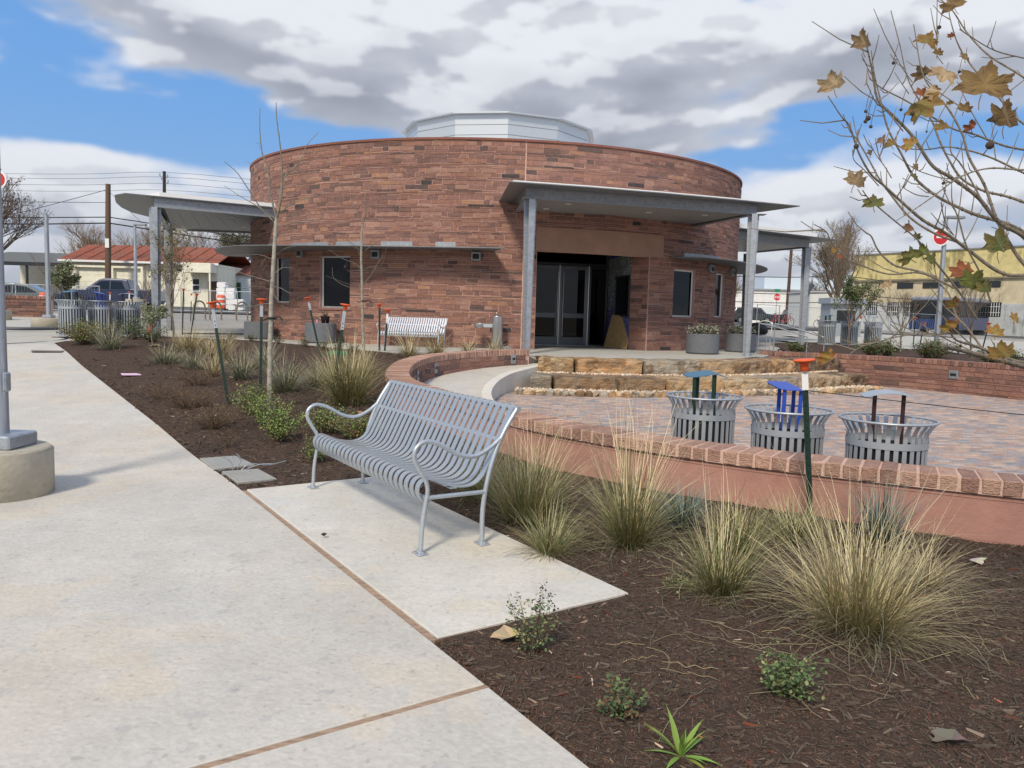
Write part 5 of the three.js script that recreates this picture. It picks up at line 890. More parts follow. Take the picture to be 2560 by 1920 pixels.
/* ------------------------------------------------------------- light poles */
function lightPole(label, x, z, y0, h, r, o = {}) {
  const t = thing('light_pole', label, 'light pole', [x, y0, z]);
  const R = o.R || .385, H = o.H || .385; part(t, 'concrete_base', new Geo().add(new THREE.LatheGeometry([[0, -.1], [R, -.1], [R, H - .03], [R - .03, H], [0, H]].map((p) => new THREE.Vector2(...p)), 56)).build(), std({ map: T.conc, bumpMap: T.concB, bumpScale: .006, color: col([.78, .76, .70]), roughness: .9 }));
  part(t, 'base_cover', new Geo().cbox(0, H + .055, 0, o.cov || .39, .11, o.cov || .39, .012).build(), M.galv);
  part(t, 'pole', new Geo().add(new THREE.CylinderGeometry(r * .8, r, h - H - .11, 32), new THREE.Matrix4().makeTranslation(0, H + .11 + (h - H - .11) / 2, 0)).build(), M.galv);
  if (o.cover) { const a = .25; part(t, 'hand_hole_cover', new Geo().cbox(r + .012, .91, .02, .03, .155, .08, .012).build(), M.galv); }
  if (o.lamp) { part(t, 'lamp_head', new Geo().cbox(.28, h - .03, 0, .62, .09, .26, .02).build(), M.galvDark); }
  if (o.sign) { const s = part(t, 'round_sign', new Geo().add(new THREE.CylinderGeometry(o.sr || .29, o.sr || .29, .02, 36), new THREE.Matrix4().makeRotationX(PI / 2).setPosition(o.sx || -.2, o.sign, .12)).build(), M.white); part(s, 'red_disc', new Geo().add(new THREE.CylinderGeometry((o.sr || .29) * .81, (o.sr || .29) * .81, .008, 36), new THREE.Matrix4().makeRotationX(PI / 2).setPosition(o.sx || -.2, o.sign, .136)).build(), std({ color: col([.55, .02, .03]), roughness: .5 })); if (o.band) part(s, 'white_band', new Geo().box(-.2, o.sign, .143, .30, .07, .006).build(), M.white); }
  return t;
}
lightPole('galvanised light pole on a round concrete base at the left edge, nearest the viewer', -4.095, -6.1, 0, 5.2, .062, { cover: true, R: .365, cov: .37 });
lightPole('galvanised light pole on a concrete base left of the far left bins', -16.3, -27, .67, 3.9, .085, { R: .55, H: .33, cov: .3 });
lightPole('light pole with a flat lamp head standing behind the dark pickup truck', -19.6, -40, .93, 4.75, .09, { R: .5, H: .9, lamp: true, cov: .3 });
lightPole('light pole with a lamp head and round red sign behind the sycamore twigs', 14.3, -26, .65, 4.55, .085, { R: .33, H: .28, lamp: true, sign: 3.85, band: true, cov: .24 });
lightPole('light pole with a round red sign mostly hidden behind the near pole', -21.12, -31.5, .78, 6.6, .07, { R: .5, H: .4, sign: 5.62, cov: .3, sx: .27, sr: .36 });
/* hoses */
{
  const hose = (label, pts, r, m = M.hose) => { const o = new THREE.Mesh(new Geo().tube(curve(pv(pts), 50), r, 8).build(), m); o.name = numbered('hose'); o.castShadow = true; scene.add(o); tag(o, label, 'hose'); };
  hose('thick grey hose snaking over the pavement behind the left pole, rear one', [[-17.2, .76, -24.9], [-15.6, .76, -22.8], [-14.6, .75, -22.6], [-13.9, .75, -24], [-13.3, .75, -25.2]], .05);
  hose('thick grey hose crossing the pavement behind the left pole, front one', [[-16.6, .75, -23.3], [-15.2, .75, -22.9], [-14.2, .74, -23.5], [-13.4, .74, -24.3]], .04);
  hose('thin black hose lying straight across the sidewalk by the far left bins', [[-11.6, .57, -16.9], [-10.9, .62, -17.7], [-10.9, .65, -18.6], [-11.2, .68, -19.3]], .022, M.rubber);
  hose('black hose lying along the pavement under the side canopy', [[-10.6, .675, -24.6], [-9.6, .675, -25.1], [-8.6, .675, -25.9], [-8.0, .675, -26.4]], .02, M.rubber);
}
{ // iron plates in the sidewalk near the far bins
  const pl = (name, label, pts, y, mat) => { const m = new THREE.Mesh(poly(pts, y, .006), mat); m.name = name; scene.add(m); tag(m, label, 'cover'); };
  pl('utility_cover', 'flat brown utility cover set in the sidewalk near the far left bins', [[-9.9, -15.75], [-9.35, -15.9], [-9.5, -16.25], [-10.1, -16.1]], .535, std({ color: col([.22, .19, .16]), roughness: .8 }));
}
{ // handrail right of the steps
  const t = thing('handrail', 'grey steel handrail beside the right end of the sandstone steps', 'handrail');
  const rail = (dx, dz) => { const P = (x, y, z) => V(x + dx, y, z + dz); const g = new Geo(); g.tube([P(7.75, .25, -20.3), P(7.75, 1.18, -20.3)], .013, 8); g.tube([P(6.75, .6, -21.2), P(6.75, 1.5, -21.2)], .018, 8); g.tube(curve([P(6.75, 1.5, -21.2), P(7.0, 1.45, -21.0), P(7.75, 1.18, -20.3)], 16), .018, 8); return g.build(); };
  part(t, 'rail', rail(0, 0), M.galv); part(t, 'rail', rail(.35, .25), M.galv);
}
{ // chair with a black bag behind planter
  const t = thing('chair', 'white metal chair standing behind the right planter', 'chair', [7.75, .655, -24.0], -.6), g = new Geo();
  for (const [x, z] of [[-.2, -.2], [.2, -.2], [-.2, .2], [.2, .2]]) part(t, 'leg', new Geo().tube([V(x, 0, z), V(x * .95, .45, z * .95)], .014, 6).build(), M.white); part(t, 'seat', new Geo().cbox(0, .46, 0, .44, .03, .42, .008).build(), M.white); part(t, 'backrest', g.tube(curve([V(-.2, .46, -.2), V(-.2, .85, -.26), V(0, .92, -.27), V(.2, .85, -.26), V(.2, .46, -.2)], 20), .014, 6).build(), M.white);
  const b = thing('black_bag', 'black bulging bag resting on the white chair behind the planter', 'bag', [7.6, 1.13, -23.95]); const s = new THREE.SphereGeometry(.3, 18, 12), p = s.attributes.position; for (let i = 0; i < p.count; i++) { const k = 1 + .25 * (fbm(p.getX(i) * 6 + 9, p.getY(i) * 6 + p.getZ(i) * 5, 3) - .5); p.setXYZ(i, p.getX(i) * k, Math.max(-.15, p.getY(i) * .75 * k) + .16, p.getZ(i) * k * .8); } s.computeVertexNormals(); part(b, 'sack', s, M.black);
}

/* ============================================================= VEGETATION */
function blades(n, rad, h, spread, cols, seed, curl = 1, w = .0035) {
  const r = rng(seed), P = [], Nn = [], C = [], U = [];
  for (let i = 0; i < n; i++) {
    const a = r() * 2 * PI, q = Math.pow(r(), .8) * rad, bx = Math.cos(a) * q, bz = Math.sin(a) * q, out = a + (r() - .5) * 1.2, len = h * (.55 + .6 * r()), lean = spread * (.10 + 1.05 * Math.pow(r(), .85)), ww = w * (.6 + .7 * r()), wild = r() < .16 ? 1.6 + 1.6 * r() : 0, bend = curl * (.15 + 1.2 * r() * r() + wild), drift = (r() - .5) * (wild ? .9 : .28);
    const seg = 7, t = r(), base = cols[Math.floor(r() * (cols.length - 1) * .999)], tip = cols[Math.min(cols.length - 1, 1 + Math.floor(r() * (cols.length - 1)))], side = out + PI / 2 + (r() - .5), k = .70 + .65 * r();
    let p = [bx, 0, bz], el = PI / 2 - lean, o2 = out; const pts = [];
    for (let s = 0; s <= seg; s++) { pts.push([...p]); el -= bend * lean * .32 + bend * .05; o2 += drift * (.5 + r()); const st = len / seg; p = [p[0] + Math.cos(el) * Math.cos(o2) * st, Math.max(.004 + .01 * r(), p[1] + Math.sin(el) * st), p[2] + Math.cos(el) * Math.sin(o2) * st]; }
    const sx = Math.cos(side), sz = Math.sin(side), nx = -sz * .6, nz = sx * .6;
    const vtx = (s, e) => { const f = s / seg, wd = ww * (1 - f * f) * e; P.push(pts[s][0] + sx * wd, pts[s][1], pts[s][2] + sz * wd); Nn.push(nx, .8, nz); U.push(0, f); for (let c = 0; c < 3; c++) C.push(mix(base[c], tip[c], sstep(.2, .9, f)) * k); };
    for (let s = 0; s < seg; s++) { const a = pts[s], b = pts[s + 1], gy = sz * (b[0] - a[0]) - sx * (b[2] - a[2]), gx = -sz * (b[1] - a[1]), gz = sx * (b[1] - a[1]), f = gx * nx + gy * .8 + gz * nz; const o = f > 0 ? [[s, -1], [s, 1], [s + 1, 1], [s, -1], [s + 1, 1], [s + 1, -1]] : [[s, -1], [s + 1, 1], [s, 1], [s, -1], [s + 1, -1], [s + 1, 1]]; for (const q of o) vtx(...q); }
  }
  const g = new THREE.BufferGeometry(); g.setAttribute('position', new THREE.Float32BufferAttribute(P, 3)); g.setAttribute('normal', new THREE.Float32BufferAttribute(Nn, 3)); g.setAttribute('color', new THREE.Float32BufferAttribute(C, 3)); g.setAttribute('uv', new THREE.Float32BufferAttribute(U, 2)); return g;
}
const GRN = [.12, .175, .055], OLV = [.24, .245, .10], TAN = [.50, .42, .22], STR = [.64, .55, .33], GRY = [.30, .31, .21], BLU = [.15, .215, .18], BLU2 = [.28, .34, .28], DRY = [.42, .35, .22];
function grass(label, x, z, rad, h, n, kind, o = {}) {
  const y = o.y ?? bedY(x, z) - .01, t = thing('grass_clump', label, 'ornamental grass', [x, y, z]); const s = Math.floor(Math.abs(x * 977 + z * 331)) + 5;
  const K = { green: [[OLV, GRN, OLV, TAN, STR], .55, 1.0, .0021], tan: [[OLV, TAN, STR, STR], .58, .8, .0021], blue: [[BLU, BLU, BLU2], .5, .8, .0022], grey: [[GRY, GRY, DRY], .6, 1.15, .0024], dry: [[DRY, TAN, STR], .62, 1.2, .0022], wisp: [[GRN, OLV, TAN, TAN], .45, .8, .0020] }[kind];
  const wk = o.w || 1; part(t, 'blades', blades(Math.round(n * (kind === 'grey' || kind === 'dry' ? 1.5 : .95)), rad * .30, h, (o.spread || 1) * K[1] * 1.3, K[0], s, K[2], K[3] * wk), M.veg);
  if (o.skirt) part(t, 'drooping_blades', blades(o.skirt, rad * .45, h * .95, 1.35, kind === 'tan' ? [TAN, STR, TAN] : [OLV, TAN, DRY], s + 3, 1.3, K[3] * .95 * wk), M.veg);
  if (kind !== 'grey' && kind !== 'dry' || o.skirt) part(t, 'thatch', blades(Math.round(n * .22), rad * .42, h * .42, 1.5, [DRY, [.26, .21, .14], TAN], s + 11, 1.6, K[3] * wk), M.veg);
  if (o.stalks) part(t, 'stalks', blades(o.stalks, rad * .3, (o.sh || h * 1.6), .28, [TAN, STR, STR], s + 7, .5, .0024 * wk), M.veg);
  return t;
}
// front bed
grass('big straw coloured grass clump in the right foreground of the front bed', 1.80, -3.78, .52, .72, 860, 'tan', { skirt: 520, stalks: 70, sh: .98 });
grass('upright green and straw grass clump right of the bench, with tall pale stalks', .83, -5.12, .32, .68, 560, 'green', { stalks: 110, sh: 1.08, skirt: 150, spread: .75 });
grass('broad green grass clump directly behind the right end of the bench', .14, -5.72, .54, .76, 900, 'green', { stalks: 90, sh: .95, skirt: 140, spread: .85 });
grass('low cropped grass clump with pale stems beside the bench pad', .27, -4.92, .24, .42, 380, 'green', { skirt: 80 });
grass('blue green grass tuft against the pink wall, left of the front stake', 1.30, -5.60, .28, .42, 420, 'blue', {});
grass('arching green and tan clump left of the big straw coloured one', 1.22, -4.25, .32, .50, 380, 'green', { skirt: 230, stalks: 25, sh: .8, spread: .8 });
grass('fine green tuft between blue tuft and stake, against the pink wall', 1.52, -4.98, .34, .46, 420, 'wisp', { skirt: 180 });
grass('short green clump at the foot of the front stake', 2.0, -5.28, .36, .42, 480, 'green', { skirt: 140 });
grass('spiky blue grey grass tuft right of the front stake', 2.62, -5.30, .22, .55, 300, 'blue', { spread: .8, w: 1.3 });
grass('small thin dry tuft right of the big straw coloured clump', 2.48, -4.42, .22, .42, 200, 'dry', { w: .7 });
grass('thin dark green tuft under the rear of the bench', -.28, -6.35, .32, .6, 380, 'wisp', { stalks: 30, sh: .8 });
// bed on the left
grass('pale grass clump in front of the far left bins', -8.78, -16.75, .5, .78, 260, 'grey', { w: 1.6, stalks: 10 });
grass('low spreading grey grass clump, leftmost in the middle of the bed', -6.6, -14.6, .6, .48, 300, 'grey', { w: 1.5, skirt: 120 });
grass('grey grass clump behind the low spreading one, centre of the bed', -5.79, -13.95, .42, .5, 240, 'grey', { w: 1.4 });
grass('narrow dry tuft left of the leaning stake', -5.14, -13.15, .25, .55, 180, 'dry', { w: 1.2, spread: .7 });
grass('grey green tuft just right of the leaning stake', -4.56, -12.9, .36, .62, 260, 'grey', { w: 1.4, spread: .8 });
grass('wide dry straw coloured clump at the back of the bed', -7.1, -16.8, .85, .62, 420, 'dry', { w: 1.5, skirt: 160 });
grass('low dry clump right of the wide one, back of the bed', -6.35, -16.1, .5, .5, 240, 'dry', { w: 1.4 });
grass('grey tuft behind the sapling trunk', -4.61, -14.4, .35, .6, 220, 'grey', { w: 1.4 });
grass('tall grey grass clump right of the sapling trunk', -3.51, -11.85, .42, .72, 340, 'grey', { w: 1.4, skirt: 60 });
grass('round grey tuft right of the tall grey clump', -3.2, -12.5, .42, .5, 280, 'grey', { w: 1.3, skirt: 60 });
grass('tall narrow straw tuft behind the leaning stake', -5.86, -15.5, .28, .75, 200, 'dry', { w: 1.3, spread: .6 });
grass('large wispy olive grass clump behind the left arm of the bench', -2.33, -10.9, .62, 1.0, 760, 'wisp', { w: 1.6, skirt: 160, stalks: 90, sh: 1.2 });
grass('wispy dry clump behind the large olive one', -2.75, -12.2, .5, .8, 400, 'dry', { w: 1.3 });
grass('short dry tuft beyond the wispy clumps, near the court wall', -2.75, -13.9, .45, .6, 260, 'dry', { w: 1.5 });
grass('dry tuft behind the court wall, left of the wall bench feet', -2.25, -16.6, .4, .75, 200, 'dry', { w: 1.9 });
grass('dry tuft behind the court wall, right of the wall bench', -1.7, -16.95, .4, .7, 200, 'dry', { w: 1.9 });
grass('small dry tuft behind the court wall, left of the fountain', -1.02, -17.35, .28, .5, 120, 'dry', { w: 1.8 });
grass('small dry tuft behind the court wall at the foot of the fountain', -.42, -17.55, .25, .55, 120, 'dry', { w: 1.8, y: .6 });
// leafy bushes: many small leaves along twigs
function bush(name, label, cat, x, z, rx, h, nTw, leafN, leafS, cols, twigC, seed, o = {}) {
  const y = o.y ?? bedY(x, z) - .01, t = thing(name, label, cat, [x, y, z]), r = rng(seed), tw = new Geo(), P = [], Nn = [], C = [], U = [];
  const leaf = (p, s, c) => { const n = V(r() - .5, r() * .9 + .1, r() - .5).normalize(), a = V(r() - .5, (r() - .3), r() - .5).normalize(), u = V().crossVectors(n, a).normalize(), l = V().crossVectors(u, n).normalize(), k = .7 + .6 * r(); const q = [p, p.clone().addScaledVector(u, s * .32).addScaledVector(l, s * .5), p.clone().addScaledVector(l, s), p.clone().addScaledVector(u, -s * .32).addScaledVector(l, s * .5)]; for (const i of [0, 2, 1, 0, 3, 2]) { P.push(q[i].x, q[i].y, q[i].z); Nn.push(n.x, n.y, n.z); C.push(c[0] * k, c[1] * k, c[2] * k); U.push(0, 0); } };
  for (let i = 0; i < nTw; i++) {
    const a = r() * 2 * PI, e = Math.pow(r(), .7), H = h * (.55 + .5 * r()), q = [V(Math.cos(a) * rx * .12, 0, Math.sin(a) * rx * .12)], b = a + (r() - .5);
    for (let s = 1; s <= 4; s++) { const f = s / 4; q.push(V(Math.cos(b) * rx * e * Math.pow(f, .8) + (r() - .5) * .06 * h, H * f * (1 - .25 * e * f), Math.sin(b) * rx * e * Math.pow(f, .8) + (r() - .5) * .06 * h)); }
    tw.color(sh(twigC, .7 + .6 * r())).tube(q, (f) => (o.tw || .004) * (1 - .7 * f), 4, { caps: false });
    for (let k = 0; k < leafN; k++) { const f = (o.f0 ?? .25) + (1 - (o.f0 ?? .25)) * r(), j = Math.min(3, Math.floor(f * 4)), p = V().lerpVectors(q[j], q[j + 1], f * 4 - j).add(V((r() - .5) * leafS * 3, (r() - .5) * leafS * 3, (r() - .5) * leafS * 3)); if (p.y < .01) p.y = .01; leaf(p, leafS * (.6 + .8 * r()), cols[Math.floor(r() * cols.length)]); }
    if (o.heads) { const p = q[4]; for (let k = 0; k < o.heads; k++) leaf(p.clone().add(V((r() - .5) * .03, r() * .02, (r() - .5) * .03)), .014, o.headC); }
  }
  part(t, 'twigs', tw.build(), M.bark);
  const g = new THREE.BufferGeometry(); g.setAttribute('position', new THREE.Float32BufferAttribute(P, 3)); g.setAttribute('normal', new THREE.Float32BufferAttribute(Nn, 3)); g.setAttribute('color', new THREE.Float32BufferAttribute(C, 3)); g.setAttribute('uv', new THREE.Float32BufferAttribute(U, 2)); part(t, 'leaves', g, M.veg); return t;
}
const LG = [.20, .29, .07], MG = [.115, .18, .06], DG = [.065, .11, .045], YG = [.28, .31, .09], RB = [.16, .09, .05], OR = [.22, .13, .05], SV = [.30, .31, .25], TW = [.16, .11, .075];
bush('bush', 'low bright green bush at the foot of the tall sapling, nearest the sidewalk', 'bush', -2.62, -8.55, .32, .42, 70, 26, .024, [LG, LG, MG, YG], TW, 11);
bush('bush', 'light green bush left of the sapling trunk, behind the nearest one', 'bush', -3.38, -9.95, .36, .46, 70, 24, .025, [LG, YG, MG], TW, 12);
bush('bush', 'light green bush touching the sapling trunk on its right', 'bush', -2.98, -9.35, .34, .42, 70, 24, .024, [LG, MG, YG], TW, 13);
bush('bush', 'green bush seen through the left arm loop of the bench', 'bush', -2.2, -9.1, .42, .36, 80, 22, .024, [LG, MG, YG], TW, 14);
bush('bush', 'green bush behind the left part of the bench back', 'bush', -1.75, -8.75, .42, .38, 80, 22, .024, [MG, LG, OR], TW, 15);
bush('bush', 'small green bush by the left front foot of the bench', 'bush', -1.98, -7.7, .2, .30, 40, 20, .02, [LG, MG], TW, 16);
bush('bush', 'bare brown twiggy stems standing left of the bench seat', 'bush', -2.12, -7.98, .26, .44, 30, 3, .014, [RB, OR], TW, 17, { tw: .003 });
bush('bush', 'brown twiggy bush in the middle of the bed, nearest the sidewalk', 'bush', -3.62, -9.25, .5, .36, 130, 9, .016, [RB, OR, [.12, .09, .04]], TW, 18, { tw: .003 });
bush('bush', 'brown twiggy bush left of the leaning stake foot', 'bush', -4.45, -10.5, .55, .36, 130, 8, .016, [RB, OR, [.12, .08, .04]], TW, 19, { tw: .003 });
bush('bush', 'brown twiggy bush farthest left in the bed', 'bush', -5.09, -11.1, .45, .32, 90, 7, .016, [RB, [.12, .08, .04]], TW, 20, { tw: .003 });
bush('bush', 'sparse brown bush behind the leaning stake', 'bush', -5.0, -12.15, .5, .34, 90, 7, .017, [RB, OR], TW, 21, { tw: .003 });
bush('bush', 'tiny brown seedling near the utility boxes', 'bush', -3.1, -8.35, .18, .28, 22, 5, .014, [RB, OR], TW, 22, { tw: .003 });
bush('bush', 'low green and rusty flowering bush in front of the far left bins', 'bush', -9.75, -17.55, .72, .62, 150, 26, .035, [MG, YG, RB, OR, LG], TW, 23);
bush('bush', 'small dark green bush at the foot of the side canopy post', 'bush', -8.6, -18.3, .5, .5, 80, 18, .035, [MG, GRY, DG], TW, 24);
bush('bush', 'dark green bush right of the far left bins', 'bush', -9.75, -19.7, .5, .7, 70, 18, .035, [MG, DG], TW, 25);
[[-7.6, -20.75, 'left of the first planter'], [-5.85, -19.1, 'in front of the black potted planter, left'], [-4.92, -18.15, 'in front of the black potted planter, centre'], [-4.34, -17.6, 'in front of the black potted planter, right'], [-3.94, -17.3, 'behind the valve box'], [-3.55, -17.1, 'left of the wall bench foot'], [-6.9, -20.2, 'behind the tall sapling']].forEach(([x, z, w], i) => bush('bush', 'small low seedling at the concrete edge, ' + w, 'bush', x, z, .22, .26, 22, 12, .03, [MG, RB, GRY, DG], TW, 30 + i));
// small plants in the foreground
bush('small_plant', 'small plant with dark seed heads at the corner of the bench pad', 'plant', .13, -3.42, .13, .34, 26, 16, .018, [MG, DG, OLV], TW, 40, { heads: 7, headC: [.03, .02, .018], tw: .002, f0: .12 });
bush('small_plant', 'small dark green plant in the bottom middle of the front bed', 'plant', .47, -2.92, .12, .16, 26, 22, .02, [DG, MG, RB], TW, 41, { tw: .002, f0: .1 });
bush('small_plant', 'green bushy seedling left of the big straw coloured grass', 'plant', 1.17, -3.06, .16, .20, 40, 26, .02, [DG, MG, MG, OLV], TW, 42, { tw: .002, f0: .1 });
bush('small_plant', 'faint sparse seedling between pad corner and grasses', 'plant', .98, -4.28, .14, .12, 16, 10, .014, [MG, OLV], TW, 43, { tw: .0015 });
{ // bright rosette at the bottom edge
  const t = thing('weed', 'bright green long leaved weed at the bottom edge of the bed', 'weed', [.64, bedY(.64, -2.63) - .004, -2.63]), r = rng(4);
  for (let i = 0; i < 17; i++) { const a = i * 2.4 + r(), L = .09 + .10 * r(), el0 = .35 + 1.0 * r(), g = new Geo(), n = 8, W = .0055 + .005 * r(), cc = [.16 + .08 * r(), .27 + .08 * r(), .055]; g.color(cc); const pt = []; let x = 0, y = 0, el = el0; for (let k = 0; k <= n; k++) { pt.push([x, y]); el -= .07; x += Math.cos(el) * L / n; y += Math.sin(el) * L / n; } const q = (k, s) => { const w = W * Math.sin(Math.min(1, .12 + k / n * .95) * PI) * 1.1, [px, py] = pt[k]; return V(px * Math.cos(a) - s * w * Math.sin(a), py + .002 - (s ? 0 : .002), px * Math.sin(a) + s * w * Math.cos(a)); }; for (let k = 0; k < n; k++) { g.quad(q(k, -1), q(k + 1, -1), q(k + 1, 0), q(k, 0)); g.quad(q(k, 0), q(k + 1, 0), q(k + 1, 1), q(k, 1)); } part(t, 'leaf', g.build(), M.veg); }
}
// dry silvery plants in the two right planters
for (const [x, z, w, s] of [[5.05, -20.5, 'nearer the entrance', 1], [6.62, -22.4, 'behind the right canopy post', 2]]) bush('planter_plant', 'dry silvery grey plant filling the planter ' + w, 'plant', x, z, .46, .30, 150, 26, .05, [SV, GRY, [.20, .19, .15]], [.2, .16, .12], 50 + s, { y: 1.10, tw: .006, f0: .3 });
/* ------------------------------------------------------------ young trees */
function polyTree(name, label, data, barkC, seed, budN) {
  const t = thing(name, label, 'tree', [data[0][2][0][0], data[0][2][0][1], data[0][2][0][2]]), o = V(...data[0][2][0]), r = rng(seed); const tr = new Geo().color(barkC), br = new Geo();
  data.forEach(([r0, r1, pts], i) => {
    const q = curve(pv(pts).map((p) => p.sub(o)), pts.length * 5).map((p) => p.add(V((r() - .5) * .006, (r() - .5) * .006, (r() - .5) * .006))); const g = i ? br : tr; g.color(sh(barkC, i ? .34 + .3 * r() : 1));
    g.tube(q, (f) => mix(r0, r1, f), i ? 6 : 12);
    if (i && budN) for (let k = 0; k < budN; k++) { const j = 2 + Math.floor(r() * (q.length - 4)), d = V(r() - .5, r() * .6, r() - .5).normalize(), L = .015 + (r() < .35 ? .12 * r() : 0); g.tube([q[j], q[j].clone().addScaledVector(d, L)], (f) => mix(.003, .0015, f), 4); g.add(new THREE.OctahedronGeometry(r1 * 1.3), new THREE.Matrix4().makeTranslation(q[j].x, q[j].y, q[j].z)); }
  });
  part(t, 'trunk', tr.build(), M.bark); part(t, 'branches', br.build(), M.bark); return t;
}
polyTree('sapling', 'tall bare sapling staked in the bed left of the bench', SAP1, S(172, 168, 156), 5, 5);
polyTree('sapling', 'thinner bare sapling standing before the wall bench', SAP2, S(164, 156, 144), 6, 4);
for (const [x, y, z, w] of [[-3.235, 1.42, -10.3, 'tall sapling trunk'], [-3.08, 1.75, -15.86, 'thinner sapling trunk']]) { const o = new THREE.Mesh(new Geo().add(new THREE.TorusGeometry(.045, .014, 8, 20), new THREE.Matrix4().makeRotationX(PI / 2)).tube(curve([V(.04, 0, 0), V(.10, .02, .02), V(.15, -.03, 0)], 8), .01, 6).tube(curve([V(-.04, 0, 0), V(-.11, -.03, .01), V(-.15, -.01, 0)], 8), .01, 6).build(), M.rubber); o.position.set(x, y, z); o.name = numbered('tree_tie'); scene.add(o); tag(o, 'black rubber tie wrapped round the ' + w, 'tree tie'); }
{ // sycamore at the right edge
  const root = V(2.95, 0, -3.35), t = thing('sycamore_tree', 'young sycamore with few browning leaves reaching in from the right edge', 'tree', [root.x, root.y, root.z]), r = rng(15), br = new Geo(), tk = new Geo(), bc = S(158, 150, 138);
  tk.color(bc).tube(curve([V(0, -.1, 0), V(.02, .5, .01), V(-.02, 1.2, 0), V(.02, 2.0, .03), V(.0, 3.0, .05), V(.06, 4.3, .0)], 26), (f) => mix(.052, .006, f), 12); part(t, 'trunk', tk.build(), M.bark);
  for (const [r0, r1, pts] of SYC) {
    const P = pv(pts).map((p) => p.sub(root)); if (P[0].x > -.85) P.unshift(V(0, clamp(P[0].y - .22, .5, 2.9), 0));
    const q = curve(P, P.length * 6); br.color(sh([bc[0], bc[1] * .95, bc[2] * .88], .5 + .35 * r())); br.tube(q, (f) => mix(r0 * .55, r1 * .55, f), 6);
    for (let k = 5; k < q.length - 1; k += 2) if (r() < .65) { const c = q[k]; br.add(new THREE.OctahedronGeometry(mix(r0, r1, k / q.length) * .95), new THREE.Matrix4().makeTranslation(c.x, c.y, c.z)); if (r() < .38) { const d = V(r() - .75, r() * .9, (r() - .5) * .6).normalize(), L = .03 + .30 * r() * r(); const e = q[k].clone().addScaledVector(d, L); br.tube([q[k], V().lerpVectors(q[k], e, .5).add(V(0, -.01, 0)), e], (f) => mix(.0028, .0014, f), 5); } }
  }
  for (let i = 0; i < 16; i++) { const y0 = 1.1 + 2.6 * r(), a = -1.2 + 2.4 * r(), L = (4.4 - y0) * (.3 + .25 * r()), q = curve([V(0, y0, 0), V(Math.cos(a) * L * .4, y0 + L * .22, Math.sin(a) * L * .4), V(Math.cos(a + .2) * L, y0 + L * .75, Math.sin(a + .2) * L)], 14); br.color(sh(bc, .6)).tube(q, (f) => mix(.012, .002, f), 6); }
  part(t, 'branches', br.build(), M.bark);
  // leaves: five lobed, curled, browning
  const lob = [[0, 1.02], [.08, .86], [.21, .80], [.25, .66], [.30, .56], [.46, .64], [.72, .76], [.68, .60], [.74, .50], [.60, .34], [.70, .22], [.84, .06], [.62, .02], [.46, -.08], [.24, -.10], [.06, -.02]];
  const outl = [...lob, ...lob.slice(0, -1).reverse().filter((p) => p[0] > 0).map(([x, y]) => [-x, y])];
  const pal = [[[.32, .22, .10], [.20, .13, .06]], [[.46, .34, .19], [.34, .23, .12]], [[.20, .15, .035], [.26, .14, .03]], [[.25, .16, .05], [.17, .10, .035]], [[.32, .09, .03], [.24, .08, .03]], [[.30, .23, .04], [.33, .14, .03]], [[.26, .14, .07], [.2, .1, .05]], [[.10, .12, .025], [.16, .13, .03]], [[.16, .19, .035], [.13, .14, .03]]];
  LEAF.forEach(([x, y, z, s, kd, rot], li) => {
    const g = new Geo(), [c0, c1] = pal[kd], curl = .4 + .8 * r(), fold = (kd === 6 ? 2.2 : .4 + .7 * r()), tilt = new THREE.Euler((r() - .5) * 1.0, (r() - .5) * 1.2, deg(rot + (r() - .5) * 60)), px = r() * 40;
    const sub = []; for (let i = 0; i < outl.length; i++) { const a = outl[i], b = outl[(i + 1) % outl.length]; for (let k = 0; k < 3; k++) { const f = k / 3, jg = k === 1 ? .025 : 0; sub.push([mix(a[0], b[0], f) * (1 + (r() - .5) * .05) + (r() - .5) * .02 + Math.sign(a[0]) * jg, mix(a[1], b[1], f) + (r() - .5) * .02]); } }
    const def = (u, v) => { const k = s * .70, q = V(u * k, (v - .3) * k, -curl * k * .5 * (u * u) * fold + curl * k * .3 * Math.pow(Math.max(0, v - .3), 2) + .05 * k * Math.sin(u * 9 + v * 7)); if (kd === 6) q.x *= .45; return q.applyEuler(tilt); };
    const C = (u, v) => { const n = fbm(u * 3 + px, v * 3 + px, 3), e = Math.hypot(u, v - .3), m = sstep(.35, .65, n * .7 + e * .4), sp = sstep(.68, .74, fbm(u * 9 + px, v * 9, 2)); return [0, 1, 2].map((i) => mix(c0[i], c1[i], m) * (1 - .5 * sp)); };
    const nrm = V(0, 0, 1).applyEuler(tilt), rings = [1, .66, .33]; const vt = (k, i) => { const [u, v] = sub[(i + sub.length) % sub.length], uu = u * rings[k], vv = .25 + (v - .25) * rings[k]; return [def(uu, vv), C(uu, vv)]; }, ctr = [def(0, .25), C(0, .25)];
    const tri = (a, b, c) => { const n = V().crossVectors(V().subVectors(b[0], a[0]), V().subVectors(c[0], a[0])).normalize(); for (const p of [a, b, c]) g.vert(p[0], n, [0, 0], p[1]); };
    for (let i = 0; i < sub.length; i++) { for (let k = 0; k < 2; k++) { const a = vt(k, i), b = vt(k, i + 1), c = vt(k + 1, i + 1), d = vt(k + 1, i); tri(a, b, c); tri(a, c, d); } tri(vt(2, i), vt(2, i + 1), ctr); }
    g.color(c1).tube([def(0, -.06), def(0, -.3), def(.05, -.55)], .0016, 4);
    part(t, 'leaf', g.build(), leafM, [x - root.x, y - root.y, z - root.z]);
  });
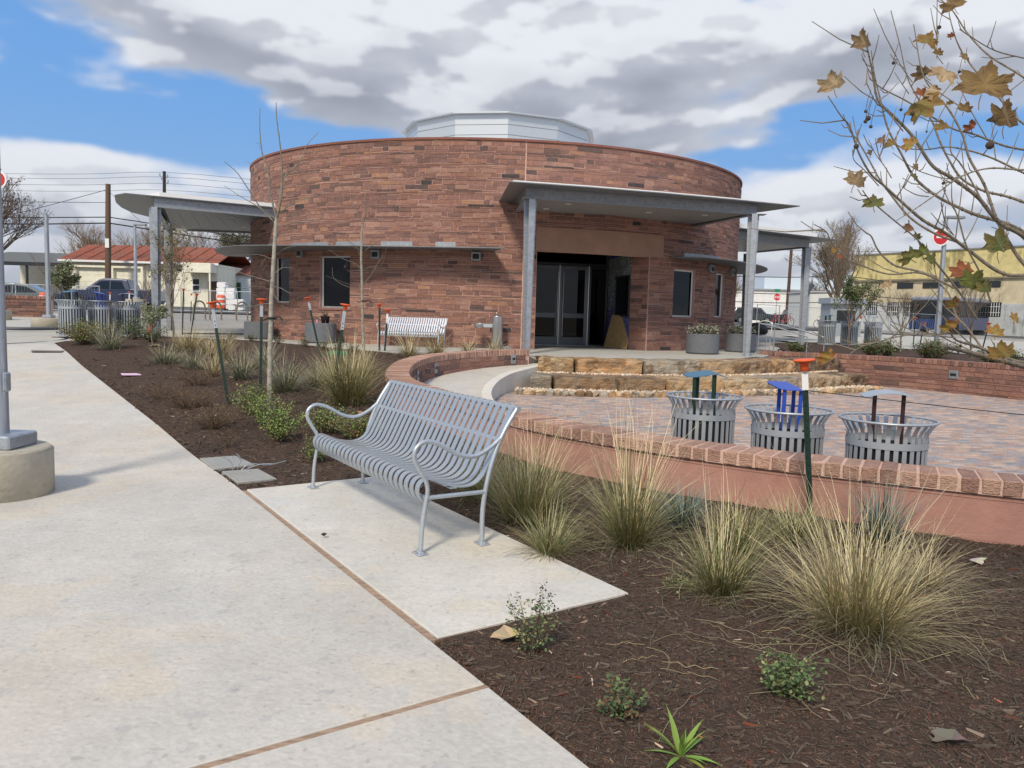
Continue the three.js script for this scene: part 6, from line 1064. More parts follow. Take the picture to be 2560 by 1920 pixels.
  for (const [x, y, z, q] of BALL) { const g = new Geo().color([.07, .05, .035]); const s = new THREE.IcosahedronGeometry(q, 2); g.add(s); g.color([.12, .09, .06]).tube([V(0, q, 0), V(.004, q + .03, 0), V(.012, q + .07, .005)], .0012, 4); part(t, 'seed_ball', g.build(), M.bark, [x - root.x, y - root.y, z - root.z]); }
}
// fallen leaves
[[.03, -3.56, .13, [.42, .30, .18], 'tan fallen leaf under the small plant at the pad corner', .3], [1.66, -2.72, .10, [.15, .125, .11], 'large grey brown fallen leaf in the dark lower right corner', 1.2], [-1.75, -9.15, .14, [.40, .25, .12], 'brown fallen leaf caught in the green bush behind the bench', .8], [-8.0, -17.2, .2, [.5, .42, .25], 'pale fallen leaf lying near the side canopy bushes', 2], [3.05, -4.9, .10, [.5, .45, .36], 'pale fallen leaf at the foot of the pink wall, right end', .9], [-1.25, -5.1, .03, [.05, .04, .03], 'tiny dark leaf scrap on the bench pad', .2]].forEach(([x, z, s, c, lab, a], i) => {
  const g = new Geo(), n = 14, r = rng(300 + i); const P = (k, f) => { const t = k / n * 2 * PI, q = s * .5 * (1 + .25 * Math.sin(5 * t) + .1 * r()) * f; return V(Math.cos(t + a) * q * 1.3, .012 + .25 * q * Math.sin(t * 2 + i) * f + .02 * f, Math.sin(t + a) * q * .8); }; const rim = [...Array(n)].map((_, k) => P(k, 1)), mid = [...Array(n)].map((_, k) => P(k, .5)); const cc = V(0, .012, 0);
  for (let k = 0; k < n; k++) { const j = (k + 1) % n; g.color(c.map((v) => v * (.8 + .4 * r()))); g.quad(rim[k], mid[k], mid[j], rim[j]); g.tri(mid[k], cc, mid[j]); }
  const m = new THREE.Mesh(g.build(), M.veg); m.position.set(x, (i === 5 ? .004 : i === 2 ? gh(x, z) + .22 : bedY(x, z)), z); m.name = numbered('fallen_leaf'); m.castShadow = true; scene.add(m); tag(m, lab, 'leaf');
});

{ // stray dry straws lying over the bed round the clumps
  const g = new Geo(), r = rng(91); let k = 0;
  while (k < 130) { const x = mix(-.4, 3.4, r()), z = mix(-6.2, -2.6, r()), u = x * PU[0] + z * PU[1], v = x * PV[0] + z * PV[1]; if (u < edgeU(v) + .05 || (u < 3.1 && v > 2.9 && v < 6.8) || inside(courtPoly, x, z - .35) || Math.hypot(x - 1.4, z + 4.5) > 1.5) continue; k++;
    const a = r() * 6.3, L = .12 + .38 * r(), b = (r() - .5) * 3, q = []; let px = x, pz = z, aa = a; for (let i = 0; i <= 7; i++) { q.push(V(px, bedY(px, pz) + .006 + .03 * Math.sin(i / 7 * PI) * r(), pz)); aa += b / 7; px += Math.cos(aa) * L / 7; pz += Math.sin(aa) * L / 7; }
    g.color(sh(r() < .5 ? TAN : DRY, .6 + .5 * r())).tube(q, .0013, 3, { caps: false }); }
  const m = new THREE.Mesh(g.build(), M.veg); m.name = 'dry_straw'; scene.add(m); tag(m, 'loose dry straws lying on the mulch among the front grass clumps', 'straw', null, 'stuff');
}

/* ============================================================= BACKGROUND */
function bareTree(label, x, z, h, spread, seed, o = {}) {
  const y = o.y ?? gh(x, z) - .02, t = thing(o.name || 'bare_tree', label, o.cat || 'tree', [x, y, z]), r = rng(seed), tk = new Geo(), tw = new Geo(), c = o.c || S(128, 118, 106), P = [], Nn = [], C = [], U = [];
  const depth = o.depth || 5, r0 = o.r || h * .022;
  const grow = (p, d, L, rad, lv) => {
    const q = [p], n = 4; let dd = d.clone(), pp = p.clone(); for (let i = 0; i < n; i++) { dd.add(V((r() - .5) * .35, (r() - .45) * .22, (r() - .5) * .35)).normalize(); pp = pp.clone().addScaledVector(dd, L / n); q.push(pp); }
    (lv === 0 ? tk : tw).color(sh(c, .75 + .5 * r())).tube(q, (f) => mix(rad, rad * .62, f), lv === 0 ? 9 : lv < 2 ? 6 : 3, { caps: false });
    if (lv >= depth) { if (o.leaf) for (let k = 0; k < o.leaf; k++) { const s = o.ls * (.6 + .8 * r()), m = V().lerpVectors(q[1], q[4], r()).add(V((r() - .5) * s * 2, (r() - .5) * s * 2, (r() - .5) * s * 2)), nn = V(r() - .5, r() - .3, r() - .5).normalize(), u = V().crossVectors(nn, V(r() - .5, r() - .5, r() - .5)).normalize(), w = V().crossVectors(nn, u), lc = o.lc[Math.floor(r() * o.lc.length)], kk = .7 + .6 * r(); const A = m.clone().addScaledVector(u, -s / 2), B = m.clone().addScaledVector(w, -s * .3), D = m.clone().addScaledVector(u, s / 2), E = m.clone().addScaledVector(w, s * .3); for (const e of [A, D, B, A, E, D]) { P.push(e.x, e.y, e.z); U.push(0, 0); C.push(...lc.map((v) => v * kk)); } const g1n = V().crossVectors(V().subVectors(D, A), V().subVectors(B, A)).normalize(); for (let i = 0; i < 6; i++) Nn.push(g1n.x, g1n.y, g1n.z); } return; }
    const k = lv === 0 ? (o.limbs || 5) : 2 + (r() < .55 ? 1 : 0);
    for (let i = 0; i < k; i++) { const f = lv === 0 ? .45 + .55 * (i + r() * .6) / k : .35 + .65 * r(), j = Math.min(3, Math.floor(f * 4)), b = V().lerpVectors(q[j], q[j + 1], clamp(f * 4 - j)), a = r() * 2 * PI, sp = spread * (.55 + .5 * r()), e = dd.clone().multiplyScalar(1).add(V(Math.cos(a) * sp, .12 + .25 * r() - (o.droop || 0) * lv * .1, Math.sin(a) * sp)).normalize(); grow(b, e, L * (lv === 0 ? .62 : .72) * (.75 + .45 * r()), rad * .55, lv + 1); }
    if (lv) grow(q[4], dd, L * .66, rad * .6, lv + 1);
  };
  grow(V(0, 0, 0), V((o.lean || 0), 1, 0).normalize(), h * .36, r0, 0); part(t, 'trunk', tk.build(), M.bark); part(t, 'crown', tw.build(), M.bark);
  if (P.length) { const g = new THREE.BufferGeometry(); g.setAttribute('position', new THREE.Float32BufferAttribute(P, 3)); g.setAttribute('normal', new THREE.Float32BufferAttribute(Nn, 3)); g.setAttribute('color', new THREE.Float32BufferAttribute(C, 3)); g.setAttribute('uv', new THREE.Float32BufferAttribute(U, 2)); part(t, 'leaves', g, M.veg); }
  return t;
}
const brn = S(150, 128, 104);
bareTree('large bare tree with wide drooping twigs at the far left edge', -36.3, -52, 10.5, .85, 3, { depth: 6, limbs: 7, c: S(120, 108, 98), leaf: 1, ls: .12, lc: [[.10, .06, .035]] });
bareTree('bare brown tree behind the grey shed, leftmost of the row', -46, -84, 9.5, .9, 4, { depth: 6, limbs: 7, c: brn });
bareTree('bare brown tree behind the cream house, left of its roof ridge', -41, -86, 9.5, .9, 5, { depth: 6, limbs: 7, c: brn });
bareTree('bare brown tree partly behind the wooden utility pole', -36.5, -90, 8.8, .9, 6, { depth: 6, limbs: 7, c: brn });
bareTree('low dark leafy tree behind the red roof, near the utility pole', -38, -102, 8.2, .8, 7, { depth: 5, leaf: 3, ls: .3, lc: [[.07, .055, .04], [.09, .07, .05]], c: S(90, 80, 74) });
bareTree('bare tree rising behind the right end of the cream house', -29.5, -80, 9.6, .85, 8, { depth: 6, limbs: 6, c: S(120, 110, 98), leaf: 1, ls: .2, lc: [[.10, .10, .05]] });
bareTree('thin bare tree between the two red roofs and the building', -25.5, -82, 9.8, .8, 9, { depth: 6, c: S(130, 120, 108) });
bareTree('tall slender bare tree behind the yellow band building', 38.5, -92, 13.0, .5, 10, { depth: 6, c: S(150, 138, 128), leaf: 1, ls: .14, lc: [[.2, .14, .08]] });
bareTree('bare leaning tree with crooked limbs beside the grey kiosk', 19.6, -46, 6.6, .9, 11, { depth: 6, lean: -.18, c: S(138, 122, 106), leaf: 1, ls: .07, lc: [[.18, .15, .08]] });
bareTree('bare brown tree left of the white warehouse', 25.2, -92, 7.2, .8, 12, { depth: 5, c: S(150, 132, 112) });
bareTree('small bare tree in front of the white warehouse', 34.5, -86, 7.0, .5, 13, { depth: 5, c: S(150, 138, 126) });
bareTree('young bare tree in the right bed before the yellow building', 12.85, -25.5, 2.6, .65, 14, { depth: 5, c: S(128, 116, 106), y: .66, r: .03 });
bareTree('thin young bare tree nearest the bus, in the right bed', 14.3, -24.0, 2.7, .5, 15, { depth: 5, c: S(128, 116, 106), y: .66, r: .028 });
bareTree('slim leafy young tree in front of the middle far right bin', 12.45, -28.6, 3.5, .5, 16, { depth: 5, limbs: 8, c: S(126, 112, 98), y: .66, r: .035, leaf: 2, ls: .075, lc: [MG, [.11, .14, .05], DG], name: 'young_tree' });
bareTree('young tree with sparse yellowing leaves in front of the side canopy', -9.25, -20.9, 3.5, .4, 17, { depth: 5, c: S(142, 130, 116), y: .62, r: .028, limbs: 6, leaf: 1, ls: .06, lc: [[.22, .19, .06], [.13, .13, .05]], name: 'young_tree' });
bareTree('short shrubby young tree with pale stems before the side canopy post', -8.1, -17.25, 1.25, .7, 18, { depth: 4, c: S(150, 138, 122), y: .58, r: .014, limbs: 7, leaf: 4, ls: .045, lc: [[.14, .16, .06], MG, GRY], name: 'young_tree' });
bareTree('leafy young tree beside the second light pole, before the cream house', -22.6, -39, 3.0, .45, 19, { depth: 5, c: S(120, 108, 96), leaf: 4, ls: .1, lc: [MG, GRY, [.12, .12, .06]], name: 'young_tree' });
bareTree('bare young tree in front of the dark truck', -18.3, -38, 2.9, .6, 20, { depth: 5, c: S(120, 108, 98), r: .03 });
bareTree('bare young tree against the grey shed wall', -26.3, -44, 3.6, .6, 21, { depth: 5, c: S(130, 116, 104), r: .03 });
[[8.2, -22.2, .35, .35, MG, 'nearest the wall end, low and bright green'], [10.2, -21.8, .5, .6, MG, 'behind the wall, first dark one right of the far bins'], [11.0, -22.6, .55, .55, LG, 'behind the wall, light green one'], [11.6, -21.5, .5, .5, DG, 'behind the wall, dark green middle one'], [12.3, -22.3, .6, .65, MG, 'behind the wall, right of the middle one'], [12.6, -20.2, .5, .4, DG, 'behind the wall, low one'], [13.3, -20.6, .5, .4, MG, 'behind the wall, farthest right']].forEach(([x, z, rx, h, c, w], i) => bush('bush', 'shrub in the right bed ' + w, 'bush', x, z, rx, h, 70, 22, .045, [c, MG, DG, RB], TW, 70 + i, { y: .64, tw: .006 }));

/* houses on the left */
const boxPart = (t, name, x, y, z, w, h, d, m) => part(t, name, new Geo().box(x, y + h / 2, z, w, h, d).build(), m);
const cream = std({ color: col(S(246, 242, 222)), roughness: .9, map: T.grain }), roofM = std({ map: T.rust, roughness: .75 }), paleG = std({ color: col(S(214, 222, 224)), roughness: .9 });
function seamRoof(t, x0, x1, y0, y1, z0, z1, n) { // sheet-metal roof in panels, falling towards +z
  const ang = Math.atan2(y1 - y0, z0 - z1); for (let i = 0; i < n; i++) { const a = mix(x0, x1, i / n), b = mix(x0, x1, (i + 1) / n), g = new Geo(); g.uo = [i * 1.7, i * .9]; const k = (x, y, z, d) => V(x, y + d, z); g.quad(k(a + .02, y0, z0, .05), k(b - .02, y0, z0, .05), k(b - .02, y1, z1, .05), k(a + .02, y1, z1, .05)); g.quad(k(a + .02, y0, z0, 0), k(b - .02, y0, z0, 0), k(b - .02, y0, z0, .05), k(a + .02, y0, z0, .05)); part(t, 'roof_panel', g.build(), roofM); if (i) part(t, 'roof_seam', new Geo().bar(V(a, y0 + .06, z0), V(a, y1 + .06, z1), .05, .08).build(), roofM); }
  const bk = new Geo(); bk.quad(V(x0, y0, z0 - .02), V(x1, y0, z0 - .02), V(x1, y1, z1), V(x0, y1, z1)).quad(V(x0, y1, z1), V(x1, y1, z1), V(x1, y0, z1 - (z0 - z1)), V(x0, y0, z1 - (z0 - z1))); part(t, 'roof_deck', bk.build(), roofM);
}
{
  const G = gh(-30, -62), t = thing('cream_house', 'long cream building with a rusty red metal roof and two garage bays', 'house', [0, 0, 0]);
  const x0 = -35.9, x1 = -23.9, zf = -62, ey = 4.95;
  boxPart(t, 'wall', (x0 + x1) / 2, G - .3, zf - 4.2, x1 - x0, ey - G + .3, 8, cream);
  seamRoof(t, x0 - .5, x1 + .3, ey, 6.5, zf + .35, zf - 4.2, 11); boxPart(t, 'gutter', (x0 + x1) / 2 - .1, ey - .12, zf + .35, x1 - x0 + .8, .16, .1, M.white);
  for (const [a, b] of [[-35.1, -32.7], [-32.1, -29.9]]) { const d = new Geo(); const w = b - a; for (const [cx, ww] of [[a - .09, .18], [b + .09, .18]]) d.box(cx, G + 1.45, zf - .02, ww, 3.0, .36); d.box((a + b) / 2, G + 3.03, zf - .02, w + .36, .16, .36); const f = part(t, 'garage_frame', d.build(), cream); for (let k = 0; k < 5; k++) part(f, 'door_panel', new Geo().box((a + b) / 2, G + .3 + k * .6, zf - .19, w, .585, .05).build(), cream); }
  boxPart(t, 'porch_roof', -25.0, 4.2, zf + .55, 2.2, .75, 1.3, cream);
  const wn = part(t, 'window', new Geo().box(-25.6, G + 1.75, zf - .17, .65, 1.1, .1).build(), M.white); part(wn, 'pane', new Geo().box(-25.6, G + 2.03, zf - .11, .5, .42, .02).box(-25.6, G + 1.5, zf - .11, .5, .42, .02).build(), M.darkFrame);
  boxPart(t, 'door', -24.25, G, zf - .16, .75, 2.1, .1, std({ color: col([.08, .04, .03]), roughness: .7 })); for (const x of [-26.1, -24.0]) boxPart(t, 'porch_post', x, G, zf + 1.1, .12, 2.9, .12, cream);
}
{
  const G = gh(-24, -66), t = thing('pale_house', 'small pale grey building with a rusty red roof and a green door', 'house');
  boxPart(t, 'wall', -21.5, G - .3, -70, 9.4, 4.3 - G + .3, 7, paleG); seamRoof(t, -26.4, -16.6, 4.3, 5.5, -66.2, -70, 8);
  const d = boxPart(t, 'door', -24.3, G, -66.46, 1.5, 2.1, .1, std({ color: col([.02, .10, .05]), roughness: .7 })); for (let k = 0; k < 5; k++) part(d, 'slat', new Geo().box(-24.9 + k * .3, G + 1.05, -66.4, .05, 2.0, .03).build(), std({ color: col([.015, .07, .035]) }));
}
{
  const G = gh(-42, -72), t = thing('shed', 'open grey shed with dark posts and a cream back wall, far left', 'shed');
  const x0 = -49, x1 = -39.2; const r = new Geo(); r.quad(V(x0, 5.0, -68), V(x1, 5.0, -68), V(x1, 6.3, -75), V(x0, 6.3, -75)).quad(V(x0, 4.85, -68), V(x0, 6.15, -75), V(x1, 6.15, -75), V(x1, 4.85, -68)); part(t, 'roof', r.build(), std({ color: col([.14, .145, .14]), roughness: .8, map: T.grain })); boxPart(t, 'fascia', (x0 + x1) / 2, 4.7, -68, x1 - x0, .32, .1, M.darkFrame);
  boxPart(t, 'back_wall', (x0 + x1) / 2 + .5, G, -76, x1 - x0, 3.9, .3, cream); for (const x of [-48.5, -45.2, -43.0, -39.6]) boxPart(t, 'post', x, G, -68.2, .16, 4.8 - G, .16, M.darkFrame);
}
{ // stack of white sacks
  const G = gh(-20.5, -55), r = rng(66); const s = new THREE.BoxGeometry(.62, .4, .5, 4, 3, 4); const p = s.attributes.position; for (let i = 0; i < p.count; i++) { const x = p.getX(i) / .31, z = p.getZ(i) / .25; p.setY(i, p.getY(i) * (1 - .25 * x * x * z * z)); } s.computeVertexNormals();
  let k = 0; for (const [row, n] of [[0, 3], [1, 3], [2, 2], [3, 2], [4, 1]]) for (let i = 0; i < n; i++) { const m = new THREE.Mesh(s, M.white); m.position.set(-20.8 + i * .63 + (r() - .5) * .08, G + .22 + row * .39, -55 + (r() - .5) * .2); m.rotation.y = (r() - .5) * .3; m.name = numbered('white_sack'); m.castShadow = true; scene.add(m); tag(m, 'white sack ' + ['left', 'middle', 'right'][i] + ' in the ' + ['bottom', 'second', 'third', 'fourth', 'top'][row] + ' row of the stack before the green door', 'sack', 'stack of white sacks'); k++; }
}
/* vehicles */
const wheelMat = std({ color: col([.02, .02, .02]), roughness: .8 }), rimMat = std({ color: col([.35, .35, .36]), metalness: .8, roughness: .4 });
function vehicle(name, label, cat, pos, turn, prof, W, wheels, wr, paint, glassPolys, lampsF, o = {}) {
  const t = thing(name, label, cat, pos, turn), sh = new THREE.Shape(); prof.forEach(([x, y], i) => i ? sh.lineTo(x, y) : sh.moveTo(x, y)); 
  const g = new THREE.ExtrudeGeometry(sh, { depth: W - .16, bevelEnabled: true, bevelSize: .07, bevelThickness: .08, bevelSegments: 3 }); g.translate(0, 0, -(W - .16) / 2);
  const p = g.attributes.position, beltY = o.belt; for (let i = 0; i < p.count; i++) { const y = p.getY(i); if (y > beltY) p.setZ(i, p.getZ(i) * (1 - .16 * (y - beltY) / .7)); } g.computeVertexNormals(); part(t, 'body', g, paint);
  for (const poly2 of glassPolys) for (const s of [-1, 1]) { const gg = new Geo(), q = poly2.map(([x, y]) => V(x, y, s * (W / 2 * (1 - .16 * (y - beltY) / .7) + .004))); for (let i = 1; i + 1 < q.length; i++) s > 0 ? gg.tri(q[0], q[i], q[i + 1]) : gg.tri(q[0], q[i + 1], q[i]); part(t, 'window', gg.build(), M.glass); }
  if (o.wind) { const [[x0, y0], [x1, y1]] = o.wind, w0 = W / 2 * .86, w1 = W / 2 * .76; const gg = new Geo(); const n = V(y1 - y0, x0 - x1, 0).normalize().multiplyScalar(.075); gg.quad(V(x0, y0, -w0).add(n.clone().negate()), V(x0, y0, w0).sub(n), V(x1, y1, w1).sub(n), V(x1, y1, -w1).sub(n)); part(t, 'windshield', gg.build(), M.glass); }
  for (const [x, s] of wheels.flatMap((x) => [[x, -1], [x, 1]])) { const w = part(t, 'wheel', new Geo().add(new THREE.CylinderGeometry(wr, wr, .24, 28), new THREE.Matrix4().makeRotationX(PI / 2).setPosition(x, wr, s * (W / 2 - .1))).build(), wheelMat); part(w, 'rim', new Geo().add(new THREE.CylinderGeometry(wr * .62, wr * .62, .25, 20), new THREE.Matrix4().makeRotationX(PI / 2).setPosition(x, wr, s * (W / 2 - .095))).build(), rimMat); part(t, 'wheel_well', new Geo().add(new THREE.CylinderGeometry(wr * 1.18, wr * 1.18, .06, 28), new THREE.Matrix4().makeRotationX(PI / 2).setPosition(x, wr * 1.02, s * (W / 2 - .022))).build(), M.black); }
  for (const [x, y, z, w, h] of lampsF) part(t, 'headlight', new Geo().cbox(x, y, z, .10, h, w, .015).build(), M.white);
  return t;
}
const dkBlue = new THREE.MeshPhysicalMaterial({ color: col([.012, .02, .06]), roughness: .3, clearcoat: 1, clearcoatRoughness: .06 }), dkGrey = new THREE.MeshPhysicalMaterial({ color: col([.03, .033, .036]), roughness: .3, clearcoat: 1, clearcoatRoughness: .06 }), silv = new THREE.MeshPhysicalMaterial({ color: col([.16, .18, .18]), roughness: .3, metalness: .5, clearcoat: 1 });
const truckProf = [[-2.75, .45], [-2.85, .55], [-2.86, .82], [-2.78, 1.02], [-2.5, 1.13], [-1.35, 1.20], [-.55, 1.80], [-.3, 1.87], [.75, 1.87], [1.05, 1.80], [1.28, 1.25], [2.75, 1.22], [2.85, 1.15], [2.85, .62], [2.75, .45]];
vehicle('pickup_truck', 'dark blue pickup truck with bright headlights parked before the cream house', 'truck', [-25.9, gh(-25.9, -50) + .03, -50], .12, truckProf, 1.92, [-1.85, 1.75], .40, dkBlue, [[[-1.1, 1.24], [-.5, 1.75], [.05, 1.78], [.05, 1.24]], [[.12, 1.24], [.12, 1.78], [.78, 1.76], [1.02, 1.26]]], [[-2.88, .87, .62, .42, .20], [-2.88, .87, -.62, .42, .20]], { belt: 1.22, wind: [[-1.35, 1.20], [-.55, 1.80]] });
const carProf = [[-2.1, .35], [-2.2, .5], [-2.18, .72], [-1.2, .92], [-.5, 1.40], [.2, 1.46], [.95, 1.38], [1.7, .98], [2.15, .92], [2.2, .5], [2.1, .35]];
const carGl = [[[-1.05, .95], [-.45, 1.34], [.1, 1.39], [.1, .95]], [[.17, .95], [.17, 1.39], [.85, 1.32], [1.45, .98]]], carL = [[-2.2, .62, .6, .3, .13], [-2.2, .62, -.6, .3, .13]];
vehicle('parked_car', 'dark grey car parked behind the fence at the far left', 'car', [-29.8, gh(-30, -46), -46], .3, carProf, 1.75, [-1.35, 1.35], .32, silv, carGl, carL, { belt: .93, wind: [[-1.2, .92], [-.5, 1.40]] });
const suvProf = [[-2.2, .42], [-2.3, .6], [-2.28, .95], [-1.3, 1.08], [-.75, 1.68], [.0, 1.74], [1.9, 1.70], [2.25, 1.1], [2.28, .6], [2.2, .42]];
const suvGl = [[[-1.15, 1.1], [-.7, 1.6], [.0, 1.65], [.0, 1.1]], [[.08, 1.1], [.08, 1.65], [1.0, 1.64], [1.0, 1.1]], [[1.08, 1.1], [1.08, 1.64], [1.8, 1.6], [2.05, 1.12]]], suvL = [[-2.3, .82, .65, .3, .16], [-2.3, .82, -.65, .3, .16]];
vehicle('parked_car', 'dark grey sport utility car seen beside the right edge of the building', 'car', [27.2, gh(27, -88), -88], PI - .1, suvProf, 1.9, [-1.45, 1.45], .36, dkGrey, suvGl, suvL, { belt: 1.1, wind: [[-1.3, 1.08], [-.75, 1.68]] });
vehicle('pickup_truck', 'dark pickup truck parked behind the bicycles in the right background', 'truck', [32.8, gh(32, -90), -90], PI, truckProf, 1.92, [-1.85, 1.75], .40, dkGrey, [[[-1.1, 1.24], [-.5, 1.75], [.05, 1.78], [.05, 1.24]], [[.12, 1.24], [.12, 1.78], [.78, 1.76], [1.02, 1.26]]], [], { belt: 1.22 });
vehicle('parked_car', 'white van like car under the grey shed roof, far left', 'car', [-44.8, gh(-44, -64), -64], .2, suvProf, 1.9, [-1.45, 1.45], .36, new THREE.MeshPhysicalMaterial({ color: col([.6, .6, .6]), roughness: .4, clearcoat: 1 }), suvGl, suvL, { belt: 1.1 });
{ // bus
  const t = thing('bus', 'dark blue city bus with black windows parked behind the sycamore twigs', 'bus', [33.0, .92, -59.6], .62), L = 12, W = 2.5, bl = new THREE.MeshPhysicalMaterial({ color: col([.012, .03, .13]), roughness: .35, clearcoat: 1 });
  part(t, 'body', new Geo().cbox(L / 2, .9, -W / 2, L, 1.1, W, .06).build(), bl); part(t, 'upper_body', new Geo().cbox(L / 2, 2.0, -W / 2, L, 1.12, W, .05).build(), std({ color: col([.02, .022, .03]), roughness: .3 })); part(t, 'roof', new Geo().cbox(L / 2, 2.74, -W / 2, L, .36, W, .12).build(), std({ color: col([.22, .25, .32]), roughness: .4 }));
  for (let k = 0; k < 7; k++) part(t, 'window', new Geo().box(1.9 + k * 1.42, 1.98, .012, 1.3, .85, .03).build(), M.glass); part(t, 'door', new Geo().box(.75, 1.55, .012, .95, 2.0, .03).build(), M.glass); part(t, 'windshield', new Geo().box(-.012, 1.85, -W / 2, .03, 1.3, 2.2).build(), M.glass); part(t, 'roof_unit', new Geo().cbox(8, 3.0, -W / 2, 3.4, .2, 1.8, .06).build(), M.panel);
  for (const x of [2.4, 8.6]) for (const z of [-.1, -W + .1]) part(t, 'wheel', new Geo().add(new THREE.CylinderGeometry(.48, .48, .3, 26), new THREE.Matrix4().makeRotationX(PI / 2).setPosition(x, .48, z)).build(), wheelMat); part(t, 'mirror', new Geo().cbox(-.3, 2.2, .15, .12, .4, .22, .03).build(), M.black);
}
/* right background buildings */
{
  const t = thing('yellow_warehouse', 'warehouse with a weathered mustard yellow top band and barred windows', 'warehouse', [32.8, 0, -75], -Math.atan2(13.2, 8.4)), L = 24, G = .85;
  // local +x runs along the front towards the right of the view
  part(t, 'wall', new Geo().box(L / 2, (G + 5.7) / 2 - .2, -7.5, L, 5.7 - G + .4, 15).build(), std({ color: col(S(214, 200, 168)), map: T.mould, roughness: .95 })); part(t, 'top_band', new Geo().box(L / 2, 6.93, -7.45, L + .1, 2.4, 15.1).build(), std({ color: col(S(222, 206, 146)), map: T.mould, roughness: .95 })); part(t, 'ledge', new Geo().box(L / 2, 5.68, -7.4, L + .2, .14, 15.2).build(), std({ color: col([.22, .19, .14]), roughness: .9 })); part(t, 'coping', new Geo().box(L / 2, 8.16, -7.4, L + .25, .09, 15.25).build(), M.galvDark);
  part(t, 'lower_band', new Geo().box(L / 2, G + 1.2, -7.46, L + .06, 3.0, 15.06).build(), std({ color: col(S(196, 200, 200)), map: T.mould, roughness: .95 }));
  for (const x of [2.1, 4.2, 5.8, 8.4, 10.6, 13]) { const w = part(t, 'window', new Geo().box(x, 3.05, .04, 1.1, 1.2, .08).build(), M.darkFrame); for (let k = 0; k < 5; k++) part(w, 'bar', new Geo().box(x - .4 + k * .2, 3.05, .09, .035, 1.1, .03).build(), M.white); for (const y of [2.8, 3.3]) part(w, 'bar', new Geo().box(x, y, .09, 1.0, .035, .035).build(), M.white); }
  for (const x of [5.2, 7.6, 10.2, 12.6]) part(t, 'high_window', new Geo().box(x, 5.15, .03, 1.5, .5, .08).build(), M.darkFrame);
}
{
  const t = thing('annex', 'pale grey flat annex at the left end of the yellow warehouse', 'building'); boxPart(t, 'wall', 32.2, .6, -80, 5.5, 4.0, 6, std({ color: col(S(216, 218, 214)), roughness: .9, map: T.grain })); boxPart(t, 'coping', 32.2, 4.6, -80, 5.7, .12, 6.2, M.panel);
}
{
  const t = thing('white_warehouse', 'long low white warehouse with a pale blue upper block in the right background', 'warehouse'); boxPart(t, 'wall', 37, .8, -107, 28, 4.9, 12, std({ color: col(S(240, 240, 238)), roughness: .9, map: T.grain })); boxPart(t, 'upper_block', 40.5, 5.7, -108, 14, 1.75, 8, std({ color: col(S(196, 208, 218)), roughness: .9 })); boxPart(t, 'coping', 37, 5.68, -106.9, 28.3, .14, 12.4, M.panel); for (const x of [27, 33, 39]) { boxPart(t, 'door', x, .9, -100.97, 2.2, 2.6, .1, paleG); }
}
{ // kiosk
  const t = thing('kiosk', 'small grey kiosk with a thick flat roof in the right background', 'kiosk'); boxPart(t, 'body', 16.3, .72, -38.5, 1.55, 1.85, 1.2, std({ color: col(S(150, 158, 162)), roughness: .6, metalness: .3 })); boxPart(t, 'roof', 16.3, 2.52, -38.4, 1.8, .28, 1.5, M.galv); boxPart(t, 'window', 16.3, 1.6, -37.89, .9, .6, .03, M.glass);
}
/* signs, barrels, bicycles, racks */
const font = await new FontLoader().loadAsync('fonts/droid/droid_sans_bold.typeface.json');
const txt = (s, size) => { const g = new TextGeometry(s, { font, size, depth: .004, curveSegments: 4 }); g.computeBoundingBox(); g.translate(-(g.boundingBox.max.x + g.boundingBox.min.x) / 2, -(g.boundingBox.max.y + g.boundingBox.min.y) / 2, 0); return g; };
function stopSign(label, x, y, z, G, street) {
  const t = thing('stop_sign', label, 'stop sign', [x, G, z]); const oct = (r, d, z0) => new Geo().add(new THREE.CylinderGeometry(r, r, d, 8, 1, false, PI / 8), new THREE.Matrix4().makeRotationX(PI / 2).setPosition(0, y - G, z0)).build();
  part(t, 'pole', new Geo().cyl(0, 0, -.05, .035, .035, y - G + (street ? .75 : .3), 8).build(), M.galv); const b = part(t, 'sign_plate', oct(.40, .012, .05), M.white); part(b, 'red_face', oct(.365, .012, .056), std({ color: col([.60, .02, .03]), roughness: .5 })); part(b, 'lettering', txt('STOP', .25).translate(0, y - G, .064), M.white);
  if (street) part(t, 'street_plate', new Geo().box(0, y - G + .68, .04, .62, .32, .01).build(), std({ color: col([.02, .22, .12]), roughness: .5 }));
}
stopSign('red stop sign with a green street plate above it, right of the building', 27.15, 4.1, -80, gh(27, -80), true);
stopSign('smaller red stop sign farther off, left of the solar panel', 34.5, 3.85, -90, gh(34, -90), false);
{ const t = thing('solar_panel', 'tilted dark solar panel on a pole left of the grey kiosk', 'solar panel', [19.0, gh(19, -50), -50]); part(t, 'pole', new Geo().cyl(0, 0, 0, .04, .04, 2.4, 8).build(), M.galv); part(t, 'panel', new Geo().box(0, 2.55, 0, .9, .03, .6, { e: new THREE.Euler(.3, 0, 1.05) }).build(), std({ color: col([.02, .025, .04]), roughness: .2 })); }
function barrel(label, x, z, G) { const t = thing('traffic_barrel', label, 'traffic barrel', [x, G, z]); part(t, 'drum', new Geo().add(new THREE.LatheGeometry([[0, 0], [.30, 0], [.28, .12], [.27, .8], [.22, .92], [0, .93]].map((p) => new THREE.Vector2(...p)), 20)).build(), M.orange); for (const y of [.3, .62]) part(t, 'white_stripe', new Geo().cyl(0, y, 0, .281, .279, .12, 20, true).build(), M.white); part(t, 'foot', new Geo().cyl(0, 0, 0, .42, .42, .06, 20).build(), M.rubber); }
barrel('orange traffic barrel beside the far left brick wall', -27.4, -45, gh(-27, -45) + .1); barrel('orange and white traffic barrel among the bike racks under the side canopy', -18.6, -49, gh(-18, -49) + .2);
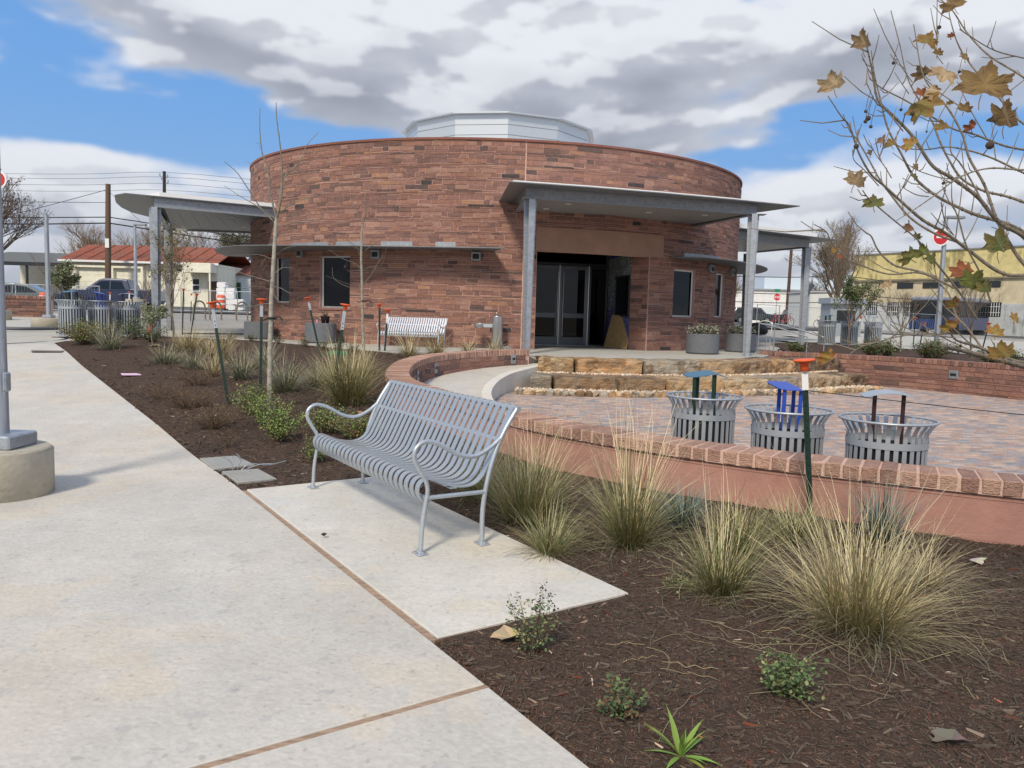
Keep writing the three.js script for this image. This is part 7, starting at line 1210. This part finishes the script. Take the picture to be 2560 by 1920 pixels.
for (const [x, y, z, w] of [[-10.65, .68, -22.6, 'at the foot of the side canopy front post']]) { const t = thing('traffic_cone', 'small orange cone ' + w, 'cone', [x, y, z]); part(t, 'cone', new Geo().add(new THREE.ConeGeometry(.13, .42, 18), new THREE.Matrix4().makeTranslation(0, .22, 0)).build(), M.orange); part(t, 'base', new Geo().cbox(0, .015, 0, .3, .03, .3, .008).build(), M.orange); }
function rack(label, x, z, turn) { const t = thing('bike_rack', label, 'bike rack', [x, gh(x, z) - .01, z], turn, 'bike racks under the side canopy'); part(t, 'hoop', new Geo().tube(curve([V(-.3, 0, 0), V(-.3, .55, 0), V(-.22, .80, 0), V(0, .9, 0), V(.22, .80, 0), V(.3, .55, 0), V(.3, 0, 0)], 40), .04, 10).build(), std({ color: col(S(136, 124, 108)), roughness: .6, metalness: .4 })); for (const s of [-.3, .3]) part(t, 'flange', new Geo().cyl(s, 0, 0, .09, .09, .02, 14).build(), M.galvDark); }
[[-15.3, 'left end of the row of racks'], [-14.55, 'second from the left in the row of racks'], [-13.3, 'third from the left in the row of racks'], [-11.9, 'nearest the building in the row of racks'], [-12.6, 'second nearest the building in the row of racks']].forEach(([x, w], i) => rack('grey hoop bike rack, ' + w, x, -37.5 - i * .1, .9));
function bicycle(label, x, z, turn, c) { const t = thing('bicycle', label, 'bicycle', [x, gh(x, z), z], turn), f = std({ color: col(c), roughness: .4 }); for (const wx of [-.52, .52]) part(t, 'wheel', new Geo().add(new THREE.TorusGeometry(.33, .022, 6, 28), new THREE.Matrix4().makeTranslation(wx, .34, 0)).build(), M.rubber); const g = new Geo(); for (const [a, b] of [[[-.52, .34], [-.15, .82]], [[-.52, .34], [0, .32]], [[0, .32], [-.18, .88]], [[0, .32], [.38, .78]], [[-.15, .80], [.36, .80]], [[.52, .34], [.36, .95]]]) g.tube([V(a[0], a[1], 0), V(b[0], b[1], 0)], .022, 6); part(t, 'frame', g.build(), f); part(t, 'saddle', new Geo().cbox(-.2, .92, 0, .26, .05, .14, .015).build(), M.black); part(t, 'handlebar', new Geo().tube([V(.34, .97, -.28), V(.34, .99, 0), V(.34, .97, .28)], .014, 6).build(), M.black); }
bicycle('red bicycle parked left of the rear canopy post, nearer one', 21.2, -60, .5, [.5, .02, .03]); bicycle('red bicycle parked behind the other red one', 20.6, -60.6, .7, [.5, .03, .04]); bicycle('dark bicycle parked right of the rear canopy post', 24.0, -60, .4, [.03, .035, .04]); bicycle('pale bicycle parked at the right end of the bicycles', 25.0, -60.4, .8, [.4, .42, .42]);
{ // brick wall at the far left
  const t = thing('far_brick_wall', 'dark red brick wall behind the second light pole, far left', 'wall'), G = gh(-24, -35), r = rng(91), x0 = -26, x1 = -21.1, z = -35; boxPart(t, 'mortar', (x0 + x1) / 2, G - .1, z - .16, x1 - x0, 1.06, .28, M.mortar);
  let y = G, k = 900; for (const h of [.12, .11, .06, .12, .11, .13, .12, .06]) { let x = x0 + r() * .1; while (x < x1 - .05) { const L = Math.min(.3 + .4 * r(), x1 - x); const g = new Geo().color(brickColor(r, .3).map((v) => v * .8)); g.uo = [r() * 9, r() * 9]; g.box(x + L / 2, y + h / 2, z, L - .014, h - .014, .06, { jit: .004, rnd: r }); part(t, 'brick', g.build(), M.brick); x += L; } y += h; }
  for (let x = x0; x < x1 - .05; x += .19) { const g = new Geo().color(brickColor(r, .1).map((v) => v * .85)); g.box(x + .09, y + .06, z - .12, .175, .13, .36, { jit: .004, rnd: r }); part(t, 'brick', g.build(), M.brick); }
}
/* fences, utility poles, wires */
function fence(label, a, b, n, h) { const t = thing('chain_fence', label, 'fence'), P = (k) => { const x = mix(a[0], b[0], k / n), z = mix(a[1], b[1], k / n); return V(x, gh(x, z), z); }; for (let k = 0; k <= n; k++) { const p = P(k); part(t, 'post', new Geo().cyl(p.x, p.y, p.z, .03, .03, h, 8).build(), M.galv); } for (const y of [h - .03, .15]) { const g = new Geo(); for (let k = 0; k < n; k++) g.tube([P(k).add(V(0, y, 0)), P(k + 1).add(V(0, y, 0))], .02, 6); part(t, 'rail', g.build(), M.galv); } const w = new Geo(); for (let k = 0; k < n; k++) { const A = P(k), B = P(k + 1), m = Math.round(A.distanceTo(B) / .14), hh = h - .2; for (let i = 0; i < m; i++) for (const s of [0, 1]) { const f0 = i / m, f1 = (i + hh / .9) / m; if (f1 > 1) continue; w.bar(V().lerpVectors(A, B, s ? f0 : f1).add(V(0, .15, 0)), V().lerpVectors(A, B, s ? f1 : f0).add(V(0, h - .05, 0)), .0035, .0035); } } part(t, 'wire_mesh', w.build(), M.galv); }
fence('chain link fence before the parked cars at the far left', [-34, -41], [-22.3, -41.5], 8, 1.5); fence('chain link fence in front of the white sacks and pale house', [-22, -47], [-10, -47], 7, 1.4); fence('chain link fence across the right background before the warehouses', [17, -54], [29.5, -54], 8, 1.5);
function utilityPole(label, b, tp, r, o = {}) { const t = thing('utility_pole', label, 'utility pole'); part(t, 'pole', new Geo().color(o.c || S(112, 92, 76)).tube([V(...b), V(...tp)], (f) => mix(r, r * .75, f), 12).build(), M.bark); if (o.plate) part(t, 'white_plate', new Geo().box(tp[0] - .05, o.plate, tp[2] + r, .3, .7, .03).build(), M.white); if (o.arm) part(t, 'insulators', (() => { const g = new Geo(); for (const [dx, dy] of [[-.5, -.5], [-.3, -.9], [.35, -.6], [.4, -1.2]]) { g.bar(V(tp[0], tp[1] + dy - .2, tp[2]), V(tp[0] + dx, tp[1] + dy, tp[2]), .08); g.cyl(tp[0] + dx, tp[1] + dy, tp[2], .07, .05, .3, 8); } return g.build(); })(), M.galvDark); return t; }
utilityPole('brown wooden utility pole standing before the cream house', [-31.6, .9, -60], [-31.4, 10.7, -60], .24, { plate: 6.2 }); utilityPole('dark utility pole topped with insulators above the side canopy', [-39, 1, -86], [-38.8, 16.2, -86], .22, { arm: true, c: S(64, 58, 56) });
utilityPole('leaning brown wooden utility pole beside the yellow warehouse', [24.7, .8, -60], [25.6, 8.9, -60], .2); utilityPole('brown utility pole between the rear canopy post and the building', [31.8, .9, -90], [31.9, 9.9, -90], .22, { c: S(96, 72, 62) });
{ const t = thing('radio_mast', 'thin white radio mast far away above the rear canopy', 'mast'); part(t, 'mast', new Geo().bar(V(76, 1, -200), V(76, 27.5, -200), .25).build(), M.panel); }
const cable = (label, pts, r = .022) => { const m = new THREE.Mesh(new Geo().tube(curve(pv(pts), 30), r, 5).build(), M.rubber); m.name = numbered('power_line'); scene.add(m); tag(m, label, 'power line'); };
const sag = (a, b, d) => [a, [(a[0] * 3 + b[0]) / 4, (a[1] * 3 + b[1]) / 4 - d * .75, (a[2] * 3 + b[2]) / 4], [(a[0] + b[0]) / 2, (a[1] + b[1]) / 2 - d, (a[2] + b[2]) / 2], [(a[0] + b[0] * 3) / 4, (a[1] + b[1] * 3) / 4 - d * .75, (a[2] + b[2] * 3) / 4], b];
cable('power line running left from the top of the wooden utility pole', sag([-31.4, 10.3, -60], [-60, 5.2, -62], .8)); cable('upper of the two thick cables left of the wooden utility pole', sag([-31.4, 8.2, -60], [-60, 8.9, -60], .5), .04); cable('lower of the two thick cables left of the wooden utility pole', sag([-31.4, 7.75, -60], [-60, 8.2, -60], .5), .05);
cable('upper thick cable running right from the wooden utility pole', sag([-31.4, 8.2, -60], [5, 5.9, -64], .6), .04); cable('lower thick cable running right from the wooden utility pole', sag([-31.4, 7.75, -60], [5, 5.2, -64], .6), .05); cable('straight line left of the wooden utility pole, mid height', sag([-31.4, 9.3, -60], [-70, 10.2, -62], .4), .02); cable('slanting stay line right of the wooden utility pole', [[-31.4, 10.2, -60], [-28.5, 7.5, -60], [-25, 4.2, -60]], .015);
for (const [d, w] of [[0, 'top'], [-.7, 'second'], [-1.4, 'third'], [.5, 'highest']]) cable('thin high wire over the side canopy, ' + w + ' of four', sag([-75, 16.2 + d, -92], [-38.8, 15.6 + d, -86], .4).concat(sag([-38.8, 15.6 + d, -86], [20, 13.2 + d, -80], .6).slice(1)), .018);
for (const [y, w] of [[5.2, 'upper'], [3.9, 'middle'], [3.2, 'lower']]) cable(w + ' thin cable behind the rear canopy in the right background', sag([10, y + .3, -62], [25.3, y, -60], .3).concat(sag([25.3, y, -60], [46, y + .6, -72], .4).slice(1)), .03);
cable('long thin wire high above the yellow warehouse', sag([10, 10.2, -90], [60, 11, -95], .5), .02);
renderer.render(scene, camera);
